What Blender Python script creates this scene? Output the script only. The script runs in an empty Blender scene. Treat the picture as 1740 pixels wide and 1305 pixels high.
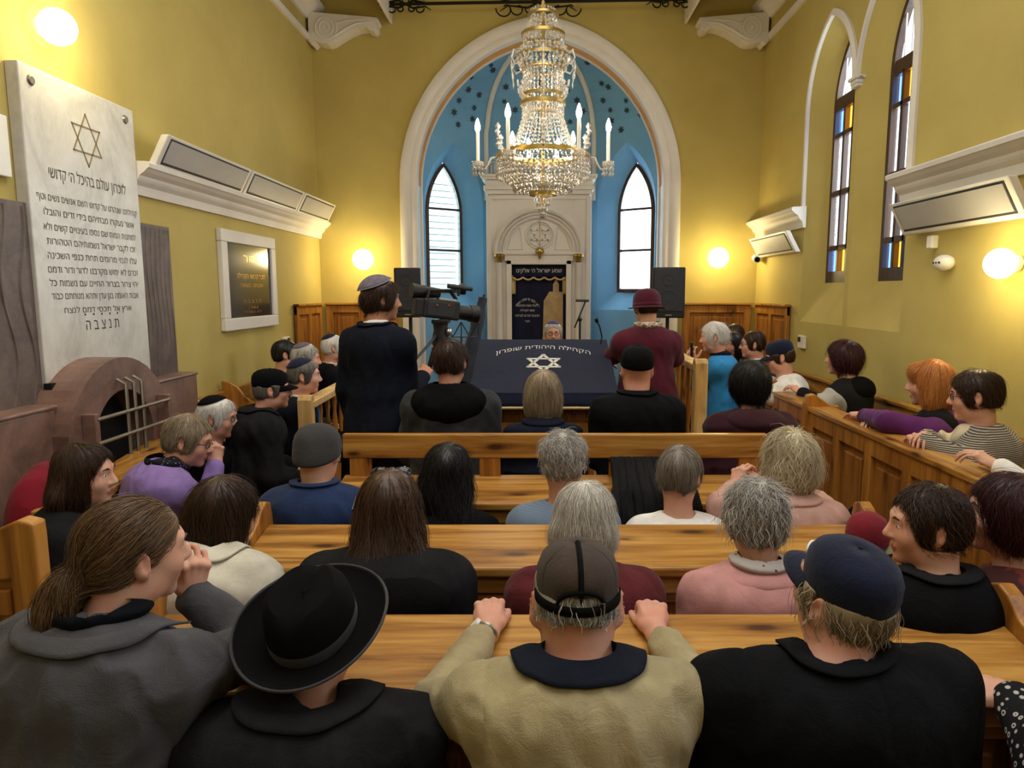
import bpy, bmesh, math, random
import numpy as np
from mathutils import Matrix, Vector, Euler
S = bpy.context.scene
COL = S.collection
PI = math.pi
rad = math.radians

# ------------------------------------------------------------------ camera, world, light
cam_d = bpy.data.cameras.new('camera')
cam_d.sensor_width = 36.0
cam_d.lens = 36.0 * 1200.0 / 1740.0
cam_d.shift_x = -45.0 / 1740.0
cam_d.clip_start = 0.05
cam = bpy.data.objects.new('camera', cam_d)
COL.objects.link(cam)
cam.location = (0, 0, 1.75)
cam.rotation_euler = (rad(90 - 7.45), 0, 0)
S.camera = cam

W = bpy.data.worlds.new('overcast_sky')
S.world = W
W.use_nodes = True
wn = W.node_tree
wb = wn.nodes['Background']
wb.inputs[0].default_value = (0.86, 0.93, 1.0, 1)
wb.inputs[1].default_value = 3.2

S.view_settings.view_transform = 'Standard'
S.view_settings.look = 'None'
S.view_settings.exposure = 0.0
S.view_settings.gamma = 1.0
S.view_settings.use_curve_mapping = False
try:
    S.cycles.use_denoising = True
    S.cycles.max_bounces = 7
    S.cycles.diffuse_bounces = 4
    S.cycles.glossy_bounces = 3
    S.cycles.transmission_bounces = 5
    S.cycles.transparent_max_bounces = 8
    S.cycles.caustics_reflective = False
    S.cycles.caustics_refractive = False
    S.cycles.sample_clamp_indirect = 4.0
except Exception:
    pass

def area_light(name, loc, rot, sx, sy, power, color=(1, 1, 1)):
    d = bpy.data.lights.new(name, 'AREA')
    d.shape = 'RECTANGLE'; d.size = sx; d.size_y = sy; d.energy = power; d.color = color
    o = bpy.data.objects.new(name, d); COL.objects.link(o)
    o.location = loc; o.rotation_euler = rot
    return o

def point_light(name, loc, power, color, r=0.05):
    d = bpy.data.lights.new(name, 'POINT')
    d.energy = power; d.color = color; d.shadow_soft_size = r
    o = bpy.data.objects.new(name, d); COL.objects.link(o); o.location = loc
    return o

# daylight through the tall windows in the right wall (two in view, two unseen and added for light)
area_light('daylight_window', (3.35, 5.8, 2.9), (0, rad(90), 0), 2.4, 1.9, 170, (0.93, 0.97, 1.0))
area_light('side_fill', (3.35, 1.3, 2.9), (0, rad(90), 0), 2.4, 2.0, 170, (0.93, 0.97, 1.0))
# added soft fill lights overhead and behind the camera, not fixtures of the hall
area_light('overhead_fill', (0, 2.2, 5.15), (0, 0, 0), 3.2, 4.2, 138, (1.0, 0.985, 0.955))
area_light('rear_fill', (0, -1.6, 4.4), (rad(38), 0, 0), 3.2, 1.6, 24, (1.0, 0.98, 0.95))
# apse windows
area_light('daylight_apse', (1.35, 9.55, 2.55), (rad(-90), 0, rad(-38)), 0.6, 1.6, 60, (0.90, 0.96, 1.0))
area_light('daylight_apse', (-1.35, 9.55, 2.55), (rad(-90), 0, rad(38)), 0.6, 1.6, 60, (0.90, 0.96, 1.0))

# ------------------------------------------------------------------ materials
def lin(h):
    if not isinstance(h, str): return tuple(h)
    h = h.lstrip('#')
    v = [int(h[i:i + 2], 16) / 255 for i in (0, 2, 4)]
    return tuple(c / 12.92 if c <= 0.04045 else ((c + 0.055) / 1.055) ** 2.4 for c in v)

class NT:
    def __init__(s, name):
        s.m = bpy.data.materials.new(name); s.m.use_nodes = True
        s.t = s.m.node_tree; s.b = s.t.nodes['Principled BSDF']
    def n(s, typ, **kw):
        x = s.t.nodes.new(typ)
        for k, v in kw.items():
            if k in x.inputs: x.inputs[k].default_value = v
            else: setattr(x, k, v)
        return x
    def l(s, a, b): s.t.links.new(a, b)
    def coord(s, scale=(1, 1, 1), rot=(0, 0, 0), kind='Object'):
        tc = s.n('ShaderNodeTexCoord'); mp = s.n('ShaderNodeMapping')
        mp.inputs['Scale'].default_value = scale; mp.inputs['Rotation'].default_value = rot
        s.l(tc.outputs[kind], mp.inputs[0]); return mp.outputs[0]
    def noise(s, co, scale, detail=4, rough=0.55, dist=0.0):
        x = s.n('ShaderNodeTexNoise'); x.inputs['Scale'].default_value = scale
        x.inputs['Detail'].default_value = detail; x.inputs['Roughness'].default_value = rough
        x.inputs['Distortion'].default_value = dist
        s.l(co, x.inputs['Vector']); return x.outputs['Fac']
    def ramp(s, fac, stops):
        r = s.n('ShaderNodeValToRGB'); e = r.color_ramp.elements
        while len(e) < len(stops): e.new(0.5)
        for i, (p, c) in enumerate(stops):
            e[i].position = p; e[i].color = (*lin(c), 1)
        s.l(fac, r.inputs[0]); return r.outputs[0]
    def mix(s, fac, a, b, blend='MIX'):
        x = s.n('ShaderNodeMix', data_type='RGBA', blend_type=blend)
        for sock, v in ((x.inputs[0], fac), (x.inputs[6], a), (x.inputs[7], b)):
            if hasattr(v, 'is_linked'): s.l(v, sock)
            elif isinstance(v, (int, float)): sock.default_value = v
            else: sock.default_value = (*lin(v), 1)
        return x.outputs[2]
    def math(s, op, a, b=0.5):
        x = s.n('ShaderNodeMath', operation=op)
        for sock, v in ((x.inputs[0], a), (x.inputs[1], b)):
            if hasattr(v, 'is_linked'): s.l(v, sock)
            else: sock.default_value = v
        return x.outputs[0]
    def bump(s, h, strength=0.2, dist=0.01):
        x = s.n('ShaderNodeBump'); x.inputs['Strength'].default_value = strength
        x.inputs['Distance'].default_value = dist
        s.l(h, x.inputs['Height']); s.l(x.outputs[0], s.b.inputs['Normal'])
    def set(s, **kw):
        for k, v in kw.items():
            k = k.replace('_', ' ')
            if hasattr(v, 'is_linked'): s.l(v, s.b.inputs[k])
            elif isinstance(v, (str, tuple)): s.b.inputs[k].default_value = (*lin(v), 1)
            else: s.b.inputs[k].default_value = v
        return s

def plain(name, col, rough=0.5, metal=0.0, var=0.12, scale=6.0, bump=0.0, bscale=60.0, spec=0.5, coat=0.0):
    x = NT(name); co = x.coord()
    n = x.noise(co, scale, 5)
    c = lin(col)
    a = tuple(v * (1 - var) for v in c); b = tuple(min(1, v * (1 + var)) for v in c)
    x.set(Base_Color=x.ramp(n, [(0.3, a), (0.7, b)]), Roughness=rough, Metallic=metal)
    x.b.inputs['Specular IOR Level'].default_value = spec
    if coat: x.b.inputs['Coat Weight'].default_value = coat
    if bump: x.bump(x.noise(co, bscale, 3), bump, 0.004)
    return x.m

def wood(name, axis, dark='#6f451c', mid='#a4712f', light='#c4944a', rough=0.36, knots=1.0):
    x = NT(name)
    st = [9.0, 9.0, 9.0]; st[axis] = 0.8
    co = x.coord(tuple(st))
    g = x.noise(co, 1.3, 6, 0.6, 1.2)
    fine = [60.0, 60.0, 60.0]; fine[axis] = 2.5
    f = x.noise(x.coord(tuple(fine)), 1.0, 3)
    fac = x.math('ADD', x.math('MULTIPLY', g, 0.75), x.math('MULTIPLY', f, 0.25))
    col = x.ramp(fac, [(0.34, dark), (0.47, mid), (0.62, light)])
    ks = [5.2, 5.2, 5.2]; ks[axis] = 2.3
    v = x.n('ShaderNodeTexVoronoi'); v.inputs['Scale'].default_value = 1.0; v.voronoi_dimensions = '2D'
    sp = x.n('ShaderNodeSeparateXYZ'); x.l(x.coord((1, 1, 1)), sp.inputs[0])
    oth = [i for i in range(3) if i != axis]
    cmb = x.n('ShaderNodeCombineXYZ')
    x.l(x.math('MULTIPLY', sp.outputs[axis], 1.9), cmb.inputs[0])
    x.l(x.math('MULTIPLY', x.math('ADD', sp.outputs[oth[0]], sp.outputs[oth[1]]), 5.2), cmb.inputs[1])
    x.l(cmb.outputs[0], v.inputs['Vector'])
    vd = x.math('ADD', v.outputs['Distance'], x.math('MULTIPLY', x.math('SUBTRACT', g, 0.5), 0.22))
    k = x.ramp(vd, [(0.03, (1, 1, 1)), (0.085, (0.40, 0.40, 0.40)), (0.17, (0, 0, 0))])
    kf = x.math('MULTIPLY', k, knots)
    col = x.mix(kf, col, '#4a2810')
    x.set(Base_Color=col, Roughness=rough)
    x.b.inputs['Specular IOR Level'].default_value = 0.45
    x.bump(fac, 0.12, 0.003)
    return x.m

def cloth(name, col, rough=0.88, var=0.18, weave=420.0, bump=0.42, col2=None, scale=9.0):
    x = NT(name); co = x.coord()
    n = x.noise(co, scale, 6)
    c = lin(col); d = lin(col2) if col2 else tuple(v * (1 + var) for v in c)
    a = tuple(v * (1 - var) for v in c)
    x.set(Base_Color=x.ramp(n, [(0.32, a), (0.68, d)]), Roughness=rough)
    dk = max(c) < 0.03
    x.b.inputs['Specular IOR Level'].default_value = 0.10 if dk else 0.22
    x.b.inputs['Sheen Weight'].default_value = 0.0 if dk else 0.08
    x.b.inputs['Sheen Roughness'].default_value = 0.5
    h = x.math('ADD', x.math('MULTIPLY', x.noise(co, 15, 6, 0.62, 0.9), 1.0), x.math('MULTIPLY', x.noise(co, weave, 2), 0.22))
    x.bump(h, bump, 0.02)
    return x.m

def knit(name, col, freq=95.0, bump=0.5, col2=None, stripe_axis=2, rough=0.9):
    x = NT(name); co = x.coord()
    w = x.n('ShaderNodeTexWave', wave_type='BANDS', bands_direction='XYZ'[stripe_axis])
    w.inputs['Scale'].default_value = freq / 6.28 * 2; w.inputs['Distortion'].default_value = 0.8
    w.inputs['Detail'].default_value = 1.5
    x.l(co, w.inputs['Vector'])
    w2 = x.n('ShaderNodeTexWave', wave_type='BANDS', bands_direction='X')
    w2.inputs['Scale'].default_value = freq / 6.28 * 2; w2.inputs['Distortion'].default_value = 0.8
    x.l(co, w2.inputs['Vector'])
    c = lin(col); d = lin(col2) if col2 else tuple(v * 0.78 for v in c)
    fac = x.math('MULTIPLY', w.outputs['Fac'], w2.outputs['Fac']) if not col2 else w.outputs['Fac']
    cc = x.ramp(fac, [(0.1 if not col2 else 0.4, d), (0.6, c)])
    x.set(Base_Color=x.mix(x.noise(co, 7, 4), cc, x.mix(0.25, cc, '#000000')), Roughness=rough)
    x.b.inputs['Specular IOR Level'].default_value = 0.2
    x.b.inputs['Sheen Weight'].default_value = 0.2
    x.bump(x.math('ADD', fac, x.noise(co, 20, 4)), bump * 0.35, 0.006)
    return x.m

def spots(name, base, spot, scale=30.0, lo=0.25, hi=0.33, ring=False, rough=0.8, third=None):
    x = NT(name); co = x.coord()
    v = x.n('ShaderNodeTexVoronoi'); v.inputs['Scale'].default_value = scale
    v.inputs['Randomness'].default_value = 0.35 if ring else 0.95
    x.l(co, v.inputs['Vector'])
    dd = v.outputs['Distance']
    if ring: st = [(lo * 0.5, (0, 0, 0)), (lo * 0.6, (1, 1, 1)), (lo, (1, 1, 1)), (hi, (0, 0, 0))]
    else: st = [(lo, (1, 1, 1)), (hi, (0, 0, 0))]
    f = x.ramp(dd, st)
    col = x.mix(f, base, spot)
    if third:
        col = x.mix(x.ramp(x.noise(co, scale * 0.5, 3), [(0.5, (0, 0, 0)), (0.56, (1, 1, 1))]), col, third)
    x.set(Base_Color=col, Roughness=rough)
    x.b.inputs['Specular IOR Level'].default_value = 0.25
    return x.m

def hairmat(name, c1, c2, rough=0.42):
    x = NT(name)
    a = x.n('ShaderNodeAttribute', attribute_name='rnd')
    n = x.noise(x.coord((60, 60, 9)), 1.0, 3)
    f = x.math('ADD', x.math('MULTIPLY', a.outputs['Fac'], 0.7), x.math('MULTIPLY', n, 0.3))
    x.set(Base_Color=x.ramp(f, [(0.15, c1), (0.8, c2)]), Roughness=rough)
    x.b.inputs['Specular IOR Level'].default_value = 0.4
    return x.m

def skinmat(name, col):
    x = NT(name); co = x.coord()
    c = lin(col)
    r = (min(1, c[0] * 1.02), c[1] * 0.78, c[2] * 0.74)
    f = x.ramp(x.noise(co, 17, 5, 0.6), [(0.38, c), (0.72, r)])
    x.set(Base_Color=f, Roughness=0.5)
    x.b.inputs['Subsurface Weight'].default_value = 0.08
    x.b.inputs['Subsurface Radius'].default_value = (0.012, 0.005, 0.003)
    x.b.inputs['Specular IOR Level'].default_value = 0.35
    x.bump(x.noise(co, 140, 3), 0.12, 0.002)
    return x.m

def emit(name, col, strength, shell=True):
    x = NT(name)
    x.set(Base_Color=col, Emission_Color=col, Emission_Strength=strength, Roughness=0.3)
    return x.m

def pane(name, col, gloss=0.06):
    x = NT(name)
    t = x.n('ShaderNodeBsdfTransparent'); t.inputs[0].default_value = (*lin(col), 1)
    g = x.n('ShaderNodeBsdfGlossy'); g.inputs['Roughness'].default_value = 0.08
    mx = x.n('ShaderNodeMixShader'); mx.inputs[0].default_value = gloss
    x.l(t.outputs[0], mx.inputs[1]); x.l(g.outputs[0], mx.inputs[2])
    x.l(mx.outputs[0], x.t.nodes['Material Output'].inputs[0])
    return x.m

def plaster(name, c1, c2, rough=0.8):
    x = NT(name); co = x.coord()
    n = x.noise(co, 1.7, 8, 0.6, 0.3)
    x.set(Base_Color=x.ramp(n, [(0.35, c1), (0.65, c2)]), Roughness=rough)
    x.b.inputs['Specular IOR Level'].default_value = 0.25
    x.bump(x.math('ADD', x.noise(co, 9, 6), x.math('MULTIPLY', x.noise(co, 90, 3), 0.2)), 0.10, 0.02)
    return x.m

def marble(name, c1, c2, c3, scale=2.2, rough=0.3, dist=1.6, stretch=(1, 1, 0.6)):
    x = NT(name); co = x.coord(stretch)
    n = x.noise(co, scale, 9, 0.62, dist)
    n2 = x.noise(co, scale * 14, 5, 0.7)
    f = x.math('ADD', x.math('MULTIPLY', n, 0.78), x.math('MULTIPLY', n2, 0.22))
    x.set(Base_Color=x.ramp(f, [(0.33, c1), (0.5, c2), (0.66, c3)]), Roughness=rough)
    x.bump(n2, 0.05, 0.003)
    return x.m

M_ = {}
M_['wall'] = plaster('ochre_plaster', '#b8a55f', '#c2b068')
M_['ceil'] = plaster('ochre_ceiling', '#c0ae6c', '#cab876')
M_['white'] = plaster('white_plaster', '#d9d3cb', '#e6e1da', 0.55)
M_['blue'] = plaster('blue_plaster', '#6ea3cc', '#7aafd6')
M_['orange'] = plain('orange_paint', '#d79a52', 0.7)
M_['star_dark'] = plain('dark_star_paint', '#2b3a4c', 0.6)
M_['floor'] = marble('stone_floor', '#6d5f52', '#84766a', '#958878', 1.2)
M_['wood_x'] = wood('pine_boards_x', 0)
M_['wood_y'] = wood('pine_boards_y', 1)
M_['wood_z'] = wood('pine_boards_z', 2, '#6f4219', '#9c6526', '#b98038')
M_['wood_panel'] = wood('pine_panels', 2, '#613713', '#8a5620', '#a36c2b', 0.42, 0.8)
M_['wood_pale'] = wood('pale_pine', 2, '#a3793f', '#c8a062', '#dcb97c', 0.5, 0.4)
M_['darkwood'] = wood('dark_stained_frames', 2, '#20110a', '#38200f', '#4a2c17', 0.4, 0.2)
M_['black'] = plain('black_plastic', '#151517', 0.42, bump=0.15, bscale=300)
M_['speaker'] = plain('charcoal_grille', '#22242a', 0.6, bump=0.5, bscale=700)
M_['iron'] = plain('black_iron', '#15130f', 0.5, 0.6)
M_['grille'] = plain('bronze_bars', '#8d8577', 0.38, 0.75)
M_['heatpanel'] = plain('grey_heater_panel', '#a9a6a4', 0.5, 0.0, 0.05)
M_['heatbody'] = plain('white_heater_body', '#dcd8d0', 0.4, 0.0, 0.04)
M_['gap'] = plain('dark_gap', '#2c2926', 0.7)
M_['marble'] = marble('white_marble', '#b3b0a8', '#cfccc4', '#dedbd4', 2.6, 0.35)
M_['red'] = marble('red_limestone', '#5c463d', '#7d6055', '#967566', 3.5, 0.42, 0.8, (1, 1, 1))
M_['red_dark'] = marble('grey_red_limestone', '#453b37', '#625550', '#776860', 3.5, 0.5, 0.8, (1, 1, 1))
M_['plaqueblack'] = plain('black_granite', '#1c2328', 0.16, 0.0, 0.3, 60)
M_['gold'] = plain('gold_letters', '#b98f3c', 0.35, 0.8)
M_['engrave'] = plain('dark_engraving', '#4f463c', 0.7)
M_['engrave_star'] = plain('bronze_engraving', '#86754e', 0.5)
M_['navy'] = cloth('navy_velvet', '#141a33', 0.8, 0.15, 300, 0.12)
M_['silver'] = cloth('silver_thread', '#d8d6cc', 0.5, 0.08, 300, 0.1)
M_['goldcloth'] = cloth('gold_thread', '#c8b27a', 0.5, 0.1, 300, 0.1)
M_['tan'] = cloth('tan_applique', '#b59b73', 0.8)
M_['glass'] = NT('crystal').set(Base_Color='#fff8ea', Roughness=0.06).m
_g = M_['glass'].node_tree.nodes['Principled BSDF']
_g.inputs['Transmission Weight'].default_value = 0.55; _g.inputs['IOR'].default_value = 1.5
_g.inputs['Specular IOR Level'].default_value = 1.0
M_['brass'] = plain('aged_brass', '#b49a58', 0.3, 0.9)
M_['candle'] = plain('ivory_sleeve', '#efe8d6', 0.4)
M_['bulb'] = emit('lit_bulb', '#fff3dc', 55.0)
M_['globe'] = emit('lit_globe', '#ffe6a0', 14.0)
M_['pane'] = pane('clear_pane', '#f4f8fb')
M_['pane_blue'] = pane('blue_pane', (.42, .60, .97))
M_['pane_amber'] = pane('amber_pane', (.97, .66, .22))
M_['blind'] = pane('frosted_pane', '#dff0f0', 0.12)
M_['metal'] = plain('brushed_metal', '#b9b6b0', 0.3, 0.95)
M_['whiteplastic'] = plain('white_plastic', '#e7e4dd', 0.4, 0, 0.04)
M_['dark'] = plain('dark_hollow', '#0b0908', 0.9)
M_['lens'] = plain('lens_glass', '#101522', 0.05, 0.0, 0.1)
M_['redled'] = plain('red_button', '#8f1c1c', 0.4)

# ------------------------------------------------------------------ object helpers
def tag(o, label=None, cat=None, group=None, kind=None):
    if label: o['label'] = label
    if cat: o['category'] = cat
    if group: o['group'] = group
    if kind: o['kind'] = kind
    return o

def thing(name, label, cat, loc=(0, 0, 0), rz=0.0, group=None):
    o = bpy.data.objects.new(name, None); COL.objects.link(o)
    o.empty_display_size = 0.1
    o.location = loc; o.rotation_euler = (0, 0, rz)
    o['mx'] = 1
    return tag(o, label, cat, group)

def inv_of(p):
    m = Matrix.Identity(4)
    while p is not None:
        m = (Matrix.Translation(p.location) @ p.rotation_euler.to_matrix().to_4x4()) @ m
        p = p.parent
    return m.inverted()

def np_mesh(name, V, Fc, mats, parent=None, local=False, smooth=True, fmat=None, rnd=None, kind=None):
    V = np.asarray(V, dtype=np.float64).reshape(-1, 3)
    if parent is not None and not local:
        mi = np.array(inv_of(parent)); V = V @ mi[:3, :3].T + mi[:3, 3]
    me = bpy.data.meshes.new(name)
    if isinstance(Fc, np.ndarray):
        nf, k = Fc.shape
        me.vertices.add(len(V)); me.vertices.foreach_set('co', V.astype(np.float32).ravel())
        me.loops.add(nf * k); me.loops.foreach_set('vertex_index', Fc.astype(np.int32).ravel())
        me.polygons.add(nf); me.polygons.foreach_set('loop_start', np.arange(0, nf * k, k, dtype=np.int32))
        me.update(calc_edges=True)
    else:
        me.from_pydata([tuple(v) for v in V], [], Fc); me.update()
    for m in (mats if isinstance(mats, (list, tuple)) else [mats]): me.materials.append(m)
    if fmat is not None: me.polygons.foreach_set('material_index', np.asarray(fmat, dtype=np.int32))
    if smooth: me.polygons.foreach_set('use_smooth', np.ones(len(me.polygons), dtype=bool))
    if rnd is not None:
        at = me.attributes.new('rnd', 'FLOAT', 'POINT'); at.data.foreach_set('value', np.asarray(rnd, dtype=np.float32))
    o = bpy.data.objects.new(name, me); COL.objects.link(o)
    if parent is not None: o.parent = parent
    if kind: o['kind'] = kind
    return o

class MB:
    """collects shapes (world coordinates) for ONE mesh object"""
    def __init__(s): s.v = []; s.f = []; s.m = []; s.cm = 0
    def mat(s, i): s.cm = i; return s
    def add(s, vs, fs):
        b = len(s.v); s.v += [tuple(v) for v in vs]
        s.f += [tuple(i + b for i in f) for f in fs]; s.m += [s.cm] * len(fs)
        return s
    def box(s, lo, hi):
        x0, y0, z0 = lo; x1, y1, z1 = hi
        return s.add([(x0, y0, z0), (x1, y0, z0), (x1, y1, z0), (x0, y1, z0), (x0, y0, z1), (x1, y0, z1), (x1, y1, z1), (x0, y1, z1)],
                     [(0, 3, 2, 1), (4, 5, 6, 7), (0, 1, 5, 4), (1, 2, 6, 5), (2, 3, 7, 6), (3, 0, 4, 7)])
    def hexa(s, p):  # 8 points: bottom 4 ccw, top 4 ccw
        return s.add(p, [(0, 3, 2, 1), (4, 5, 6, 7), (0, 1, 5, 4), (1, 2, 6, 5), (2, 3, 7, 6), (3, 0, 4, 7)])
    def obox(s, c, h, R):
        R = np.array(R); pts = []
        for z in (-1, 1):
            for x, y in ((-1, -1), (1, -1), (1, 1), (-1, 1)):
                pts.append(np.array(c) + R @ (np.array((x, y, z)) * np.array(h)))
        return s.hexa(pts)
    def tube(s, pts, r, n=8, cap=True, closed=False):
        pts = [np.array(p, float) for p in pts]; k = len(pts)
        rr = r if isinstance(r, (list, tuple, np.ndarray)) else [r] * k
        up = None; rings = []
        for i in range(k):
            t = pts[(i + 1) % k if closed else min(i + 1, k - 1)] - pts[(i - 1) % k if closed else max(i - 1, 0)]
            t = t / (np.linalg.norm(t) + 1e-9)
            if up is None: up = np.array((0, 0, 1.0)) if abs(t[2]) < 0.9 else np.array((1.0, 0, 0))
            a = np.cross(up, t); a /= np.linalg.norm(a) + 1e-9; b = np.cross(t, a); up = b
            rings.append([pts[i] + rr[i] * (math.cos(2 * PI * j / n) * a + math.sin(2 * PI * j / n) * b) for j in range(n)])
        vs = [v for q in rings for v in q]; fs = []
        for i in range(k if closed else k - 1):
            i2 = (i + 1) % k
            for j in range(n):
                fs.append((i * n + j, i * n + (j + 1) % n, i2 * n + (j + 1) % n, i2 * n + j))
        if cap and not closed:
            fs.append(tuple(range(n - 1, -1, -1))); fs.append(tuple((k - 1) * n + j for j in range(n)))
        return s.add(vs, fs)
    def cyl(s, a, b, r, n=16): return s.tube([a, b], r, n)
    def lathe(s, prof, c=(0, 0, 0), n=24, R=None, sx=1.0, sy=1.0, a0=0.0, a1=2 * PI):
        full = abs(a1 - a0 - 2 * PI) < 1e-6; m = n if full else n + 1
        vs = []
        for r, z in prof:
            for j in range(m):
                a = a0 + (a1 - a0) * j / n
                p = np.array((r * sx * math.cos(a), r * sy * math.sin(a), z))
                if R is not None: p = np.array(R) @ p
                vs.append(p + np.array(c))
        fs = []
        for i in range(len(prof) - 1):
            for j in range(n):
                j2 = (j + 1) % m
                fs.append((i * m + j, i * m + j2, (i + 1) * m + j2, (i + 1) * m + j))
        return s.add(vs, fs)
    def ball(s, c, r, n=12, m=8, R=None):
        r = r if isinstance(r, (tuple, list)) else (r, r, r)
        vs = []; fs = []
        for i in range(m + 1):
            t = PI * i / m
            for j in range(n):
                a = 2 * PI * j / n
                p = np.array((r[0] * math.sin(t) * math.cos(a), r[1] * math.sin(t) * math.sin(a), r[2] * math.cos(t)))
                if R is not None: p = np.array(R) @ p
                vs.append(p + np.array(c))
        for i in range(m):
            for j in range(n):
                fs.append((i * n + j, (i + 1) * n + j, (i + 1) * n + (j + 1) % n, i * n + (j + 1) % n))
        return s.add(vs, fs)
    def prism(s, poly, frame, d0, d1):
        """poly: 2-D outline (ccw); frame(u, v, d) -> 3-D point"""
        n = len(poly)
        vs = [frame(u, v, d0) for u, v in poly] + [frame(u, v, d1) for u, v in poly]
        fs = [tuple(range(n - 1, -1, -1)), tuple(range(n, 2 * n))]
        for i in range(n): fs.append((i, (i + 1) % n, n + (i + 1) % n, n + i))
        return s.add(vs, fs)
    def sweep(s, path, prof, frame, closed=False):
        """path: 2-D points in a plane; prof: list of (offset outward, depth); frame(u, v, d)"""
        P = [np.array(p, float) for p in path]; k = len(P); rows = []
        for i in range(k):
            t = P[(i + 1) % k if closed else min(i + 1, k - 1)] - P[(i - 1) % k if closed else max(i - 1, 0)]
            t = t / (np.linalg.norm(t) + 1e-9); nrm = np.array((t[1], -t[0]))
            rows.append([frame(*(P[i] + nrm * o), d) for o, d in prof])
        n = len(prof); vs = [v for q in rows for v in q]; fs = []
        for i in range(k if closed else k - 1):
            i2 = (i + 1) % k
            for j in range(n):
                fs.append((i * n + j, i * n + (j + 1) % n, i2 * n + (j + 1) % n, i2 * n + j))
        if not closed:
            fs.append(tuple(range(n))); fs.append(tuple((k - 1) * n + j for j in range(n - 1, -1, -1)))
        return s.add(vs, fs)
    def build(s, name, mats, parent=None, smooth=False, bevel=0.0, kind=None, local=False):
        mats = mats if isinstance(mats, (list, tuple)) else [mats]
        o = np_mesh(name, s.v, s.f, mats, parent, local, smooth, s.m, kind=kind)
        bm = bmesh.new(); bm.from_mesh(o.data); bmesh.ops.recalc_face_normals(bm, faces=bm.faces); bm.to_mesh(o.data); bm.free()
        if smooth:
            try: o.data.set_sharp_from_angle(angle=rad(42))
            except Exception: pass
        if bevel:
            b = o.modifiers.new('edge_round', 'BEVEL'); b.width = bevel; b.segments = 2; b.limit_method = 'ANGLE'; b.angle_limit = rad(35)
        return o

def struct(mb, name, mats, **kw):
    return tag(mb.build(name, mats, **kw), kind='structure')

def arch2(u0, u1, v0, vs, va, n=14, c=None):
    """pointed (two-centred) arch outline, ccw from bottom left: bottom v0, spring vs, apex va"""
    w = (u1 - u0) / 2; cu = (u0 + u1) / 2; h = va - vs
    e = (h * h - w * w) / (2 * w)      # centre offset beyond the middle
    Rr = w + e
    pts = [(u0, v0), (u1, v0)]
    a1 = math.atan2(h, e) if True else 0
    for i in range(n + 1):
        a = a1 * i / n
        pts.append((cu - e + Rr * math.cos(a), vs + Rr * math.sin(a)))
    for i in range(1, n + 1):
        a = a1 * (n - i) / n
        pts.append((cu + e - Rr * math.cos(a), vs + Rr * math.sin(a)))
    return pts

def panel_with_holes(outer, holes, frame):
    bm = bmesh.new(); edges = []
    for loop in [outer] + holes:
        vs = [bm.verts.new(frame(u, v, 0.0)) for u, v in loop]
        for i in range(len(vs)): edges.append(bm.edges.new((vs[i], vs[(i + 1) % len(vs)])))
    bmesh.ops.triangle_fill(bm, use_beauty=True, use_dissolve=False, edges=edges)
    bm.verts.index_update()
    V = [tuple(v.co) for v in bm.verts]; Fc = [tuple(v.index for v in f.verts) for f in bm.faces]
    bm.free(); return V, Fc

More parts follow.
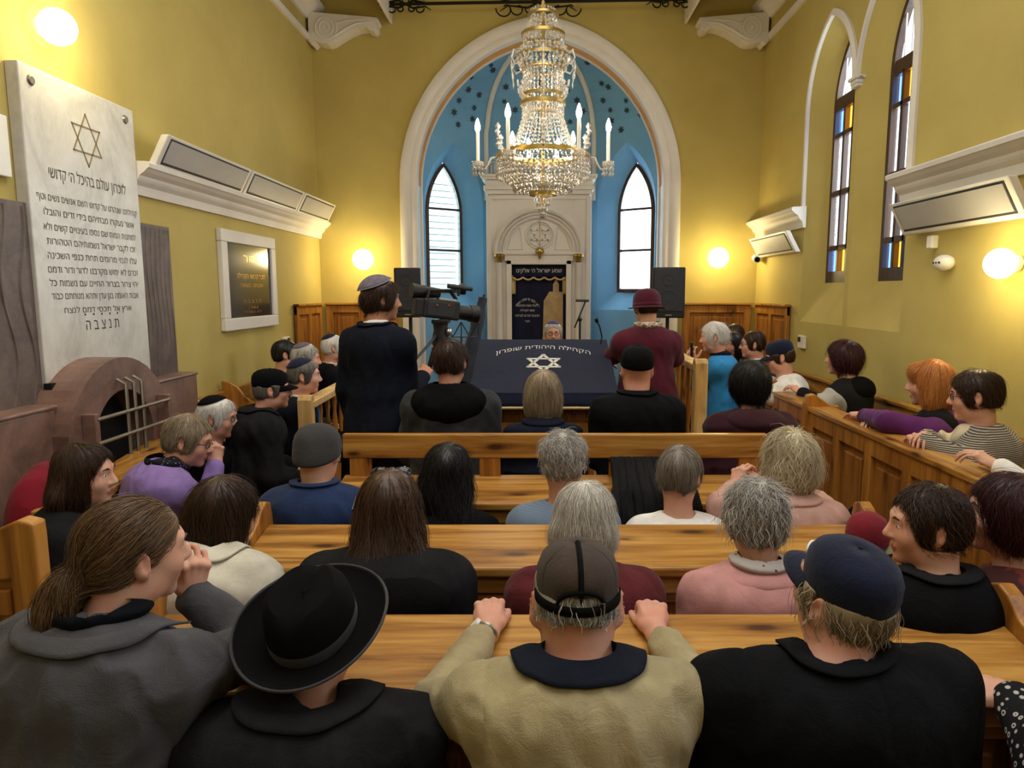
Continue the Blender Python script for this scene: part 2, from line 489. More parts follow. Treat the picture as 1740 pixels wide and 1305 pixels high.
def text_mesh(txt, size, place, mat, name='lettering', parent=None, depth=0.002, align='CENTER', rtl=True, bend=None, width=None, bold=0.0):
    """flat lettering; place(u, v, d) -> world point"""
    cu = bpy.data.curves.new(name, 'FONT')
    cu.body = txt[::-1] if rtl else txt
    cu.size = size; cu.align_x = align; cu.extrude = depth; cu.offset = bold
    cu.resolution_u = 2
    o = bpy.data.objects.new(name, cu); COL.objects.link(o)
    dg = bpy.context.evaluated_depsgraph_get()
    loops = []
    for sp in o.evaluated_get(dg).to_curve(dg).splines:
        bp = sp.bezier_points; k = len(bp); L = []
        for a in range(k):
            q0, q1 = bp[a], bp[(a + 1) % k]
            A, B, C_, D = (np.array(v[:2]) for v in (q0.co, q0.handle_right, q1.handle_left, q1.co))
            straight = np.linalg.norm(B - (A + (D - A) / 3)) < .004 and np.linalg.norm(C_ - (A + (D - A) * 2 / 3)) < .004
            for t in ((0,) if straight else (0, .34, .67)):
                L.append((1 - t) ** 3 * A + 3 * t * (1 - t) ** 2 * B + 3 * t * t * (1 - t) * C_ + t ** 3 * D)
        L2 = [L[0]]
        for v in L[1:]:
            if np.linalg.norm(v - L2[-1]) > 1e-5: L2.append(v)
        if len(L2) > 2: loops.append(np.array(L2))
    area = lambda L: .5 * float(np.sum(L[:, 0] * np.roll(L[:, 1], -1) - np.roll(L[:, 0], -1) * L[:, 1]))
    V = []; Fc = []
    if loops:
        sgn = np.sign(sum(area(L) for L in loops))
        solid = [L for L in loops if area(L) * sgn > 0]; hol = [L for L in loops if area(L) * sgn < 0]
        inside = lambda p, L: sum(((L[a][1] > p[1]) != (L[a - 1][1] > p[1])) and p[0] < (L[a - 1][0] - L[a][0]) * (p[1] - L[a][1]) / (L[a - 1][1] - L[a][1] + 1e-12) + L[a][0] for a in range(len(L))) % 2
        for L in solid:
            hs = [h for h in hol if inside(h[0], L) and inside(h[len(h) // 2], L)]
            bm = bmesh.new(); ed = []
            for lp in [L] + hs:
                vs = [bm.verts.new((v[0], v[1], 0)) for v in lp]
                ed += [bm.edges.new((vs[a], vs[(a + 1) % len(vs)])) for a in range(len(vs))]
            bmesh.ops.triangle_fill(bm, use_beauty=True, use_dissolve=False, edges=ed)
            bm.verts.index_update(); b0 = len(V)
            zo = 2e-4 * (len(Fc) % 5); V += [(v.co.x, v.co.y, zo) for v in bm.verts]; Fc += [tuple(v.index + b0 for v in f.verts) for f in bm.faces]; bm.free()
    bpy.data.objects.remove(o); bpy.data.curves.remove(cu)
    if not V: return None
    k = 1.0
    if width:
        xs = [v[0] for v in V]; k = width / (max(xs) - min(xs))
    P = []
    for x, y, z in V:
        x *= k
        u, v = (x, y) if bend is None else bend(x, y)
        P.append(place(u, v, z + depth))
    return np_mesh(name, P, Fc, mat, parent, smooth=False)
# ------------------------------------------------------------------ the room
XL, XR, YB, YR, ZC = -2.5, 2.5, 8.2, -3.2, 5.35
fL = lambda u, v, d: (XL + d, u, v)            # left wall: u = y, v = z, d = into the room
fR = lambda u, v, d: (XR - d, u, v)
fB = lambda u, v, d: (u, YB - d, v)

struct(MB().box((XL - .3, YR - .3, -.2), (XR + .3, 9.9, 0)), 'floor', M_['floor'])
struct(MB().box((-2.48, 3.30, 0), (2.48, 9.3, .15)), 'platform', M_['wood_x'], bevel=.01)
struct(MB().box((XL - .3, YR - .3, ZC), (XR + .3, 8.5, ZC + .2)), 'ceiling', M_['ceil'])
struct(MB().box((XL - .25, YR, 0), (XL, YB + .2, ZC)), 'wall_left', M_['wall'])
struct(MB().box((XL - .25, YR - .25, 0), (XR + .25, YR, ZC)), 'wall_rear', M_['wall'])

# right wall with its pairs of tall pointed windows
WINS = [(5.83, 6.775), (4.90, 5.75), (1.30, 2.20), (0.32, 1.22)]  # last two are unseen, added to bring daylight onto the sitters
SILL, SILLB, SPR, APX = 1.47, 1.83, 3.38, 4.06
holes = [arch2(a, b, SILL, SPR, APX) for a, b in WINS]
V, Fc = panel_with_holes([(YR, 0), (YB, 0), (YB, ZC), (YR, ZC)], holes, fR)
wall = MB().add(V, Fc)
for (a, b), h in zip(WINS, holes):
    inner = arch2(a + .15, b - .18, SILLB, SPR - .03, APX - .13)
    n = len(h)
    wall.add([fR(*p, 0) for p in h] + [fR(*p, -.15) for p in inner] + [fR(*p, -.205) for p in inner], [(n + i, n + (i + 1) % n, 2 * n + (i + 1) % n, 2 * n + i) for i in range(n)])
    wall.add([fR(*p, 0) for p in h] + [fR(*p, -.15) for p in inner], [(i, (i + 1) % n, n + (i + 1) % n, n + i) for i in range(n)])
V, Fc = panel_with_holes([(YR, 0), (YB, 0), (YB, ZC), (YR, ZC)], [arch2(a + .15, b - .18, SILLB, SPR - .03, APX - .13) for a, b in WINS], lambda u, v, d: fR(u, v, -.205))
wall.add(V, Fc)
struct(wall, 'wall_right', M_['wall'])

def tall_window(idx, a, b):
    a += .15; b -= .18; SPR_, APX_ = SPR - .03, APX - .13
    w = thing('window_%d' % idx, None, None, (XR + .25, (a + b) / 2, SILLB)); w['kind'] = 'structure'
    out = arch2(a, b, SILLB, SPR_, APX_); inn = arch2(a + .045, b - .045, SILLB + .10, SPR_ + .02, APX_ - .065)
    f = MB(); n = len(out); d0, d1 = -.15, -.20
    for d in (d0, d1):
        k = len(f.v); f.v += [fR(*p, d) for p in out] + [fR(*p, d) for p in inn]
        for i in range(n): f.f.append((k + i, k + (i + 1) % n, k + n + (i + 1) % n, k + n + i)); f.m.append(0)
    f.add([fR(*p, d0) for p in inn] + [fR(*p, d1) for p in inn], [(i, (i + 1) % n, n + (i + 1) % n, n + i) for i in range(n)])
    c = (a + b) / 2
    f.build('window_frame', M_['darkwood'], w)
    g = MB()
    for z0, z1 in ((3.335, 3.445), (3.102, 3.138), (2.593, 2.642), (2.116, 2.16)):
        g.box((XR + .152, a + .06, z0), (XR + .198, b - .06, z1))
    w3 = (b - a - .09) / 3; c1, c2 = a + .045 + w3, a + .045 + 2 * w3
    for c in (c1, c2): g.box((XR + .152, c - .018, SILLB + .08), (XR + .198, c + .018, 3.36))
    g.build('glazing_bars', M_['darkwood'], w, bevel=.004)
    p = MB(); x0, x1 = XR + .190, XR + .195
    for z0, z1 in ((2.642, 3.102), (2.16, 2.593)): p.box((x0, a + .05, z0), (x1, b - .05, z1))
    p.prism(arch2(a + .05, b - .05, 3.44, SPR_ + .1, APX_ - .06), fR, -.190, -.195)
    p.build('clear_panes', M_['pane'], w)
    p = MB()
    for z0, z1 in ((3.138, 3.335), (1.925, 2.116)): p.box((x0, c2, z0), (x1, b - .05, z1)); p.box((x0, a + .05, z0), (x1, c1, z1))
    p.build('blue_panes', M_['pane_blue'], w)
    p = MB()
    for z0, z1 in ((3.138, 3.335), (1.925, 2.116)): p.box((x0, c1, z0), (x1, c2, z1))
    p.build('amber_panes', M_['pane_amber'], w)
    t = MB()
    for q in (.30, .5, .70):
        u = a + (b - a) * q; hgt = APX_ - .09 - abs(q - .5) * .45
        t.tube([(XR + .168, u, 3.44), (XR + .168, u, hgt)], .006, 6)
    t.build('lead_bars', M_['whiteplastic'], w)
for i, (a, b) in enumerate(WINS): tall_window(i + 1, a, b)

# white mouldings round the two windows in view and the little capital between them
def arch_path(a, b, v0, vs, va, n=18):
    p = arch2(a, b, v0, vs, va, n)
    return p[1:] + [p[0]]
pr = [(0, 0), (.055, 0), (.055, .02), (.02, .035), (0, .03)]
t = MB(); t.sweep(arch_path(5.83, 6.775, 2.53, SPR, APX)[:-1] + [(5.83, 3.40)], pr, fR); struct(t, 'trim_1', M_['white'])
t = MB(); t.sweep([(5.75, 3.40)] + arch_path(4.90, 5.75, 2.55, SPR, APX)[1:], pr, fR); struct(t, 'trim_2', M_['white'])
t = MB(); t.box((XR - .035, 5.73, 3.36), (XR + .13, 5.85, 3.39)).box((XR - .05, 5.715, 3.39), (XR + .13, 5.865, 3.415)).box((XR - .03, 5.735, 3.335), (XR + .13, 5.845, 3.36))
struct(t, 'trim_4', M_['white'], bevel=.006)

# cornice shelves half way up, upper mouldings, corbels and longitudinal beams under the ceiling
cor = [(2.345, 0), (2.345, .025), (2.375, .03), (2.40, .035), (2.425, .06), (2.44, .07), (2.455, .075), (2.475, .105), (2.495, .125), (2.50, .135), (2.525, .14), (2.535, .13), (2.54, 0)]
def run(prof, y0, y1, fr):
    n = len(prof); m = MB()
    m.add([fr(y0, z, d) for z, d in prof] + [fr(y1, z, d) for z, d in prof],
          [tuple(range(n)), tuple(range(2 * n - 1, n - 1, -1))] + [(i, n + i, n + (i + 1) % n, (i + 1) % n) for i in range(n)])
    return m
struct(run(cor, 4.42, YB, fL), 'trim_5', M_['white'])
struct(run(cor, 6.74, YB, fR), 'trim_6', M_['white'])
struct(run(cor, 2.40, 4.955, fR), 'trim_7', M_['white'])
lo = [(4.44, 0), (4.44, .03), (4.50, .035), (4.51, 0)]
hi = [(4.66, 0), (4.66, .03), (4.70, .05), (4.74, .11), (4.78, .15), (4.84, .16), (4.85, 0)]
for k, (fr, nm) in enumerate(((fL, 'left'), (fR, 'right'))):
    struct(run(lo, YR, YB, fr), 'trim_%d' % (8 + 2 * k), M_['white'])
    struct(run(hi, YR, YB, fr), 'trim_%d' % (9 + 2 * k), M_['white'])
cb = [(0, 4.42), (.03, 4.385), (.07, 4.42), (.13, 4.40), (.20, 4.395), (.26, 4.415), (.33, 4.46), (.43, 4.515), (.53, 4.555), (.61, 4.565), (.65, 4.535), (.70, 4.525), (.73, 4.56), (.73, 4.615), (.755, 4.63), (.745, 4.66), (0, 4.72)]
for k, sg in enumerate((-1, 1)):
    m = MB(); fr = lambda u, v, d, sg=sg: (sg * (2.47 - u), YB - d, v)
    m.prism(cb if sg > 0 else cb, fr, 0.0, .20)
    for r0 in (.115, .075, .03):
        m.tube([(sg * (2.47 - .19) + r0 * math.cos(a), YB - .20, 4.555 + r0 * math.sin(a)) for a in np.linspace(0, 2 * PI, 28, endpoint=False)], .011, 6, closed=True)
    m.tube([(sg * (2.47 - u), YB - .20, z) for u, z in ((.28, 4.47), (.40, 4.545), (.52, 4.60), (.66, 4.615))], [.016, .016, .013, .008], 6)
    m.tube([(sg * (2.47 - u), YB - .20, z) for u, z in ((.30, 4.60), (.42, 4.63), (.60, 4.645))], [.012, .012, .008], 6)
    struct(m, 'corbel_%s' % ('left', 'right')[k], M_['white'], bevel=.006)
    b = MB()
    b.hexa([(sg * 1.63, YR, 4.66), (sg * 1.60, YR, 4.66), (sg * 1.60, YB, 4.66), (sg * 1.63, YB, 4.66),
            (sg * 1.80, YR, 5.36), (sg * 1.59, YR, 5.36), (sg * 1.59, YB, 5.36), (sg * 1.80, YB, 5.36)])
    struct(b, 'beam_%s' % ('left', 'right')[k], M_['white'], bevel=.01)

# back wall with its great pointed arch, moulding and painted soffit
ACX = .02
gi = arch2(ACX - 1.385, ACX + 1.385, 0, 2.95, 4.545, 26)
V, Fc = panel_with_holes([(XL, 0), (XR, 0), (XR, ZC), (XL, ZC)], [gi], fB)
struct(MB().add(V, Fc), 'wall_back', M_['wall'])
path = arch_path(ACX - 1.385, ACX + 1.385, .15, 2.95, 4.545, 30)
t = MB(); t.sweep(path, [(-.0, -.01), (-.0, .05), (.03, .065), (.075, .055), (.10, .075), (.15, .085), (.185, .07), (.20, .03), (.20, -.01)], fB)
struct(t, 'trim_12', M_['white'], smooth=True)
def soffit(y0, y1, path, name, m):
    k = len(path); s = MB()
    s.add([(u, y0, v) for u, v in path] + [(u, y1, v) for u, v in path], [(i, i + 1, k + i + 1, k + i) for i in range(k - 1)])
    struct(s, name, m, smooth=True)
soffit(8.2, 8.26, path, 'trim_13', M_['white'])
up = [p for p in path if p[1] > 2.9]
soffit(8.26, 8.42, up, 'trim_14', M_['orange'])
soffit(8.26, 8.42, path[:2], 'trim_15', M_['white']); soffit(8.26, 8.42, path[-2:], 'trim_16', M_['white'])
t = MB(); t.sweep(path, [(-.015, -.22), (-.015, -.26), (.06, -.26), (.06, -.22)], fB); struct(t, 'trim_17', M_['white'])

# the blue apse: angled walls with pointed windows, half dome with painted stars and two ribs
PL = [(-1.45, 8.42), (-1.45, 8.65), (-.66, 9.25), (.70, 9.25), (1.49, 8.65), (1.49, 8.42)]
ZS = 3.72
apse = MB()
for i in (0, 2, 4):
    (xa, ya), (xb, yb) = PL[i], PL[i + 1]
    apse.add([(xa, ya, 0), (xb, yb, 0), (xb, yb, ZS), (xa, ya, ZS)], [(0, 1, 2, 3)])
APW = []
for i, flip in ((1, False), (3, True)):
    A = np.array(PL[i]); B = np.array(PL[i + 1])
    if flip: A, B = B, A
    L = np.linalg.norm(B - A); dr = (B - A) / L
    nr = np.array((-dr[1], dr[0])) if not flip else np.array((dr[1], -dr[0]))      # outward
    fr = lambda u, v, d, A=A, dr=dr, nr=nr: (*(A + dr * u - nr * d), v)
    nl = arch2(.10, .93, 1.52, 2.80, 3.56, 16); wl = arch2(.225, .745, 1.74, 2.72, 3.35, 16)
    V, Fc = panel_with_holes([(0, 0), (L, 0), (L, ZS), (0, ZS)], [nl], fr); apse.add(V, Fc)
    n = len(nl)
    apse.add([fr(*p, 0) for p in nl] + [fr(*p, -.22) for p in wl], [(k, (k + 1) % n, n + (k + 1) % n, n + k) for k in range(n)])
    APW.append((fr, wl))
NT_ = 12; dome = []
for k in range(NT_ + 1):
    a = PI / 2 * k / NT_; s = math.cos(a) ** .9
    dome += [(ACX + (x - ACX) * s, 8.42 + (y - 8.42) * s, ZS + .93 * math.sin(a)) for x, y in PL]
fs = [(k * 6 + j, k * 6 + j + 1, (k + 1) * 6 + j + 1, (k + 1) * 6 + j) for k in range(NT_) for j in range(5)]
apse.add(dome, fs)
struct(apse, 'wall_apse', M_['blue'])
for q, j in enumerate((2, 3)):
    pts = [np.array((PL[j][0], PL[j][1] - .02, 2.9)), np.array((PL[j][0], PL[j][1] - .02, ZS))]
    for k in range(1, NT_):
        p = np.array(dome[k * 6 + j]); pts.append(p + (np.array((ACX, 8.42, ZS)) - p) * .02)
    struct(MB().tube(pts, .032, 8), 'rib_%s' % ('left', 'right')[q], M_['white'], smooth=True)
random.seed(4)
st = MB()
for j in range(5):
    for a, f in ((.12, .35), (.12, .7), (.30, .2), (.32, .55), (.34, .82), (.52, .35), (.55, .7), (.72, .5), (.9, .3), (.92, .7), (1.1, .5), (.22, .45), (.42, .15), (.44, .85), (.63, .2), (.64, .6), (.82, .75), (.05, .5)):
        f = min(.93, max(.07, f + random.uniform(-.1, .1))); a = a + random.uniform(-.05, .05)
        s = math.cos(a) ** .9
        A = np.array((ACX + (PL[j][0] - ACX) * s, 8.42 + (PL[j][1] - 8.42) * s, ZS + .93 * math.sin(a)))
        B = np.array((ACX + (PL[j + 1][0] - ACX) * s, 8.42 + (PL[j + 1][1] - 8.42) * s, ZS + .93 * math.sin(a)))
        c = A + (B - A) * f; e1 = (B - A) / (np.linalg.norm(B - A) + 1e-9)
        s2 = math.cos(a + .02) ** .9
        A2 = np.array((ACX + (PL[j][0] - ACX) * s2, 8.42 + (PL[j][1] - 8.42) * s2, ZS + .93 * math.sin(a + .02)))
        B2 = np.array((ACX + (PL[j + 1][0] - ACX) * s2, 8.42 + (PL[j + 1][1] - 8.42) * s2, ZS + .93 * math.sin(a + .02)))
        e2 = A2 + (B2 - A2) * f - c; e2 -= e1 * e2.dot(e1); e2 /= np.linalg.norm(e2) + 1e-9
        nn = np.cross(e1, e2); nn = nn if nn.dot(np.array((ACX, 8.42, ZS)) - c) > 0 else -nn
        r0 = random.uniform(.036, .050); a0 = random.uniform(0, 1)
        pts = [c + nn * .012 + (e1 * math.cos(a0 + k * PI / 6) + e2 * math.sin(a0 + k * PI / 6)) * (r0 if k % 2 == 0 else r0 * .5) for k in range(12)]
        st.add(pts, [tuple(range(12))])
struct(st, 'painted_stars', M_['star_dark'])

for q, (fr, wl) in enumerate(APW):
    c = fr(.485, 1.74, -.22)
    w = thing('window_%d' % (5 + q), None, None, c); w['kind'] = 'structure'
    inn = arch2(.265, .705, 1.785, 2.72, 3.295, 16); n = len(wl); f = MB()
    for d in (-.20, -.25):
        k = len(f.v); f.v += [fr(*p, d) for p in wl] + [fr(*p, d) for p in inn]
        for i in range(n): f.f.append((k + i, k + (i + 1) % n, k + n + (i + 1) % n, k + n + i)); f.m.append(0)
    f.add([fr(*p, -.20) for p in inn] + [fr(*p, -.25) for p in inn], [(i, (i + 1) % n, n + (i + 1) % n, n + i) for i in range(n)])
    f.build('window_frame', M_['darkwood'], w)
    g = MB()
    for z in (2.27, 2.78):
        g.prism([(.25, z - .014), (.72, z - .014), (.72, z + .014), (.25, z + .014)], fr, -.205, -.24)
    g.build('glazing_bars', M_['darkwood'], w)
    p = MB().prism(arch2(.25, .72, 1.77, 2.72, 3.31, 16), fr, -.235, -.24)
    p.build('pane', M_['blind'] if q == 0 else M_['pane'], w)
    if q == 0:
        b = MB()
        for k in range(17):
            z = 1.84 + k * .078
            b.prism([(.27, z), (.70, z), (.70, z + .010), (.27, z + .010)], fr, -.30, -.305)
        b.build('blind_slats', M_['whiteplastic'], w)

# dark tie rod with scrolled ends in front of the arch
rod = thing('tie_rod', 'black iron tie rod with scrolled ornaments spanning above the arch', 'tie rod', (0, 8.02, 4.80))
MB().tube([(-1.59, 8.02, 4.80), (1.59, 8.02, 4.85)], .017, 8).build('rod', M_['iron'], rod, smooth=True)
def scrolls(cx, z0, s, n=2):
    m = MB()
    for sx in (-1, 1):
        for sz in (-1, 1):
            for q in range(n):
                pts = []
                for k in range(16):
                    a = k / 15 * 1.7 * PI; r = s * (.055 - .042 * k / 15) * (1 + .3 * q)
                    pts.append((cx + sx * (s * (.07 + .12 * q) + r * math.cos(a)), 8.02, z0 + sz * (s * .055 + r * math.sin(a))))
                m.tube(pts, .0085, 5)
        m.tube([(cx, 8.02, z0), (cx + sx * .1 * s, 8.02, z0 + .05 * s), (cx + sx * .30 * s, 8.02, z0 + .02 * s), (cx + sx * .40 * s, 8.02, z0 + .0)], [.012, .012, .009, .004], 5)
        m.tube([(cx, 8.02, z0), (cx + sx * .1 * s, 8.02, z0 - .05 * s), (cx + sx * .28 * s, 8.02, z0 - .03 * s), (cx + sx * .36 * s, 8.02, z0 - .08 * s)], [.012, .012, .009, .004], 5)
    return m
for cx, z, s, n in ((-1.42, 4.80, .75, 2), (1.42, 4.85, .75, 2), (.0, 4.82, 1.15, 3)):
    scrolls(cx, z, s, n).build('scroll_ornament', M_['iron'], rod, smooth=True)

# ------------------------------------------------------------------ wall fittings
def globe_lamp(label, c, nrm, r, power, loc=None):
    n = np.array(nrm, float); back = np.array(c) - n * (r * .95)
    o = thing('wall_lamp', label, 'lamp', tuple(back), 0, 'globe wall lamps')
    R = Vector(nrm).to_track_quat('Z', 'Y').to_matrix()
    MB().lathe([(0, -.02), (r * .55, -.02), (r * .55, .02), (r * .45, .035), (0, .035)], back, 20, R).build('mounting_plate', M_['whiteplastic'], o, smooth=True)
    MB().ball(c, r, 24, 14).build('glass_globe', M_['globe'], o, smooth=True)
    point_light('globe_light', tuple(np.array(c) + n * (r + .06)), power, (1.0, .84, .46), .06)
globe_lamp('glowing globe lamp high on the left wall above the marble plaque', (-2.41, 3.74, 3.065), (1, 0, 0), .088, 14)
globe_lamp('glowing globe lamp on the back wall left of the arch', (-1.98, 8.08, 2.11), (0, -1, 0), .115, 12)
globe_lamp('glowing globe lamp on the back wall right of the arch', (2.03, 8.08, 2.13), (0, -1, 0), .115, 12)
globe_lamp('glowing globe lamp on the right wall under the grey heater', (2.40, 3.72, 1.895), (-1, 0, 0), .078, 10)

def heater(label, y0, y1, z0, z1, sx, xlo, xhi, d=.05):
    o = thing('infrared_heater', label, 'heater', (sx * 2.5, (y0 + y1) / 2, z0), 0, 'infrared wall heaters')
    # face: lower edge at xlo from the wall, upper edge at xhi
    P = lambda y, t, e: (sx * (2.5 - (xlo + (xhi - xlo) * t) + e), y, z0 + (z1 - z0) * t)
    b = MB()
    b.hexa([P(y0, 0, 0), P(y1, 0, 0), P(y1, 0, d), P(y0, 0, d), P(y0, 1, 0), P(y1, 1, 0), P(y1, 1, d), P(y0, 1, d)])
    b.build('heater_body', M_['heatbody'], o, bevel=.008)
    g = MB(); m = .045
    def frame(a0, a1, t0, t1, e0, e1, mb):
        mb.hexa([P(a0, t0, e1), P(a1, t0, e1), P(a1, t0, e0), P(a0, t0, e0), P(a0, t1, e1), P(a1, t1, e1), P(a1, t1, e0), P(a0, t1, e0)])
    frame(y0 + m, y1 - m, .10, .90, -.002, .01, g); g.build('shadow_gap', M_['gap'], o)
    h = MB(); frame(y0 + m + .012, y1 - m - .012, .16, .84, -.008, .01, h); h.build('heating_panel', M_['heatpanel'], o, bevel=.003)
    k = MB(); k.tube([P((y0 + y1) / 2, .9, .04), (sx * 2.5, (y0 + y1) / 2, z1 - .02)], .012, 6); k.tube([P((y0 + y1) / 2, .3, .04), (sx * 2.5, (y0 + y1) / 2, z0 + .06)], .012, 6)
    k.build('wall_bracket', M_['metal'], o)
    return o
heater('white infrared heater over the left cornice, nearest the marble plaque', 4.50, 5.78, 2.52, 2.71, -1, .13, .23)
heater('white infrared heater over the left cornice, middle of the row of three', 5.80, 7.06, 2.52, 2.71, -1, .13, .23)
heater('white infrared heater over the left cornice, nearest the back wall', 7.08, 8.12, 2.52, 2.71, -1, .13, .23)
heater('large grey-faced heater on the right wall below the cornice, beside the globe lamp', 3.58, 4.78, 2.12, 2.32, 1, .08, .19)
heater('small white heater near the back right corner under a short cornice', 6.75, 7.90, 2.12, 2.32, 1, .08, .19)

pq = thing('marble_plaque', 'tall white marble plaque with a six-pointed star and engraved Hebrew text', 'plaque', (-2.48, 3.94, 1.2))
sl = MB(); sl.box((-2.499, 3.465, 1.17), (-2.435, 4.413, 2.825)); sl.build('marble_slab', M_['marble'], pq, bevel=.006)
XP = -2.435
pP = lambda u, v, d: (XP + d, u, v)
for y, z in ((3.545, 2.755), (4.325, 2.755), (3.53, 1.275), (4.35, 1.275)):
    MB().lathe([(0, .012), (.018, .010), (.026, 0), (.026, -.01)], (XP, y, z), 16, Matrix.Rotation(PI / 2, 3, 'Y')).build('bolt', M_['grille'], pq, smooth=True)
sm = MB()
def star_lines(cy, cz, r, w, fr, rot=0.0, sxx=1.0, d=.0025):
    m = MB()
    for q in (0, 1):
        pts = [(cy + sxx * r * math.cos(PI / 2 + q * PI + k * 2 * PI / 3 + rot), cz + r * math.sin(PI / 2 + q * PI + k * 2 * PI / 3 + rot)) for k in range(3)]
        for k in range(3):
            a = np.array(pts[k]); b = np.array(pts[(k + 1) % 3]); t = (b - a) / np.linalg.norm(b - a); nn = np.array((-t[1], t[0])) * w / 2
            a = a - t * w * .6; b = b + t * w * .6
            m.prism([tuple(a - nn), tuple(b - nn), tuple(b + nn), tuple(a + nn)], fr, 0.0, d)
    return m
star_lines(3.945, 2.557, .135, .008, pP).build('engraved_star', M_['engrave_star'], pq)
LN = [('לזכרון עולם בהיכל ה׳ קדושי', 2.315, .66, .082), ('קהילתנו שנהרגו על קדוש השם אנשים נשים וטף', 2.200, .86, .05),
      ('אשר נעקרו מבתיהם בידי זדים והובלו', 2.128, .78, .05), ('למחנות המות שם נספו בעינויים קשים ולא', 2.055, .80, .05),
      ('זכו לקבר ישראל נשמותיהם הטהורות', 1.985, .77, .05), ('עלו לגנזי מרומים תחת כנפי השכינה', 1.915, .78, .05),
      ('זכרם לא ימוש מקרבנו לדור ודור ודמם', 1.845, .79, .05), ('יהי צרור בצרור החיים עם נשמות כל', 1.778, .78, .05),
      ('אבות האומה בגן עדן ותהא מנוחתם כבוד', 1.712, .77, .05), ('ארץ אל תכסי דמם לנצח', 1.640, .60, .045)]
for tx, z, wd, sz in LN:
    text_mesh(tx, sz, lambda u, v, d, z=z: pP(3.945 + u, z + v, d), M_['engrave'], 'engraved_text', pq, .001, width=wd, bold=.0007)
text_mesh('ת נ צ ב ה', .085, lambda u, v, d: pP(3.96 + u, 1.545 + v, d), M_['engrave'], 'engraved_text', pq, .001, width=.30, bold=.002)
for k in range(5):
    MB().cyl((-2.436, 3.81 + k * .073, 1.628), (-2.433, 3.81 + k * .073, 1.628), .006, 8).build('engraved_dot', M_['engrave'], pq)

mem = thing('limestone_memorial', 'red limestone memorial around the plaque with a barred arched niche', 'memorial', (-2.45, 3.8, 0))
def groove_panel(y0, y1, z0, z1, amp):
    m = MB().box((-2.5, y0, z0), (-2.455, y1, z1))
    n = 7
    for k in range(n):
        y = y0 + (y1 - y0) * (k + .5) / n
        m.tube([(-2.455, min(y1 - .01, max(y0 + .01, y + amp * math.sin(z * 9 + k * .25))), z) for z in np.linspace(z0 + .02, z1 - .02, 26)], .007, 5)
    return m
groove_panel(2.62, 3.465, 1.18, 2.172, .03).build('wavy_side_panel', M_['red_dark'], mem)
groove_panel(4.413, 4.785, 1.18, 2.172, .012).build('wavy_side_panel', M_['red_dark'], mem)
MB().box((-2.5, 2.45, 0), (-2.33, 3.36, 1.19)).box((-2.5, 2.45, 1.19), (-2.32, 3.37, 1.21)).build('base_block', M_['red'], mem, bevel=.008)
MB().box((-2.5, 4.20, 0), (-2.33, 4.785, 1.19)).box((-2.5, 4.20, 1.19), (-2.32, 4.79, 1.21)).build('base_block', M_['red'], mem, bevel=.008)
fN = lambda u, v, d: (-2.25 + d, u, v)
def seg_arch(y0, y1, zb, zs, za, n=20):
    w = (y1 - y0) / 2; h = za - zs; Rr = (w * w + h * h) / (2 * h); c = (y0 + y1) / 2; zc = za - Rr
    a = math.asin(min(1, w / Rr)); a = PI - a if h > w else a
    return [(y0, zb), (y1, zb)] + [(c + Rr * math.sin(a - 2 * a * k / n), zc + Rr * math.cos(a - 2 * a * k / n)) for k in range(n + 1)]
no = seg_arch(3.32, 4.24, 0, 1.06, 1.40); ni = seg_arch(3.52, 4.06, .25, .96, 1.225)
V, Fc = panel_with_holes(no, [ni], fN)
m = MB().add(V, Fc); n = len(no)
m.add([fN(*p, 0) for p in no] + [fN(*p, -.25) for p in no], [(i, (i + 1) % n, n + (i + 1) % n, n + i) for i in range(n)])
n = len(ni); m.add([fN(*p, 0) for p in ni] + [fN(*p, -.16) for p in ni], [(i, (i + 1) % n, n + (i + 1) % n, n + i) for i in range(n)])
m.build('niche_arch', M_['red'], mem)
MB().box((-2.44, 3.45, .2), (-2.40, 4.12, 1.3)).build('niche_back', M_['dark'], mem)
for y in (3.715, 3.79, 3.865):
    MB().tube([(-2.19, y, .45), (-2.19, y, 1.265), (-2.235, y, 1.29)], .010, 6).build('grille_bar', M_['grille'], mem, smooth=True)
for z in (.72, .86, 1.0, 1.12):
    MB().tube([(-2.185, 3.44, z - .0), (-2.185, 4.13, z - .0)], .010, 6).build('grille_bar', M_['grille'], mem, smooth=True)
for y in (3.44, 4.13):
    MB().box((-2.25, y - .018, .62), (-2.18, y + .018, 1.15)).build('grille_post', M_['red'], mem, bevel=.004)

fp = thing('framed_plaque', 'black engraved plaque in a wide white frame on the left wall', 'plaque', (-2.5, 6.14, 1.44))
fr_ = MB()
y0, y1, z0, z1 = 5.57, 6.70, 1.437, 2.24
iy0, iy1, iz0, iz1 = y0 + .105, y1 - .105, z0 + .10, z1 - .10
for a, b, c, d in ((y0, y1, z0, iz0), (y0, y1, iz1, z1), (y0, iy0, iz0, iz1), (iy1, y1, iz0, iz1)):
    fr_.box((-2.5, a, c), (-2.455, b, d))
fr_.build('white_frame', M_['white'], fp, bevel=.008)
MB().box((-2.5, iy0 - .01, iz0 - .01), (-2.475, iy1 + .01, iz1 + .01)).build('black_slab', M_['plaqueblack'], fp)
pF = lambda u, v, d: (-2.475 + d, u, v)
for tx, z, wd, sz in (('זכור', 2.00, .30, .09), ('לזכר קדושי הקהילה', 1.86, .6, .06), ('שנספו בשואה', 1.79, .5, .05), ('ת נ צ ב ה', 1.655, .38, .05), ('1944', 1.60, .2, .045), ('לא נשכח', 1.57, .36, .03)):
    text_mesh(tx, sz, lambda u, v, d, z=z: pF(6.16 + u, z + v, d), M_['gold'], 'gold_lettering', fp, .0006, width=wd, rtl=not tx.isdigit())

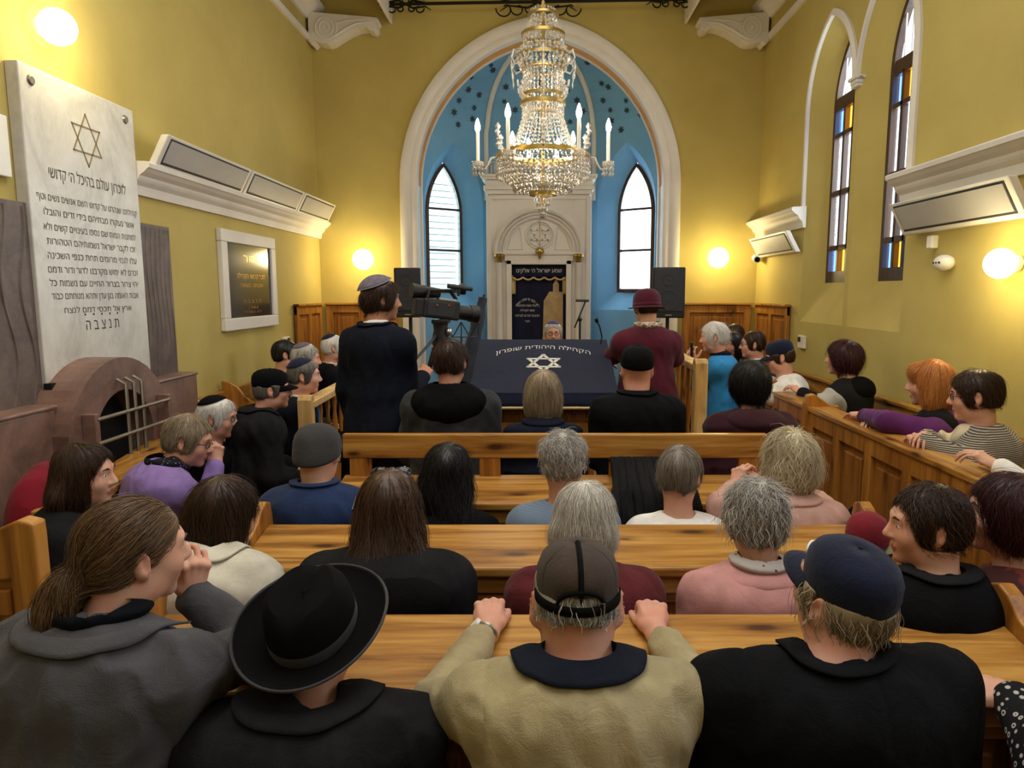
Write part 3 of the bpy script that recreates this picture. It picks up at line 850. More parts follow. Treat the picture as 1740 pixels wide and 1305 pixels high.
ws = thing('white_sign', 'white sign at the left edge behind the marble plaque', 'sign', (-2.5, 3.1, 2.3))
MB().box((-2.5, 2.85, 2.28), (-2.47, 3.415, 2.56)).build('board', M_['whiteplastic'], ws, bevel=.004)

def thermostat(label, x, y, z, sx):
    o = thing('thermostat', label, 'thermostat', (x, y, z), 0, 'wall thermostats')
    MB().box((min(x, x + sx * .03), y - .075, z - .06), (max(x, x + sx * .03), y + .075, z + .06)).build('casing', M_['whiteplastic'], o, bevel=.006)
    MB().box((min(x + sx * .028, x + sx * .034), y + .0, z - .0), (max(x + sx * .028, x + sx * .034), y + .06, z + .045)).build('display', M_['black'], o)
thermostat('white thermostat on the left wall beside the panelled corner', -2.5, 6.95, 1.25, 1)
thermostat('white thermostat on the right wall beside the panelled corner', 2.5, 6.66, 1.28, -1)
al = thing('alarm_sounder', 'oval white alarm sounder on the right wall left of the globe lamp', 'alarm', (2.5, 4.36, 1.93))
MB().ball((2.47, 4.36, 1.925), (.05, .085, .05), 16, 10).build('casing', M_['whiteplastic'], al, smooth=True)
for a in range(3):
    MB().cyl((2.425, 4.33 + a * .03, 1.925), (2.419, 4.33 + a * .03, 1.925), .007, 8).build('sound_hole', M_['gap'], al)
ms = thing('motion_sensor', 'small white box sensor under the large grey heater', 'sensor', (2.5, 4.52, 2.03))
MB().box((2.455, 4.49, 2.02), (2.5, 4.55, 2.10)).build('casing', M_['whiteplastic'], ms, bevel=.006)
sc = thing('security_camera', 'small white security camera in the back right corner', 'camera', (2.5, 8.0, 2.1))
MB().cyl((2.5, 8.0, 2.14), (2.42, 7.97, 2.14), .016, 10).build('arm', M_['whiteplastic'], sc, smooth=True)
MB().cyl((2.43, 8.03, 2.13), (2.40, 7.86, 2.10), .04, 16).build('body', M_['whiteplastic'], sc, smooth=True)
MB().cyl((2.40, 7.862, 2.10), (2.398, 7.85, 2.098), .028, 16).build('lens', M_['lens'], sc)
# ------------------------------------------------------------------ the ark in the apse
AX = .005
ark = thing('torah_ark', 'white carved ark with arched pediment and columns in the blue apse', 'ark', (AX, 8.95, .15))
m = MB()
m.box((AX - .62, 8.80, .15), (AX - .40, 9.24, 2.92)).box((AX + .40, 8.80, .15), (AX + .62, 9.24, 2.92)).box((AX - .41, 8.80, 2.10), (AX + .41, 9.24, 2.92)).box((AX - .41, 9.12, .15), (AX + .41, 9.24, 2.2))
m.box((AX - .64, 8.775, .15), (AX - .575, 8.81, 2.90)).box((AX + .575, 8.775, .15), (AX + .64, 8.81, 2.90))
m.build('ark_body', M_['white'], ark, bevel=.008)
fA = lambda u, v, d: (AX + u, 8.80 - d, v)
m = MB()
for lo_, hi_, p in ((2.86, 2.90, .02), (2.92, 2.97, .03), (2.97, 3.02, .05), (3.02, 3.09, .03), (3.09, 3.12, .07), (3.12, 3.15, .085)):
    m.box((AX - .62 - p, 8.80 - p, lo_), (AX + .62 + p, 9.24, hi_))
m.build('cornice', M_['white'], ark, bevel=.006)
m = MB()
for k in range(30):
    x = AX - .62 + k * 1.24 / 29
    m.box((x - .012, 8.83, 3.15), (x + .012, 8.86, 3.30))
m.box((AX - .64, 8.82, 3.29), (AX + .64, 8.87, 3.31))
m.build('cresting', M_['heatpanel'], ark)
def half_arch(r, zc, hgt, n=24): return [(r * math.cos(PI * k / n), zc + hgt * math.sin(PI * k / n)) for k in range(n + 1)]
m = MB()
for r, hh, w, d in ((.535, .52, .05, .06), (.475, .465, .022, .035), (.435, .425, .03, .045)):
    m.sweep(half_arch(r, 2.22, hh), [(-w / 2, 0), (-w / 2, d * .7), (0, d), (w / 2, d * .7), (w / 2, 0)], fA)
m.build('arch_moulding', M_['white'], ark, smooth=True)
m = MB()
cz = 2.435
for r, t in ((.165, .012), (.14, .007)):
    m.tube([(AX + .01 + r * math.cos(a), 8.79, cz + r * math.sin(a)) for a in np.linspace(0, 2 * PI, 32, endpoint=False)], t, 6, closed=True)
m.build('medallion_ring', M_['white'], ark, smooth=True)
star_lines(.01, cz, .115, .016, fA, d=.018).build('medallion_star', M_['white'], ark)
m = MB()
for sx in (-1, 1):
    m.sweep([(sx * .20, 2.26), (sx * .39, 2.26), (sx * .33, 2.44), (sx * .23, 2.53)][::(1 if sx > 0 else -1)], [(-.008, 0), (0, .015), (.008, 0)], fA, closed=True)
m.build('spandrel_moulding', M_['white'], ark)
m = MB()
m.box((AX - .55, 8.74, 2.195), (AX + .55, 8.81, 2.225)).box((AX - .42, 8.76, 2.12), (AX + .42, 8.81, 2.20))
m.box((AX - .40, 8.755, .15), (AX - .335, 8.83, 2.13)).box((AX + .335, 8.755, .15), (AX + .40, 8.83, 2.13)).box((AX - .40, 8.755, 2.08), (AX + .40, 8.83, 2.13))
m.build('door_surround', M_['white'], ark, bevel=.006)
for sx in (-1, 1):
    MB().lathe([(.055, .15), (.055, .22), (.045, .25), (.042, 1.2), (.036, 2.08), (.044, 2.09), (.044, 2.10)], (AX + sx * .485, 8.72, 0), 16).build('column', M_['white'], ark, smooth=True)
    c = MB().lathe([(.036, 2.10), (.045, 2.15), (.062, 2.20), (.058, 2.205)], (AX + sx * .485, 8.72, 0), 8)
    for k in range(8):
        a = k * PI / 4
        c.ball((AX + sx * .485 + .05 * math.cos(a), 8.72 + .05 * math.sin(a), 2.18), (.014, .014, .022), 6, 4)
    c.build('capital', M_['brass'], ark, smooth=True)
lm = thing('eternal_lamp', 'small brass lamp hanging in front of the ark medallion', 'lamp', (AX + .01, 8.68, 2.2))
MB().lathe([(.0, 2.14), (.012, 2.15), (.018, 2.18), (.05, 2.21), (.055, 2.24), (.04, 2.27), (.02, 2.275)], (AX + .01, 8.68, 0), 14).build('bowl', M_['brass'], lm, smooth=True)
MB().tube([(AX + .01, 8.68, 2.27), (AX + .01, 8.68, 2.60), (AX + .01, 8.79, 2.62)], .004, 5).build('chain', M_['brass'], lm)

cur = thing('ark_curtain', 'dark navy curtain with silver lettering and a tan stepped tower, hung in the ark', 'curtain', (AX, 8.86, .3))
def wavy(x0, x1, y, z0, z1, mt, name, parent, amp=.012, fr=34, n=50, k=6, thick=.008):
    vs = []; fs = []
    for j in range(k + 1):
        z = z0 + (z1 - z0) * j / k
        for i in range(n + 1):
            x = x0 + (x1 - x0) * i / n
            vs.append((x, y + amp * math.sin(fr * x + .4 * j * .2), z))
    for j in range(k):
        for i in range(n): a = j * (n + 1) + i; fs.append((a, a + 1, a + n + 2, a + n + 1))
    o = MB().add(vs, fs).build(name, mt, parent, smooth=True)
    s = o.modifiers.new('thickness', 'SOLIDIFY'); s.thickness = thick
    return o
wavy(AX - .34, AX + .34, 8.90, .3, 2.08, M_['navy'], 'curtain_cloth', cur, .008)
wavy(AX - .335, AX + .335, 8.84, 1.93, 2.07, M_['navy'], 'valance', cur, .012)
m = MB()
for k in range(5):
    x = AX - .33 + k * .132
    m.tube([(x + .132 * t, 8.83, 1.925 - .028 * math.sin(PI * t)) for t in np.linspace(0, 1, 9)], .012, 6)
m.build('fringe', M_['goldcloth'], cur, smooth=True)
text_mesh('שמע ישראל ה׳ אלקינו', .07, lambda u, v, d: (AX + u, 8.822 - d, 1.985 + v), M_['silver'], 'silver_lettering', cur, .001, width=.56, bold=.001)
tw = [(.02, 1.0), (.30, 1.0), (.30, 1.72), (.29, 1.745), (.25, 1.75), (.25, 1.84), (.235, 1.87), (.225, 1.905), (.205, 1.905), (.195, 1.87), (.175, 1.84), (.175, 1.75), (.13, 1.75), (.10, 1.70), (.075, 1.66), (.06, 1.64), (.05, 1.2)]
MB().prism(tw, lambda u, v, d: (AX + u, 8.885 - d, v), 0, .006).build('tower_applique', M_['tan'], cur)
text_mesh('דע לפני מי אתה עומד', .05, lambda u, v, d: (AX - .145 + u, 8.884 - d, 1.64 + v), M_['silver'], 'silver_lettering', cur, .001, width=.30, bold=.001, bend=lambda x, y: (x, y - x * x * 4.0))
for tx, z, wd in (('לעילוי נשמת הקדושים', 1.565, .25), ('אנשי הקהילה', 1.505, .18), ('תנצבה זכרם לברכה', 1.44, .30), ('תשע״ד', 1.37, .06)):
    text_mesh(tx, .04, lambda u, v, d, z=z: (AX - .145 + u, 8.884 - d, z + v), M_['silver'], 'silver_lettering', cur, .001, width=wd, bold=.001)
for sx in (-1, 1):
    wavy(AX + sx * .325 - .03, AX + sx * .325 + .03, 8.85, 1.72, 1.95, M_['goldcloth'], 'side_drape', cur, .010, 120, 14)

# ------------------------------------------------------------------ panelled screens in the corners
def panelled(name, label, cat, u0, u1, z0, z1, fr, cols, group=None, rail=.09, cap=True, mats=('wood_panel', 'wood_z', 'wood_x'), rows=((0, 1),), loc=(0, 0, 0), parent=None, th=.035):
    o = parent or thing(name, label, cat, loc, 0, group)
    f = MB(); n = cols; stile = .08
    us = [u0 + (u1 - u0 - stile) * k / n for k in range(n + 1)]
    def bx(a, b, c, d, e0, e1, mb):
        mb.prism([(a, c), (b, c), (b, d), (a, d)], fr, e0, e1)
    for u in us: bx(u, u + stile, z0, z1, 0, th, f)
    zr = []
    H = z1 - z0
    for (a, b) in rows: zr += [z0 + H * a, z0 + H * b]
    bx(u0, u1, z0, z0 + rail, 0.001, th - .001, f); bx(u0, u1, z1 - rail, z1, 0.001, th - .001, f)
    for (a, b) in rows[1:]: bx(u0, u1, z0 + H * a - rail / 2, z0 + H * a + rail / 2, .001, th - .001, f)
    f.build('frame', M_[mats[1]], o, bevel=.004)
    for k in range(n):
        for q, (a, b) in enumerate(rows):
            p = MB(); A = z0 + H * a + (rail if a == 0 else rail / 2); B = z0 + H * b - (rail if b == 1 else rail / 2)
            bx(us[k] + stile, us[k + 1], A, B, 0, th * .35, p)
            bx(us[k] + stile + .045, us[k + 1] - .045, A + .045, B - .045, 0, th * .7, p)
            p.build('panel', M_[mats[0]], o, bevel=.006)
    if cap:
        c = MB(); bx(u0 - .01, u1 + .01, z1, z1 + .025, -.0, th + .025, c); c.build('cap_rail', M_[mats[2]], o, bevel=.005)
    return o
panelled('panelled_screen', 'tall wooden panelled screen along the left wall by the corner', 'screen', 7.22, 8.06, .15, 1.60, lambda u, v, d: (-2.49 + d, u, v), 2, 'corner screens', loc=(-2.47, 7.65, .15))
panelled('panelled_screen', 'tall wooden panelled screen on the back wall left of the arch', 'screen', -2.44, -1.62, .15, 1.60, lambda u, v, d: (u, 8.18 - d, v), 2, 'corner screens', loc=(-2.0, 8.17, .15))
panelled('panelled_screen', 'tall wooden panelled screen on the back wall right of the arch', 'screen', 1.66, 2.44, .15, 1.60, lambda u, v, d: (u, 8.18 - d, v), 1, 'corner screens', loc=(2.0, 8.17, .15))
panelled('panelled_screen', 'tall wooden panelled screen along the right wall by the corner', 'screen', 7.02, 8.06, .15, 1.60, lambda u, v, d: (2.49 - d, u, v), 2, 'corner screens', loc=(2.47, 7.6, .15))

# ------------------------------------------------------------------ pews
def pew_end(x0, x1, Y, z0, zt):
    out = [(Y - .28, z0), (Y + .40, z0), (Y + .40, z0 + .42), (Y + .34, z0 + .50), (Y + .16, z0 + .56), (Y + .07, z0 + .66), (Y + .045, zt + .03), (Y + .03, zt + .075), (Y - .01, zt + .09), (Y - .05, zt + .075), (Y - .10, zt + .03), (Y - .20, zt - .01), (Y - .315, zt - .03), (Y - .32, zt - .09), (Y - .28, zt - .14)]
    return MB().prism(out, lambda u, v, d: (d, u, v), x0, x1)
def pew(label, Y, x0, x1, zf=0.0, zt=.88, ncol=5, rail=False, ledge=True, seat_z=.45, seatd=.42, front=True, ends=True):
    o = thing('pew', label, 'pew', ((x0 + x1) / 2, Y, 0), 0, 'rows of pine pews')
    if ledge:
        b = MB()
        b.hexa([(x0, Y - .31, zt - .085), (x1, Y - .31, zt - .085), (x1, Y, zt - .03), (x0, Y, zt - .03), (x0, Y - .31, zt - .05), (x1, Y - .31, zt - .05), (x1, Y, zt), (x0, Y, zt)])
        b.build('book_ledge', M_['wood_x'], o, bevel=.008)
        MB().box((x0 + .02, Y - .285, zt - .15), (x1 - .02, Y - .26, zt - .07)).build('ledge_apron', M_['wood_x'], o, bevel=.003)
    if front:
        fr = lambda u, v, d: (u, Y - .24 - d, v)
        panelled('', '', '', x0 + .02, x1 - .02, .02, zt - .10, fr, ncol, cap=False, parent=o, th=.03, mats=('wood_panel', 'wood_x', 'wood_x'))
    if rail:
        MB().box((x0, Y - .03, zt + .085), (x1, Y + .015, zt + .20)).build('back_rail', M_['wood_x'], o, bevel=.006)
        for k in range(4):
            x = x0 + .03 + (x1 - x0 - .16) * k / 3
            MB().box((x, Y - .025, zf), (x + .10, Y + .01, zt + .09)).build('back_post', M_['wood_z'], o, bevel=.004)
    else:
        MB().box((x0, Y - .035, zf + .1), (x1, Y - .002, zt - .032)).build('backrest', M_['wood_x'], o, bevel=.003)
    MB().box((x0, Y + .0, zf + seat_z - .035), (x1, Y + seatd, zf + seat_z)).build('seat', M_['wood_x'], o, bevel=.008)
    if ends:
        for a in (x0 - .045, x1):
            pew_end(a, a + .045, Y, .0, zt).build('pew_end', M_['wood_z'], o, bevel=.006)
    else:
        for a in (x0 + .05, x1 - .09):
            MB().box((a, Y + .05, 0), (a + .04, Y + seatd - .05, zf + seat_z - .034)).build('bench_leg', M_['wood_z'], o, bevel=.004)
    return o
pew('pine pew with a wide ledge, nearest the photographer', 1.83, -1.02, 1.24)
pew('pine pew with a knotty ledge behind the row of grey-haired women', 2.58, -1.02, 1.20)
pew('front pine pew with a raised open back rail at the platform', 3.31, -.93, 1.085, zf=.15, rail=True, ncol=4, ends=False)
pew('pine bench under the photographer holding the last row of sitters', 1.04, -1.3, 1.5, zt=.78, ledge=False, front=False, ends=False)

ep = thing('bench_end', 'wooden panelled bench end with a curved shoulder at the left edge', 'bench end', (-1.6, 1.72, 0))
MB().prism([(-2.3, 1.0), (-2.0, 1.03), (-1.7, 1.075), (-1.5, 1.10), (-1.40, 1.125), (-1.345, 1.165), (-1.30, 1.185), (-1.262, 1.175), (-1.26, 1.14), (-1.26, .0), (-1.33, .0), (-1.33, 1.03), (-2.3, .94)][::-1], lambda u, v, d: (u, 1.70 + d, v), 0, .05).build('curved_frame', M_['wood_z'], ep, bevel=.006)
MB().box((-2.3, 1.715, 0), (-1.32, 1.735, 1.04)).build('panel', M_['wood_panel'], ep)
MB().box((-1.47, 1.705, 0), (-1.43, 1.745, 1.08)).box((-2.3, 1.705, .93), (-1.34, 1.745, 1.0)).build('inner_frame', M_['wood_z'], ep, bevel=.005)
MB().box((-2.3, 1.75, .42), (-1.36, 2.1, .455)).build('seat', M_['wood_x'], ep, bevel=.006)

# wall pews on the left, seats turned to the middle of the room
wp = thing('side_pew', 'pine pew with a narrow top ledge standing before the red memorial', 'pew', (-2.0, 3.6, 0))
A = np.array((-2.0, 2.72)); B = np.array((-2.36, 4.56)); dr = (B - A) / np.linalg.norm(B - A); nr = np.array((dr[1], -dr[0]))
nr = nr if nr[0] > 0 else -nr
fW = lambda u, v, d: (*(A + dr * u + nr * d), v)
Lw = float(np.linalg.norm(B - A))
MB().prism([(0, .85), (Lw, .85), (Lw, .885), (0, .885)], fW, -.02, .17).build('top_ledge', M_['wood_y'], wp, bevel=.006)
MB().prism([(0, .1), (Lw, .1), (Lw, .85), (0, .85)], fW, .11, .145).build('backrest', M_['wood_y'], wp, bevel=.004)
MB().prism([(0, .42), (Lw, .42), (Lw, .455), (0, .455)], fW, .145, .55).build('seat', M_['wood_y'], wp, bevel=.006)
for u in (.0, Lw - .04):
    MB().prism([(u, 0), (u + .04, 0), (u + .04, .42), (u, .42)], fW, .11, .52).build('leg', M_['wood_z'], wp, bevel=.004)
wb_ = thing('side_bench', 'pine bench with curved dividers along the left wall towards the corner', 'bench', (-2.3, 5.9, .15))
MB().box((-2.49, 4.82, .25), (-2.45, 7.15, .98)).build('backrest', M_['wood_y'], wb_, bevel=.004)
MB().box((-2.45, 4.82, .56), (-2.05, 7.15, .60)).build('seat', M_['wood_y'], wb_, bevel=.006)
MB().box((-2.3, 4.84, .15), (-2.2, 7.13, .56)).build('plinth', M_['wood_y'], wb_)
dv = [(.0, .6), (.40, .6), (.40, .80), (.36, .86), (.26, .88), (.18, .93), (.12, 1.01), (.06, 1.05), (.0, 1.06)]
for y in (4.80, 5.45, 6.1, 6.75):
    MB().prism(dv, lambda u, v, d, y=y: (-2.47 + u, y + d, v), 0, .035).build('divider', M_['wood_z'], wb_, bevel=.005)

def baluster_rail(label, name, P, Q, zb, zt, nb, zt2=None):
    P = np.array(P); Q = np.array(Q); L = np.linalg.norm(Q - P); d_ = (Q - P) / L; n_ = np.array((-d_[1], d_[0])); zt2 = zt if zt2 is None else zt2
    o = thing(name, label, 'railing', (*(P + Q) / 2, zb), 0, 'railings round the platform')
    F_ = lambda u, v, d: (*(P + d_ * u + n_ * d), v)
    sl = (zt2 - zt) / L
    MB().prism([(0, zt - .05), (L, zt2 - .05), (L, zt2), (0, zt)], F_, -.05, .05).build('hand_rail', M_['wood_pale'], o, bevel=.008)
    MB().prism([(0, zb + .08), (L, zb + .08), (L, zb + .14), (0, zb + .14)], F_, -.03, .03).build('bottom_rail', M_['wood_z'], o, bevel=.004)
    zm = zb + (zt - zb) * .45
    MB().prism([(0, zm - .03), (L, zm - .03), (L, zm + .03), (0, zm + .03)], F_, -.03, .03).build('middle_rail', M_['wood_z'], o, bevel=.004)
    MB().prism([(0, zb + .14), (L, zb + .14), (L, zm - .03), (0, zm - .03)], F_, -.01, .01).build('lower_panel', M_['wood_panel'], o)
    for k in range(nb):
        u = L * (k + .7) / (nb + .4)
        z1 = zt + sl * u - .05; h = z1 - zm
        MB().lathe([(.014, zm), (.020, zm + h * .12), (.012, zm + h * .2), (.024, zm + h * .45), (.012, zm + h * .72), (.018, zm + h * .85), (.014, z1)], (*(P + d_ * u), 0), 10).build('baluster', M_['wood_z'], o, smooth=True)
    for u, z1 in ((0, zt + .03), (L, zt2 + .03)):
        MB().prism([(u - .04, zb), (u + .04, zb), (u + .04, z1 - .02), (u + .02, z1 + .01), (u - .02, z1 + .01), (u - .04, z1 - .02)], F_, -.045, .045).build('post', M_['wood_pale'], o, bevel=.006)
    return o
baluster_rail('pale wooden baluster railing left of the standing cameraman', 'railing', (-1.50, 4.50), (-1.56, 6.3), .15, 1.05, 9)
baluster_rail('pale wooden baluster railing right of the lectern beside the woman in maroon', 'railing', (1.12, 4.86), (1.07, 5.75), .15, 1.25, 5, 1.29)

# right partition and wall bench
pt = thing('panelled_barrier', 'long panelled pine partition before the women along the right wall', 'partition', (1.74, 3.4, 0))
panelled('', '', '', 1.6, 4.42, .0, 1.0, lambda u, v, d: (1.745 - d, u, v), 7, cap=False, parent=pt, mats=('wood_panel', 'wood_z', 'wood_y'), th=.035)
panelled('', '', '', 4.46, 5.15, .0, 1.0, lambda u, v, d: (1.745 - d, u, v), 2, cap=False, parent=pt, mats=('wood_panel', 'wood_z', 'wood_y'), th=.035)
MB().box((1.70, 1.6, 1.0), (1.86, 4.42, 1.03)).build('top_ledge', M_['wood_y'], pt, bevel=.006)
MB().box((1.70, 4.46, 1.0), (1.86, 5.15, 1.03)).build('top_ledge', M_['wood_y'], pt, bevel=.006)
MB().box((1.745, 1.6, .0), (1.77, 5.15, 1.0)).build('back_boards', M_['wood_panel'], pt)
for y in (4.40, 5.13):
    MB().prism([(1.685, 0), (1.93, 0), (1.93, .97), (1.90, 1.035), (1.84, 1.04), (1.78, 1.08), (1.74, 1.11), (1.70, 1.10), (1.685, 1.05)], lambda u, v, d, y=y: (u, y + d, v), 0, .06).build('scrolled_post', M_['wood_z'], pt, bevel=.006)
rb = thing('side_bench', 'long pine bench with a boarded back along the right wall', 'bench', (2.3, 4.3, 0))
MB().box((2.45, 1.6, .10), (2.485, 6.95, .98)).build('backrest', M_['wood_y'], rb, bevel=.004)
MB().box((2.43, 1.6, .98), (2.49, 6.95, 1.005)).build('back_cap', M_['wood_y'], rb, bevel=.005)
MB().box((2.05, 1.6, .43), (2.45, 6.95, .465)).build('seat', M_['wood_y'], rb, bevel=.006)
MB().box((2.15, 1.62, 0), (2.2, 6.93, .43)).build('plinth', M_['wood_y'], rb)

# ------------------------------------------------------------------ reading table on the platform
BX = .035
tb = thing('reading_table', 'wooden reading table with gold carved letters in the middle of the platform', 'table', (BX, 4.9, .15))
MB().hexa([(BX - .40, 4.56, .15), (BX + .40, 4.56, .15), (BX + .40, 5.28, .15), (BX - .40, 5.28, .15), (BX - .40, 4.56, 1.05), (BX + .40, 4.56, 1.05), (BX + .40, 5.28, 1.32), (BX - .40, 5.28, 1.32)]).build('table_body', M_['wood_panel'], tb, bevel=.006)
for x in (BX - .36, BX + .36):
    MB().box((x - .03, 4.53, .15), (x + .03, 4.57, 1.03)).build('front_post', M_['wood_pale'], tb, bevel=.005)
MB().box((BX - .42, 4.52, 1.0), (BX + .42, 4.56, 1.04)).build('front_moulding', M_['wood_pale'], tb, bevel=.005)
MB().box((BX - .34, 4.545, .80), (BX + .34, 4.562, .90)).build('letter_board', M_['wood_z'], tb)
text_mesh('ברוך אתה ה׳ נותן התורה', .1, lambda u, v, d: (BX + u, 4.54 - d, .918 + v), M_['gold'], 'gold_lettering', tb, .004, width=.60, bold=.004)
cl = thing('table_cloth', 'navy cloth with a silver star and Hebrew lettering over the reading table', 'cloth', (BX, 4.9, 1.0))
def clothpt(u, t):   # u across, t: 0 back .. 1 front
    return np.array((BX + u, 5.32 - t * .84, 1.378 - t * .285))
nv = []; nf = []; NU, NV = 36, 30
prof = [(-.06, -.10)] + [(t, 0) for t in np.linspace(0, 1, 20)] + [(1.0, -.03), (1.005, -.06), (1.01, -.085)]
for t, dz in prof:
    for i in range(NU + 1):
        u = -.475 + .95 * i / NU; p = clothpt(u, min(max(t, 0), 1.0))
        wv = .006 * math.sin(9 * u + 5 * t) * (1 - abs(t - .5)) + (.008 * math.sin(30 * u) if dz else 0)
        nv.append(p + np.array((0, (-.01 if t > 1 else 0) - abs(wv) * (1 if dz else 0), dz + (wv * .3 if not dz else 0) + .012)))
k = len(prof)
for j in range(k - 1):
    for i in range(NU): a = j * (NU + 1) + i; nf.append((a, a + NU + 1, a + NU + 2, a + 1))
b0 = len(nv)
for sx in (0, NU):
    for j in range(1, k - 3):
        p = nv[j * (NU + 1) + sx]; nv.append(p + np.array(((.012 if sx else -.012), 0, -.12)))
nn = k - 4
for q, sx in enumerate((0, NU)):
    for j in range(1, k - 4):
        a = j * (NU + 1) + sx; b = (j + 1) * (NU + 1) + sx; c = b0 + q * nn + j - 1
        nf.append((a, b, c + 1, c))
o = MB().add(nv, nf).build('velvet', M_['navy'], cl, smooth=True)
sm = o.modifiers.new('thickness', 'SOLIDIFY'); sm.thickness = .008; sm.offset = 0
cf = lambda u, v, d: tuple(clothpt(u, 0) + np.array((0, -1, 0)) * 0 + (clothpt(0, 1) - clothpt(0, 0)) * (1 - v) + np.array((0, -.32, .95)) * (d + .016))
# v: 0 front edge .. 1 back edge (cloth plane is .887 m deep)
star_lines(.0, .52 * .887, .135, .022, lambda u, v, d: cf(u, v / .887, d), sxx=.90, d=.003).build('silver_star', M_['silver'], cl)
text_mesh('הקהילה היהודית שופרון', .09, lambda u, v, d: cf(u, .80 + v / .887, d), M_['silver'], 'silver_lettering', cl, .002, width=.68, bold=.004, bend=lambda x, y: (x, y * 1.1 - x * x * .95))
MB().tube([(BX - .47 + .94 * i / 30, 4.462 - .004 * (i % 2), 1.012) for i in range(31)], .010, 6).build('gold_fringe', M_['goldcloth'], cl)
gm = thing('gooseneck_microphone', 'thin black gooseneck microphone on the right back corner of the reading table', 'microphone', (.47, 5.2, 1.36))
MB().tube([(.46, 5.24, 1.36), (.47, 5.24, 1.42), (.45, 5.22, 1.50), (.43, 5.2, 1.53)], .006, 6).build('neck', M_['black'], gm)
MB().tube([(.43, 5.2, 1.53), (.42, 5.18, 1.56)], .014, 8).build('capsule', M_['black'], gm)

# ------------------------------------------------------------------ loudspeakers, microphone stand, music stand, banner, camera
def speaker(label, x, y, rz, w, z0, z1):
    o = thing('loudspeaker', label, 'loudspeaker', (x, y, .15), rz, 'loudspeakers on stands')
    c, s = math.cos(rz), math.sin(rz)
    T = lambda u, v, z: (x + c * u - s * v, y + s * u + c * v, z)
    h = w / 2; d = .26
    def hx(u0, u1, v0, v1, za, zb, inset=0):
        return [T(u0, v0, za), T(u1, v0, za), T(u1 - inset, v1, za), T(u0 + inset, v1, za), T(u0, v0, zb), T(u1, v0, zb), T(u1 - inset, v1, zb), T(u0 + inset, v1, zb)]
    MB().hexa(hx(-h, h, -d / 2, d / 2, z0, z1, .06)).build('cabinet', M_['black'], o, bevel=.012)
    MB().hexa(hx(-h + .015, h - .015, -d / 2 - .008, -d / 2 + .01, z0 + .06, z1 - .02)).build('grille', M_['speaker'], o, bevel=.006)
    MB().hexa(hx(-.03, .03, -d / 2 - .011, -d / 2 + .01, z0 + .022, z0 + .034)).build('badge', M_['metal'], o)
    for zc, r in ((z0 + (z1 - z0) * .36, .105), (z1 - .12, .055)):
        R = Matrix.Rotation(rz, 3, 'Z') @ Matrix.Rotation(PI / 2, 3, 'X')
        MB().lathe([(0, .010), (r * .5, .003), (r * .92, .008), (r, .0)], T(0, -d / 2 - .004, zc), 24, R).build('driver', M_['speaker'], o, smooth=True)
    MB().tube([T(0, 0, z0), T(0, 0, .20)], .018, 10).build('pole', M_['black'], o, smooth=True)
    for k in range(3):
        a = k * 2 * PI / 3 + .5
        MB().tube([T(0, 0, .62), T(.38 * math.cos(a), .38 * math.sin(a), .165)], .012, 8).build('leg', M_['black'], o, smooth=True)
speaker('black loudspeaker on a stand behind the standing cameraman', -1.245, 6.9, .0, .26, 1.505, 1.975)
speaker('black loudspeaker on a stand behind the woman in the maroon hat', 1.255, 6.9, -.12, .31, 1.50, 1.98)

mc = thing('microphone_stand', 'black boom microphone stand beside the right column of the ark', 'microphone stand', (.38, 6.5, .15))
MB().tube([(.38, 6.5, .17), (.38, 6.5, 1.50)], .010, 8).build('pole', M_['black'], mc, smooth=True)
MB().tube([(.33, 6.5, 1.42), (.42, 6.5, 1.64), (.43, 6.5, 1.67)], .008, 8).build('boom', M_['black'], mc, smooth=True)
MB().tube([(.34, 6.5, 1.67), (.46, 6.5, 1.668)], .012, 8).build('microphone', M_['black'], mc, smooth=True)
MB().ball((.38, 6.5, 1.50), .022, 8, 6).build('clutch', M_['black'], mc, smooth=True)
for k in range(3):
    a = k * 2 * PI / 3
    MB().tube([(.38, 6.5, .40), (.38 + .3 * math.cos(a), 6.5 + .3 * math.sin(a), .16)], .008, 6).build('leg', M_['black'], mc)
mu = thing('music_stand', 'thin wire music stand against the blue wall left of the ark', 'music stand', (-.72, 6.6, .15))
m = MB()
x0, x1, z0, z1 = -.88, -.56, 1.33, 1.47
for a, b in (((x0, z0), (x1, z0)), ((x0, z1), (x0, z0)), ((x1, z1), (x1, z0)), ((-.72, z1), (-.72, z0)), ((x0, z1), (-.80, z0)), ((-.80, z0), (-.72, z1)), ((-.72, z1), (-.64, z0)), ((-.64, z0), (x1, z1))):
    m.tube([(a[0], 6.6, a[1]), (b[0], 6.6, b[1])], .006, 6)
m.build('folding_desk', M_['black'], mu)
MB().tube([(-.72, 6.6, z0), (-.72, 6.6, .35)], .009, 8).build('pole', M_['black'], mu)
for k in range(3):
    a = k * 2 * PI / 3 + .3
    MB().tube([(-.72, 6.6, .55), (-.72 + .28 * math.cos(a), 6.6 + .28 * math.sin(a), .16)], .007, 6).build('leg', M_['black'], mu)
bn = thing('rolled_banner', 'dark grey furled banner leaning beside the left side of the ark', 'banner', (-.75, 6.9, .15))
m = MB(); pts = [(-.86, 6.85, .16), (-.72, 6.9, .9), (-.60, 6.96, 1.45), (-.535, 7.0, 1.72)]
m.tube(pts, .012, 8); m.build('staff', M_['black'], bn, smooth=True)
m = MB(); q = np.linspace(0, 1, 14); P0 = np.array((-.78, 6.87, .62)); P1 = np.array((-.545, 6.99, 1.69))
m.tube([P0 + (P1 - P0) * t for t in q], [.045 + .03 * math.sin(PI * t) + .008 * math.sin(25 * t) for t in q], 12)
m.build('furled_cloth', cloth('slate_cloth', '#343a48'), bn, smooth=True)

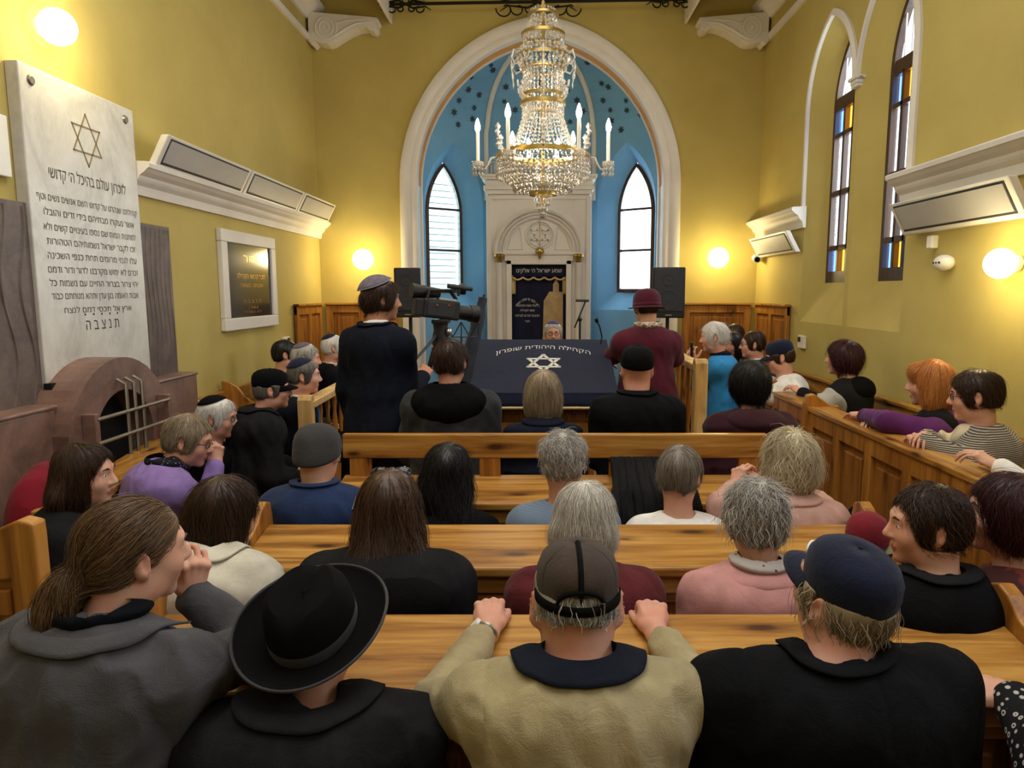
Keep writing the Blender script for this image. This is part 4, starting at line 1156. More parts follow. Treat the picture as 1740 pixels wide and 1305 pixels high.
vc = thing('video_camera', 'black broadcast video camera on a tripod in front of the cameraman', 'video camera', (-.64, 4.62, .15))
CR = np.array(Matrix.Rotation(rad(-62), 3, 'Z') @ Matrix.Rotation(rad(-7), 3, 'X'))    # +Y = lens direction
CC = np.array((-.635, 4.62, 1.635))
def cbx(name, c, h, mt, bev=.006): return MB().obox(CC + CR @ np.array(c), h, CR).build(name, M_[mt], vc, bevel=bev)
cbx('camera_body', (0, -.01, 0), (.052, .125, .062), 'black', .012)
cbx('battery', (0, -.155, .0), (.042, .03, .055), 'black', .008)
cbx('side_panel', (.053, -.02, .0), (.006, .09, .045), 'speaker', .004)
m = MB(); m.tube([CC + CR @ np.array(p) for p in ((0, -.10, .06), (0, -.09, .115), (0, .05, .125), (0, .10, .075))], .013, 8); m.build('carry_handle', M_['black'], vc, smooth=True)
def ccyl(name, a, b, ra, rb, mt): return MB().tube([CC + CR @ np.array(a), CC + CR @ np.array(b)], [ra, rb], 18).build(name, M_[mt], vc, smooth=True)
ccyl('lens_barrel', (0, .10, -.005), (0, .20, -.005), .046, .05, 'black')
ccyl('lens_hood', (0, .20, -.005), (0, .255, -.005), .055, .062, 'black')
ccyl('front_glass', (0, .252, -.005), (0, .254, -.005), .045, .045, 'lens')
ccyl('viewfinder', (-.06, -.14, .10), (-.06, .0, .105), .045, .032, 'black')
ccyl('viewfinder_eyecup', (-.06, -.19, .098), (-.06, -.135, .10), .052, .045, 'black')
ccyl('microphone', (.03, .02, .155), (.03, .19, .155), .016, .014, 'speaker')
ccyl('microphone_clip', (.03, .10, .10), (.03, .10, .155), .01, .01, 'black')
ccyl('top_light', (0, .10, .14), (0, .145, .15), .03, .038, 'black')
for p in ((.058, -.05, .02), (.058, .03, .028)):
    MB().ball(CC + CR @ np.array(p), .009, 8, 6).build('button', M_['redled'], vc, smooth=True)
cbx('top_plate', (0, .03, .068), (.03, .06, .008), 'metal', .003)
tp = thing('tripod', 'black fluid-head tripod carrying the video camera', 'tripod', (-.64, 4.62, .15))
MB().box((-.69, 4.56, 1.545), (-.58, 4.68, 1.572)).build('camera_plate', M_['black'], tp, bevel=.005)
MB().lathe([(0, 1.40), (.055, 1.40), (.06, 1.44), (.045, 1.50), (.05, 1.545), (0, 1.546)], (-.64, 4.62, 0), 18).build('fluid_head', M_['black'], tp, smooth=True)
MB().ball((-.585, 4.60, 1.49), (.02, .028, .028), 10, 8).build('tilt_knob', M_['metal'], tp, smooth=True)
MB().tube([(-.66, 4.58, 1.47), (-.74, 4.36, 1.36), (-.76, 4.30, 1.33)], .010, 8).build('pan_handle', M_['black'], tp, smooth=True)
MB().lathe([(.05, 1.34), (.06, 1.36), (.06, 1.39), (.04, 1.41)], (-.64, 4.62, 0), 16).build('leg_spider', M_['black'], tp, smooth=True)
for k in range(3):
    a = k * 2 * PI / 3 + .9
    ex, ey = math.cos(a), math.sin(a)
    l = MB(); l.tube([(-.64 + .045 * ex, 4.62 + .045 * ey, 1.37), (-.64 + .28 * ex, 4.62 + .28 * ey, .62)], .017, 8)
    lg = l.build('leg', M_['black'], tp, smooth=True)
    MB().tube([(-.64 + .27 * ex, 4.62 + .27 * ey, .66), (-.64 + .42 * ex, 4.62 + .42 * ey, .17)], .012, 8).build('leg_extension', M_['metal'], lg, smooth=True)
    MB().ball((-.64 + .42 * ex, 4.62 + .42 * ey, .172), .02, 8, 6).build('rubber_foot', M_['black'], lg, smooth=True)

# ------------------------------------------------------------------ the crystal chandelier
CX, CY = .035, 5.6
ch = thing('chandelier', 'tiered crystal chandelier with lit candle bulbs hanging over the reading table', 'chandelier', (CX, CY, 2.35))
def octa(mb, c, rx, rz, tw=0.0):
    x, y, z = c; a, b = rx * math.cos(tw), rx * math.sin(tw)
    mb.add([(x + a, y + b, z), (x - b, y + a, z), (x - a, y - b, z), (x + b, y - a, z), (x, y, z + rz), (x, y, z - rz)],
           [(0, 1, 4), (1, 2, 4), (2, 3, 4), (3, 0, 4), (1, 0, 5), (2, 1, 5), (3, 2, 5), (0, 3, 5)])
def curtain(prof, n, size, name='bead_curtain', stretch=1.0, drop=0.0, seed=0):
    """strands of beads along a profile [(r, z)...]"""
    rng = random.Random(seed); mb = MB()
    P = np.array(prof); seg = np.r_[0, np.cumsum(np.hypot(np.diff(P[:, 0]), np.diff(P[:, 1])))]
    cnt = max(2, int(seg[-1] / (size * 2.1 * stretch)))
    for k in range(n):
        a = 2 * PI * k / n
        for j in range(cnt + 1):
            s = seg[-1] * j / cnt; r = np.interp(s, seg, P[:, 0]); z = np.interp(s, seg, P[:, 1])
            octa(mb, (CX + r * math.cos(a), CY + r * math.sin(a), z), size * rng.uniform(.8, 1.05), size * stretch, rng.uniform(0, 1.5))
        if drop:
            r, z = P[-1]; octa(mb, (CX + r * math.cos(a), CY + r * math.sin(a), z - drop * .6), size * 1.1, drop * .5)
    o = mb.build(name, M_['glass'], ch); o['kind'] = 'stuff'; return o
def ring(r, z, t, name='brass_ring', m='brass', h=None):
    h = h or t
    return MB().lathe([(r - t, z - h), (r + t, z - h), (r + t, z + h), (r - t, z + h), (r - t, z - h)], (CX, CY, 0), 48).build(name, M_[m], ch, smooth=True)
MB().tube([(CX, CY, 2.42), (CX, CY, 3.9)], .014, 8).build('stem', M_['brass'], ch, smooth=True)
lk = MB()
for k in range(24):
    z = 3.9 + k * .061
    lk.tube([(CX + .014 * math.cos(t) * (k % 2), CY + .014 * math.cos(t) * (1 - k % 2), z + .034 * math.sin(t)) for t in np.linspace(0, 2 * PI, 10, endpoint=False)], .005, 5, closed=True)
lk.build('chain', M_['brass'], ch)
ring(.11, 3.80, .008); ring(.155, 3.66, .010); ring(.19, 3.50, .010); ring(.155, 3.42, .008); ring(.15, 3.225, .010); ring(.155, 3.165, .018, h=.012)
ring(.30, 2.795, .03, h=.014); ring(.355, 2.775, .010); ring(.09, 2.50, .02, h=.014)
curtain([(.09, 3.83), (.10, 3.76), (.15, 3.67)], 22, .013, seed=1)
curtain([(.15, 3.65), (.145, 3.53)], 26, .012, stretch=1.3, seed=2)
curtain([(.17, 3.56), (.20, 3.50), (.17, 3.42)], 24, .017, seed=3)
curtain([(.15, 3.42), (.15, 3.24)], 34, .011, stretch=1.2, seed=4)
curtain([(.12, 3.42), (.12, 3.20)], 20, .011, stretch=1.2, seed=14)
curtain([(.155, 3.15), (.155, 3.06), (.19, 2.95), (.24, 2.86), (.30, 2.80)], 40, .011, stretch=1.25, seed=5)
curtain([(.155, 3.17), (.155, 3.10)], 44, .008, stretch=2.4, seed=6)
curtain([(.355, 2.77), (.355, 2.66)], 64, .0125, stretch=1.15, drop=.05, seed=7)
curtain([(.33, 2.69), (.29, 2.60), (.22, 2.54), (.10, 2.505)], 46, .0125, stretch=1.15, drop=.0, seed=8)
curtain([(.30, 2.77), (.27, 2.64), (.19, 2.57)], 36, .013, drop=.05, seed=9)
curtain([(.23, 2.60), (.225, 2.56)], 30, .012, drop=.05, seed=12)
curtain([(.07, 2.50), (.055, 2.44), (.03, 2.38), (.015, 2.345)], 12, .012, stretch=1.6, drop=.03, seed=10)
for k in range(6):
    a = k * PI / 3 + .0; e = np.array((math.cos(a), math.sin(a), 0)); C0 = np.array((CX, CY, 0))
    P = lambda r, z: C0 + e * r + np.array((0, 0, z))
    zc = 2.70
    am = MB().tube([P(.345, 2.775), P(.40, 2.765), P(.42, 2.72), P(.44, 2.685), P(.475, 2.68), P(.50, 2.70)], .008, 8).build('candle_arm', M_['glass'], ch, smooth=True)
    MB().lathe([(.008, 2.69), (.035, 2.705), (.042, 2.735), (.045, 2.74)], P(.50, 0), 16).build('drip_pan', M_['glass'], am, smooth=True)
    d = MB()
    for j in range(10):
        b = 2 * PI * j / 10
        for q in range(3): octa(d, P(.50, 2.715 - q * .035) + .04 * np.array((math.cos(b), math.sin(b), 0)), .009, .018)
    o = d.build('prism_drops', M_['glass'], am); o['kind'] = 'stuff'
    MB().cyl(P(.50, 2.74), P(.50, 2.955), .014, 12).build('candle_sleeve', M_['candle'], am, smooth=True)
    MB().lathe([(.008, 2.955), (.018, 2.975), (.021, 2.997), (.015, 3.025), (.006, 3.052), (0, 3.062)], P(.50, 0), 12).build('candle_bulb', M_['bulb'], am, smooth=True)
    point_light('candle_light', tuple(P(.50, 3.0)), 7, (1.0, .90, .74), .03)
    s = MB(); a2 = a + PI / 6; e2 = np.array((math.cos(a2), math.sin(a2), 0))
    Q = lambda r, z: C0 + e2 * r + np.array((0, 0, z))
    s.tube([Q(.33, 2.79), Q(.38, 2.80), Q(.36, 2.86), Q(.39, 2.90), Q(.385, 2.95)], .008, 6)
    for z, r in ((2.92, .39), (2.96, .385), (2.87, .375), (2.83, .385)): octa(s, Q(r, z), .022, .03)
    s.build('crystal_scroll', M_['glass'], ch)
    s = MB(); s.tube([Q(.17, 3.44), Q(.24, 3.42), Q(.27, 3.46), Q(.25, 3.52), Q(.22, 3.50)], .007, 6); octa(s, Q(.27, 3.40), .010, .05); octa(s, Q(.265, 3.34), .008, .035)
    s.build('crystal_scroll', M_['glass'], ch)
    s = MB(); s.tube([Q(.15, 3.20), Q(.18, 3.22), Q(.185, 3.26), Q(.215, 3.27), Q(.22, 3.31)], .008, 6); octa(s, Q(.19, 3.25), .022, .03); octa(s, Q(.18, 3.30), .016, .022)
    s.build('crystal_scroll', M_['glass'], ch)
    MB().lathe([(.006, 2.80), (.014, 2.82), (.016, 2.84), (.010, 2.865), (0, 2.88)], tuple(C0 + e * .22), 10).build('inner_bulb', M_['bulb'], ch, smooth=True)
point_light('basket_light', (CX, CY, 2.66), 10, (1.0, .88, .66), .08)
point_light('column_light', (CX, CY, 3.30), 5, (1.0, .86, .60), .05)

# ------------------------------------------------------------------ loose things
rc_ = thing('knit_cap', 'red cap with a dark brim lying on the ledge before the woman in black', 'cap', (1.16, 2.40, .86))
MB().lathe([(.070, .872), (.074, .90), (.070, .935), (.055, .962), (.03, .978), (.008, .983), (0, .984)], (1.16, 2.40, 0), 20).build('crown', cloth('red_felt', '#7d1f2c'), rc_, smooth=True)
MB().lathe([(.068, .868), (.088, .862), (.10, .860), (.10, .867), (.07, .876)], (1.15, 2.39, 0), 20).build('brim', M_['black'], rc_, smooth=True)
# ------------------------------------------------------------------ organic surfaces: blended solids turned into one continuous mesh
f32 = np.float32
def rotm(yaw=0, pitch=0, roll=0):
    """z-yaw, x-pitch, y-roll in degrees"""
    return np.array(Matrix.Rotation(rad(yaw), 3, 'Z') @ Matrix.Rotation(rad(pitch), 3, 'X') @ Matrix.Rotation(rad(roll), 3, 'Y'))
I3 = np.eye(3)

class Ell:
    def __init__(s, c, r, R=None):
        s.c = np.array(c, float); s.r = np.array(r if hasattr(r, '__len__') else (r, r, r), float); s.R = R
        if R is None: e = s.r
        else: e = np.sqrt(((np.array(R) * s.r) ** 2).sum(1))
        s.lo = s.c - e; s.hi = s.c + e
    def d(s, x, y, z):
        x = x - s.c[0]; y = y - s.c[1]; z = z - s.c[2]
        if s.R is not None:
            R = s.R; x, y, z = (R[0, 0] * x + R[1, 0] * y + R[2, 0] * z, R[0, 1] * x + R[1, 1] * y + R[2, 1] * z, R[0, 2] * x + R[1, 2] * y + R[2, 2] * z)
        a, b, c = s.r
        x = x / a; y = y / b; z = z / c
        k0 = np.sqrt(x * x + y * y + z * z)
        k1 = np.sqrt((x / a) ** 2 + (y / b) ** 2 + (z / c) ** 2)
        return k0 * (k0 - 1) / np.maximum(k1, 1e-6)
class Cone:
    """tapered capsule; flat<1 squeezes it along unit axis ax"""
    def __init__(s, a, b, ra, rb, ax=None, flat=1.0):
        s.a = np.array(a, float); s.b = np.array(b, float); s.ra, s.rb = ra, rb; s.ax = None if ax is None else np.array(ax, float); s.flat = flat
        s.lo = np.minimum(s.a - ra, s.b - rb); s.hi = np.maximum(s.a + ra, s.b + rb)
    def d(s, x, y, z):
        ab = s.b - s.a; L2 = float(ab @ ab) + 1e-12
        x = x - s.a[0]; y = y - s.a[1]; z = z - s.a[2]
        t = np.clip((x * ab[0] + y * ab[1] + z * ab[2]) / L2, 0, 1)
        qx = x - t * ab[0]; qy = y - t * ab[1]; qz = z - t * ab[2]
        q2 = qx * qx + qy * qy + qz * qz
        if s.ax is not None:
            p = qx * s.ax[0] + qy * s.ax[1] + qz * s.ax[2]
            q2 = q2 + p * p * (1 / s.flat ** 2 - 1)
        return (np.sqrt(q2) - (s.ra + t * (s.rb - s.ra))) * (1.0 if s.ax is None else s.flat ** .5)
class Half:
    """half space n.(p-c) < 0 (for cutting)"""
    def __init__(s, c, n): s.c = np.array(c, float); s.n = np.array(n, float) / np.linalg.norm(n); s.lo = np.full(3, -9.); s.hi = np.full(3, 9.)
    def d(s, x, y, z): return (x - s.c[0]) * s.n[0] + (y - s.c[1]) * s.n[1] + (z - s.c[2]) * s.n[2]

class Fld:
    def __init__(s): s.p = []
    def add(s, pr, k=.02): s.p.append((pr, k, 'u')); return s
    def cut(s, pr, k=.01): s.p.append((pr, k, 's')); return s
    def keep(s, pr, k=.01): s.p.append((pr, k, 'i')); return s
    def eval(s, vox, pad=.03):
        us = [q[0] for q in s.p if q[2] == 'u']
        lo = np.min([q.lo for q in us], 0) - pad; hi = np.max([q.hi for q in us], 0) + pad
        n = np.ceil((hi - lo) / vox).astype(int) + 1
        s.vox, s.lo, s.n = vox, lo, n
        g = np.full(tuple(n), .25, f32)
        ax = [(lo[i] + vox * np.arange(n[i])).astype(f32) for i in range(3)]
        s.axs = ax
        for pr, k, op in s.p:
            m = k + 3 * vox
            if op == 'i':
                a0 = np.zeros(3, int); a1 = n
            else:
                a0 = np.clip(np.floor((pr.lo - m - lo) / vox).astype(int), 0, n); a1 = np.clip(np.ceil((pr.hi + m - lo) / vox).astype(int) + 1, 0, n)
            if np.any(a1 <= a0): continue
            sl = tuple(slice(a0[i], a1[i]) for i in range(3))
            d = pr.d(ax[0][sl[0]][:, None, None], ax[1][sl[1]][None, :, None], ax[2][sl[2]][None, None, :]).astype(f32)
            o = g[sl]
            if op == 'u':
                h = np.clip(.5 + .5 * (d - o) / k, 0, 1); g[sl] = d + (o - d) * h - k * h * (1 - h)
            elif op == 's':
                d = -d; h = np.clip(.5 - .5 * (d - o) / k, 0, 1); g[sl] = d + (o - d) * h + k * h * (1 - h)
            else:
                h = np.clip(.5 - .5 * (d - o) / k, 0, 1); g[sl] = d + (o - d) * h + k * h * (1 - h)
        s.g = g
        return s
    def pts(s, idx): return s.lo + s.vox * idx
    def displace(s, fn, band=.05):
        w = np.argwhere(np.abs(s.g) < band)
        if len(w): s.g[tuple(w.T)] += fn(s.pts(w)).astype(f32)
        return s
    def over(s, off, region, k=.008):
        """thin overlay that hugs this surface inside `region`"""
        t = Fld(); t.vox, t.lo, t.n, t.axs = s.vox, s.lo, s.n, s.axs
        r = region.d(s.axs[0][:, None, None], s.axs[1][None, :, None], s.axs[2][None, None, :]).astype(f32)
        a = s.g - off; h = np.clip(.5 - .5 * (r - a) / k, 0, 1)
        t.g = r + (a - r) * h + k * h * (1 - h)
        return t
    def sample(s, P):
        q = (P - s.lo) / s.vox; q = np.clip(q, 0, s.n - 1.001); i = q.astype(int); f = q - i
        r = 0
        for dx in (0, 1):
            for dy in (0, 1):
                for dz in (0, 1):
                    w = (f[:, 0] if dx else 1 - f[:, 0]) * (f[:, 1] if dy else 1 - f[:, 1]) * (f[:, 2] if dz else 1 - f[:, 2])
                    r = r + w * s.g[i[:, 0] + dx, i[:, 1] + dy, i[:, 2] + dz]
        return r
    def grad(s, P):
        e = s.vox; G = np.stack([s.sample(P + np.eye(3)[k] * e) - s.sample(P - np.eye(3)[k] * e) for k in range(3)], 1)
        return G / (np.linalg.norm(G, axis=1, keepdims=True) + 1e-9)
    def mesh(s, smooth=2):
        g = s.g; ins = g < 0
        c = np.zeros(tuple(s.n - 1), np.int8)
        for dx in (0, 1):
            for dy in (0, 1):
                for dz in (0, 1):
                    c += ins[dx:s.n[0] - 1 + dx, dy:s.n[1] - 1 + dy, dz:s.n[2] - 1 + dz]
        act = (c > 0) & (c < 8)
        idx = np.argwhere(act)
        if not len(idx): return np.zeros((0, 3)), np.zeros((0, 4), int)
        cid = np.full(act.shape, -1, np.int32); cid[act] = np.arange(len(idx))
        off = np.array([(dx, dy, dz) for dx in (0, 1) for dy in (0, 1) for dz in (0, 1)])
        val = np.stack([g[tuple((idx + o).T)] for o in off], 1)
        acc = np.zeros((len(idx), 3)); cnt = np.zeros(len(idx))
        for a in range(8):
            for b in range(a + 1, 8):
                if np.abs(off[a] - off[b]).sum() != 1: continue
                va, vb = val[:, a], val[:, b]; m = (va < 0) != (vb < 0)
                t = va / np.where(m, va - vb, 1)
                acc += np.where(m[:, None], off[a] + t[:, None] * (off[b] - off[a]), 0); cnt += m
        V = s.lo + s.vox * (idx + acc / cnt[:, None])
        Q = []
        for axn in range(3):
            sl0 = [slice(None)] * 3; sl1 = [slice(None)] * 3
            sl0[axn] = slice(0, -1); sl1[axn] = slice(1, None)
            cr = ins[tuple(sl0)] != ins[tuple(sl1)]
            w = np.argwhere(cr); b, c2 = (axn + 1) % 3, (axn + 2) % 3
            ok = (w[:, b] > 0) & (w[:, c2] > 0) & (w[:, b] < s.n[b] - 1) & (w[:, c2] < s.n[c2] - 1); w = w[ok]
            eb = np.eye(3, dtype=int)[b]; ec = np.eye(3, dtype=int)[c2]
            q = np.stack([cid[tuple((w - eb - ec).T)], cid[tuple((w - ec).T)], cid[tuple(w.T)], cid[tuple((w - eb).T)]], 1)
            inside = ins[tuple(w.T)]
            q[~inside] = q[~inside][:, ::-1]
            Q.append(q)
        Q = np.concatenate(Q); Q = Q[(Q >= 0).all(1)]
        for _ in range(smooth):
            A = np.zeros_like(V); n_ = np.zeros(len(V))
            for k in range(4):
                i, j = Q[:, k], Q[:, (k + 1) % 4]
                for dd in range(3): A[:, dd] += np.bincount(i, V[j, dd], len(V)) + np.bincount(j, V[i, dd], len(V))
                n_ += np.bincount(i, minlength=len(V)) + np.bincount(j, minlength=len(V))
            V = V * .5 + .5 * A / np.maximum(n_, 1)[:, None]
        return V, Q

def waves(P, freq, seed, octv=2, aniso=(1, 1, 1)):
    rg = np.random.RandomState(seed); P = P * np.array(aniso); out = np.zeros(len(P))
    for o in range(octv):
        acc = np.zeros(len(P))
        for _ in range(5):
            k = rg.normal(size=3); k *= freq * 2 ** o / np.linalg.norm(k)
            acc += np.sin(P @ k + rg.uniform(0, 6.28) + 1.3 * np.sin(P @ np.roll(k, 1) * .7))
        out += acc / 5 / 1.6 ** o
    return out

def strands(fl, starts, flow, n=7, step=.02, lift=.004, wig=0.0, w=.0011, seed=0, taper=.35, jitter=.3, free=99):
    rg = np.random.RandomState(seed); P = np.array(starts, float); N = len(P)
    track = []; norms = []
    lf = lift * (0.2 + rg.rand(N) * 1.3) * (1 + 1.6 * (rg.rand(N) > .86)); st = step * (1 - jitter + 2 * jitter * rg.rand(N))
    ph = rg.rand(N) * 6.28
    for i in range(n):
        g = fl.grad(P)
        if i < free: f = fl.sample(P); P = P - g * np.clip(f - lf * (i / (n - 1)) ** .5, -.02, .02)[:, None]
        track.append(P.copy()); norms.append(g)
        d = flow(P, g)
        d = d - (d * g).sum(1, keepdims=True) * g; d /= np.linalg.norm(d, axis=1, keepdims=True) + 1e-9
        if i >= free: d = np.array((0, 0, -1.0)) * .75 + d * .5
        if wig:
            b = np.cross(g, d); ang = ph + i * (1.1 + .5 * np.sin(ph))
            d = d + wig * (b * np.cos(ang)[:, None] + g * (.6 * np.sin(ang))[:, None])
            d /= np.linalg.norm(d, axis=1, keepdims=True) + 1e-9
        P = P + d * st[:, None]
    T = np.stack(track, 1); G = np.stack(norms, 1)
    D = np.gradient(T, axis=1); D /= np.linalg.norm(D, axis=2, keepdims=True) + 1e-9
    B = np.cross(D, G); B /= np.linalg.norm(B, axis=2, keepdims=True) + 1e-9
    tp = np.linspace(1, taper, n)[None, :, None] * w
    ring = np.stack([T - B * tp, T + G * tp * .9, T + B * tp], 2)      # N,n,3,3
    V = ring.reshape(-1, 3)
    base = (np.arange(N)[:, None] * n + np.arange(n - 1)[None, :]) * 3
    q = []
    for j in range(3):
        k = (j + 1) % 3
        q.append(np.stack([base + j, base + k, base + 3 + k, base + 3 + j], -1).reshape(-1, 4))
    r = np.repeat(rg.rand(N), n * 3)
    return V, np.concatenate(q), r

# ------------------------------------------------------------------ hands: palm, four unequal fingers, thumb
def hand(fl, Wr, D, Nrm, side, curl=(25, 30, 25), spread=6.0, s=1.0, thumb=0.5, thumbcurl=20):
    """Wr wrist, D finger direction, Nrm back-of-hand normal, side +1 right hand / -1 left"""
    Wr = np.array(Wr, float); D = np.array(D, float); D /= np.linalg.norm(D)
    Nrm = np.array(Nrm, float); Nrm -= D * (D @ Nrm); Nrm /= np.linalg.norm(Nrm)
    T = np.cross(Nrm, D) * side      # towards the thumb
    at = lambda a, b, c: Wr + s * (D * a + T * b + Nrm * c)
    lat = (.0300, .0100, -.0105, -.0300); kn = (.086, .090, .085, .076)
    fl.add(Cone(at(-.02, 0, -.002), at(.03, .002, -.002), .026 * s, .026 * s, Nrm, .72), .012)
    fl.add(Ell(at(.052, .0, -.006), (.047 * s, .042 * s, .016 * s), np.stack([D, T, Nrm], 1)), .014)
    seg = ((.042, .026, .021), (.046, .029, .022), (.043, .027, .022), (.034, .021, .019))
    for i in range(4):
        k0 = at(kn[i], lat[i], .004); fl.add(Cone(at(.025, lat[i] * .6, .003), k0, .0095 * s, .0100 * s), .008); fl.add(Ell(at(kn[i] - .002, lat[i], .0075), np.array((.0105, .0095, .0095)) * s), .005)
        a = rad((1.2 - i) * spread); d = D * math.cos(a) + T * math.sin(a)
        ax = np.cross(d, Nrm); p = k0; n_ = Nrm.copy(); r = (.0090, .0090, .0086, .0076)[i] * s
        cc = np.array(curl) * (1 + .08 * i)
        for q in range(3):
            th = rad(cc[q]); d, n_ = d * math.cos(th) - n_ * math.sin(th), n_ * math.cos(th) + d * math.sin(th)
            e = p + d * seg[i][q] * s; fl.add(Cone(p, e, r, r * .92), .0025 if q else .004); p = e; r *= .93
    b = at(.022, .028, -.006); fl.add(Cone(at(.008, .014, -.004), b, .015 * s, .015 * s), .012)
    d = D * (1 - thumb) + T * thumb * 1.1 - Nrm * .35; d /= np.linalg.norm(d); p = b; r = .0125 * s
    bend = D * .9 - T * .25 - Nrm * .3
    for q, L in enumerate((.036, .031, .025)):
        e = p + d * L * s; fl.add(Cone(p, e, r, r * .9), .007); p = e; r *= .9
        d = d + bend * math.tan(rad(thumbcurl)) * .8; d /= np.linalg.norm(d)

# ------------------------------------------------------------------ heads
def head_solid(fl, C, R, hs=1.0, female=False, nose=1.0, age=0.0, ears=True, ear=1.0):
    P = lambda x, y, z: C + R @ (np.array((x, y, z)) * hs)
    E = lambda c, r, k=.02: fl.add(Ell(P(*c), np.array(r) * hs, R), k)
    E((0, -.012, .036), (.076, .097, .085)); E((0, .034, .0), (.066, .064, .088), .03); E((0, .032, -.055), (.054 if female else .058, .062, .058), .03)
    E((0, .077, -.098), (.022, .019, .017), .025)
    for sx in (-1, 1):
        E((sx * .042, .064, -.022), (.025, .024, .026 + .006 * age), .025)
        E((sx * .052, .010, -.07), (.016, .035, .026), .03)
    E((0, .083, .036), (.047, .016, .011), .018)
    fl.add(Cone(P(0, .093, .024), P(0, .116 + .006 * (nose - 1), -.020), .0085 * hs, .0125 * nose * hs), .012)
    for sx in (-1, 1): E((sx * .012, .104, -.026), (.0085, .011, .008), .008)
    for sx in (-1, 1): fl.cut(Ell(P(sx * .031, .106, .012), np.array((.017, .018, .0125)) * hs, R), .014)
    for sx in (-1, 1): E((sx * .031, .0815, .0205), (.0165, .0135, .0065), .006); E((sx * .031, .080, .0035), (.015, .0125, .005), .006)
    E((0, .096, -.056), (.022, .0095, .0055), .006); E((0, .094, -.067), (.019, .0095, .0065), .006)
    fl.cut(Cone(P(-.022, .1045, -.0612), P(.022, .1045, -.0612), .0022 * hs, .0022 * hs), .004)
    for sx in (-1, 1):
        if not ears: break
        Re = R @ np.array(Matrix.Rotation(rad(-sx * 34), 3, 'Z') @ Matrix.Rotation(rad(10), 3, 'X'))
        fl.add(Ell(P(sx * (.084 + .012 * (ear - 1) * 3), -.014, .002 - .012 * (ear - 1) * 3), np.array((.010, .022, .034)) * hs * ear, Re), .008)
        fl.cut(Ell(P(sx * (.0945 + .012 * (ear - 1) * 3), -.006, .004 - .012 * (ear - 1) * 3), np.array((.006, .012, .021)) * hs * ear, Re), .005)
        fl.add(Ell(P(sx * .079, -.004, -.028), np.array((.008, .010, .011)) * hs, Re), .006)

def hair_field(style, C, R, hs, opt):
    h = Fld(); P = lambda x, y, z: C + R @ (np.array((x, y, z)) * hs)
    E = lambda c, r, k=.03: h.add(Ell(P(*c), np.array(r) * hs, R), k)
    X = lambda c, r, k=.012: h.cut(Ell(P(*c), np.array(r) * hs, R), k)
    t = opt.get('t', .014)
    E((0, -.014, .038), (.077 + t, .098 + t, .086 + t))
    if style in ('short', 'curly', 'balding'):
        E((0, -.05, -.015), (.070 + t * .6, .055 + t * .7, .070))
        for sx in (-1, 1): E((sx * .062, .012, .01), (.022 + t * .5, .035, .05 + t))
        X((0, .125, -.045), (.115, opt.get('temple', .10), .125)); X((0, .015, -.120), (.12, .085, .085), .022); X((0, -.05, opt.get('nape', -.120)), (.125, .125, .075), .026)
        for sx in (-1, 1): X((sx * .098, -.010, -.010), (.034, .028, .044))
        if style == 'balding': X((0, -.01, .13), (.085, .10, .075))
    elif style == 'bob':
        for sx in (-1, 1): E((sx * .060, -.015, -.045), (.036 + t * .6, .062, .085 + opt.get('len', 0)))
        E((0, -.052, -.035), (.085 + t * .4, .058 + t * .6, .095 + opt.get('len', 0)))
        X((0, .13, -.04), (opt.get('face', .080), .095, .13))
        if opt.get('fringe'): E((0, .075, .075), (.06, .03, .04))
    elif style == 'big':
        for sx in (-1, 1): E((sx * .055, -.01, .0), (.045 + t * .8, .07, .075 + t))
        E((0, -.045, -.01), (.085 + t * .5, .07 + t, .095 + t))
        X((0, .14, -.05), (.090, .095, .13)); X((0, .0, -.17), (.14, .12, .075))
    elif style == 'long':
        L = opt.get('len', .30)
        for sx in (-1, 1): E((sx * .062, -.01, -.05), (.036 + t * .5, .06, .11)); h.add(Cone(P(sx * .065, -.035, -.06), P(sx * (.075 + opt.get('flare', .02)), -.055 - (opt.get('out', .16) - .06) * L, -.06 - L * .8), .040 * hs, .038 * hs), .04)
        E((0, -.058, -.05), (.085 + t * .4, .055, .11))
        h.add(Cone(P(0, -.075, -.07), P(opt.get('sway', 0), -.09 - opt.get('out', .16) * L, -.06 - L), .062 * hs, .05 * hs, R[:, 1], .62), .05)
        X((0, .13, -.05), (opt.get('face', .075), .095, .15))
    elif style == 'pony':
        E((0, -.05, -.01), (.070 + t * .5, .055 + t * .7, .068))
        X((0, .118, -.05), (.080, .085, .13)); X((0, .0, -.135), (.13, .10, .070))
        for sx in (-1, 1): X((sx * .096, -.006, -.012), (.028, .028, .040))
        h.add(Ell(P(0, -.118, -.045), np.array((.03, .03, .03)) * hs, R), .02)
        for c, r in (((.0, -.14, -.06), (.036, .034, .04)), ((-.012, -.150, -.10), (.042, .038, .045)), ((.014, -.150, -.125), (.034, .032, .045)), ((-.01, -.145, -.16), (.026, .024, .035))): E(c, r, .02)
    return h

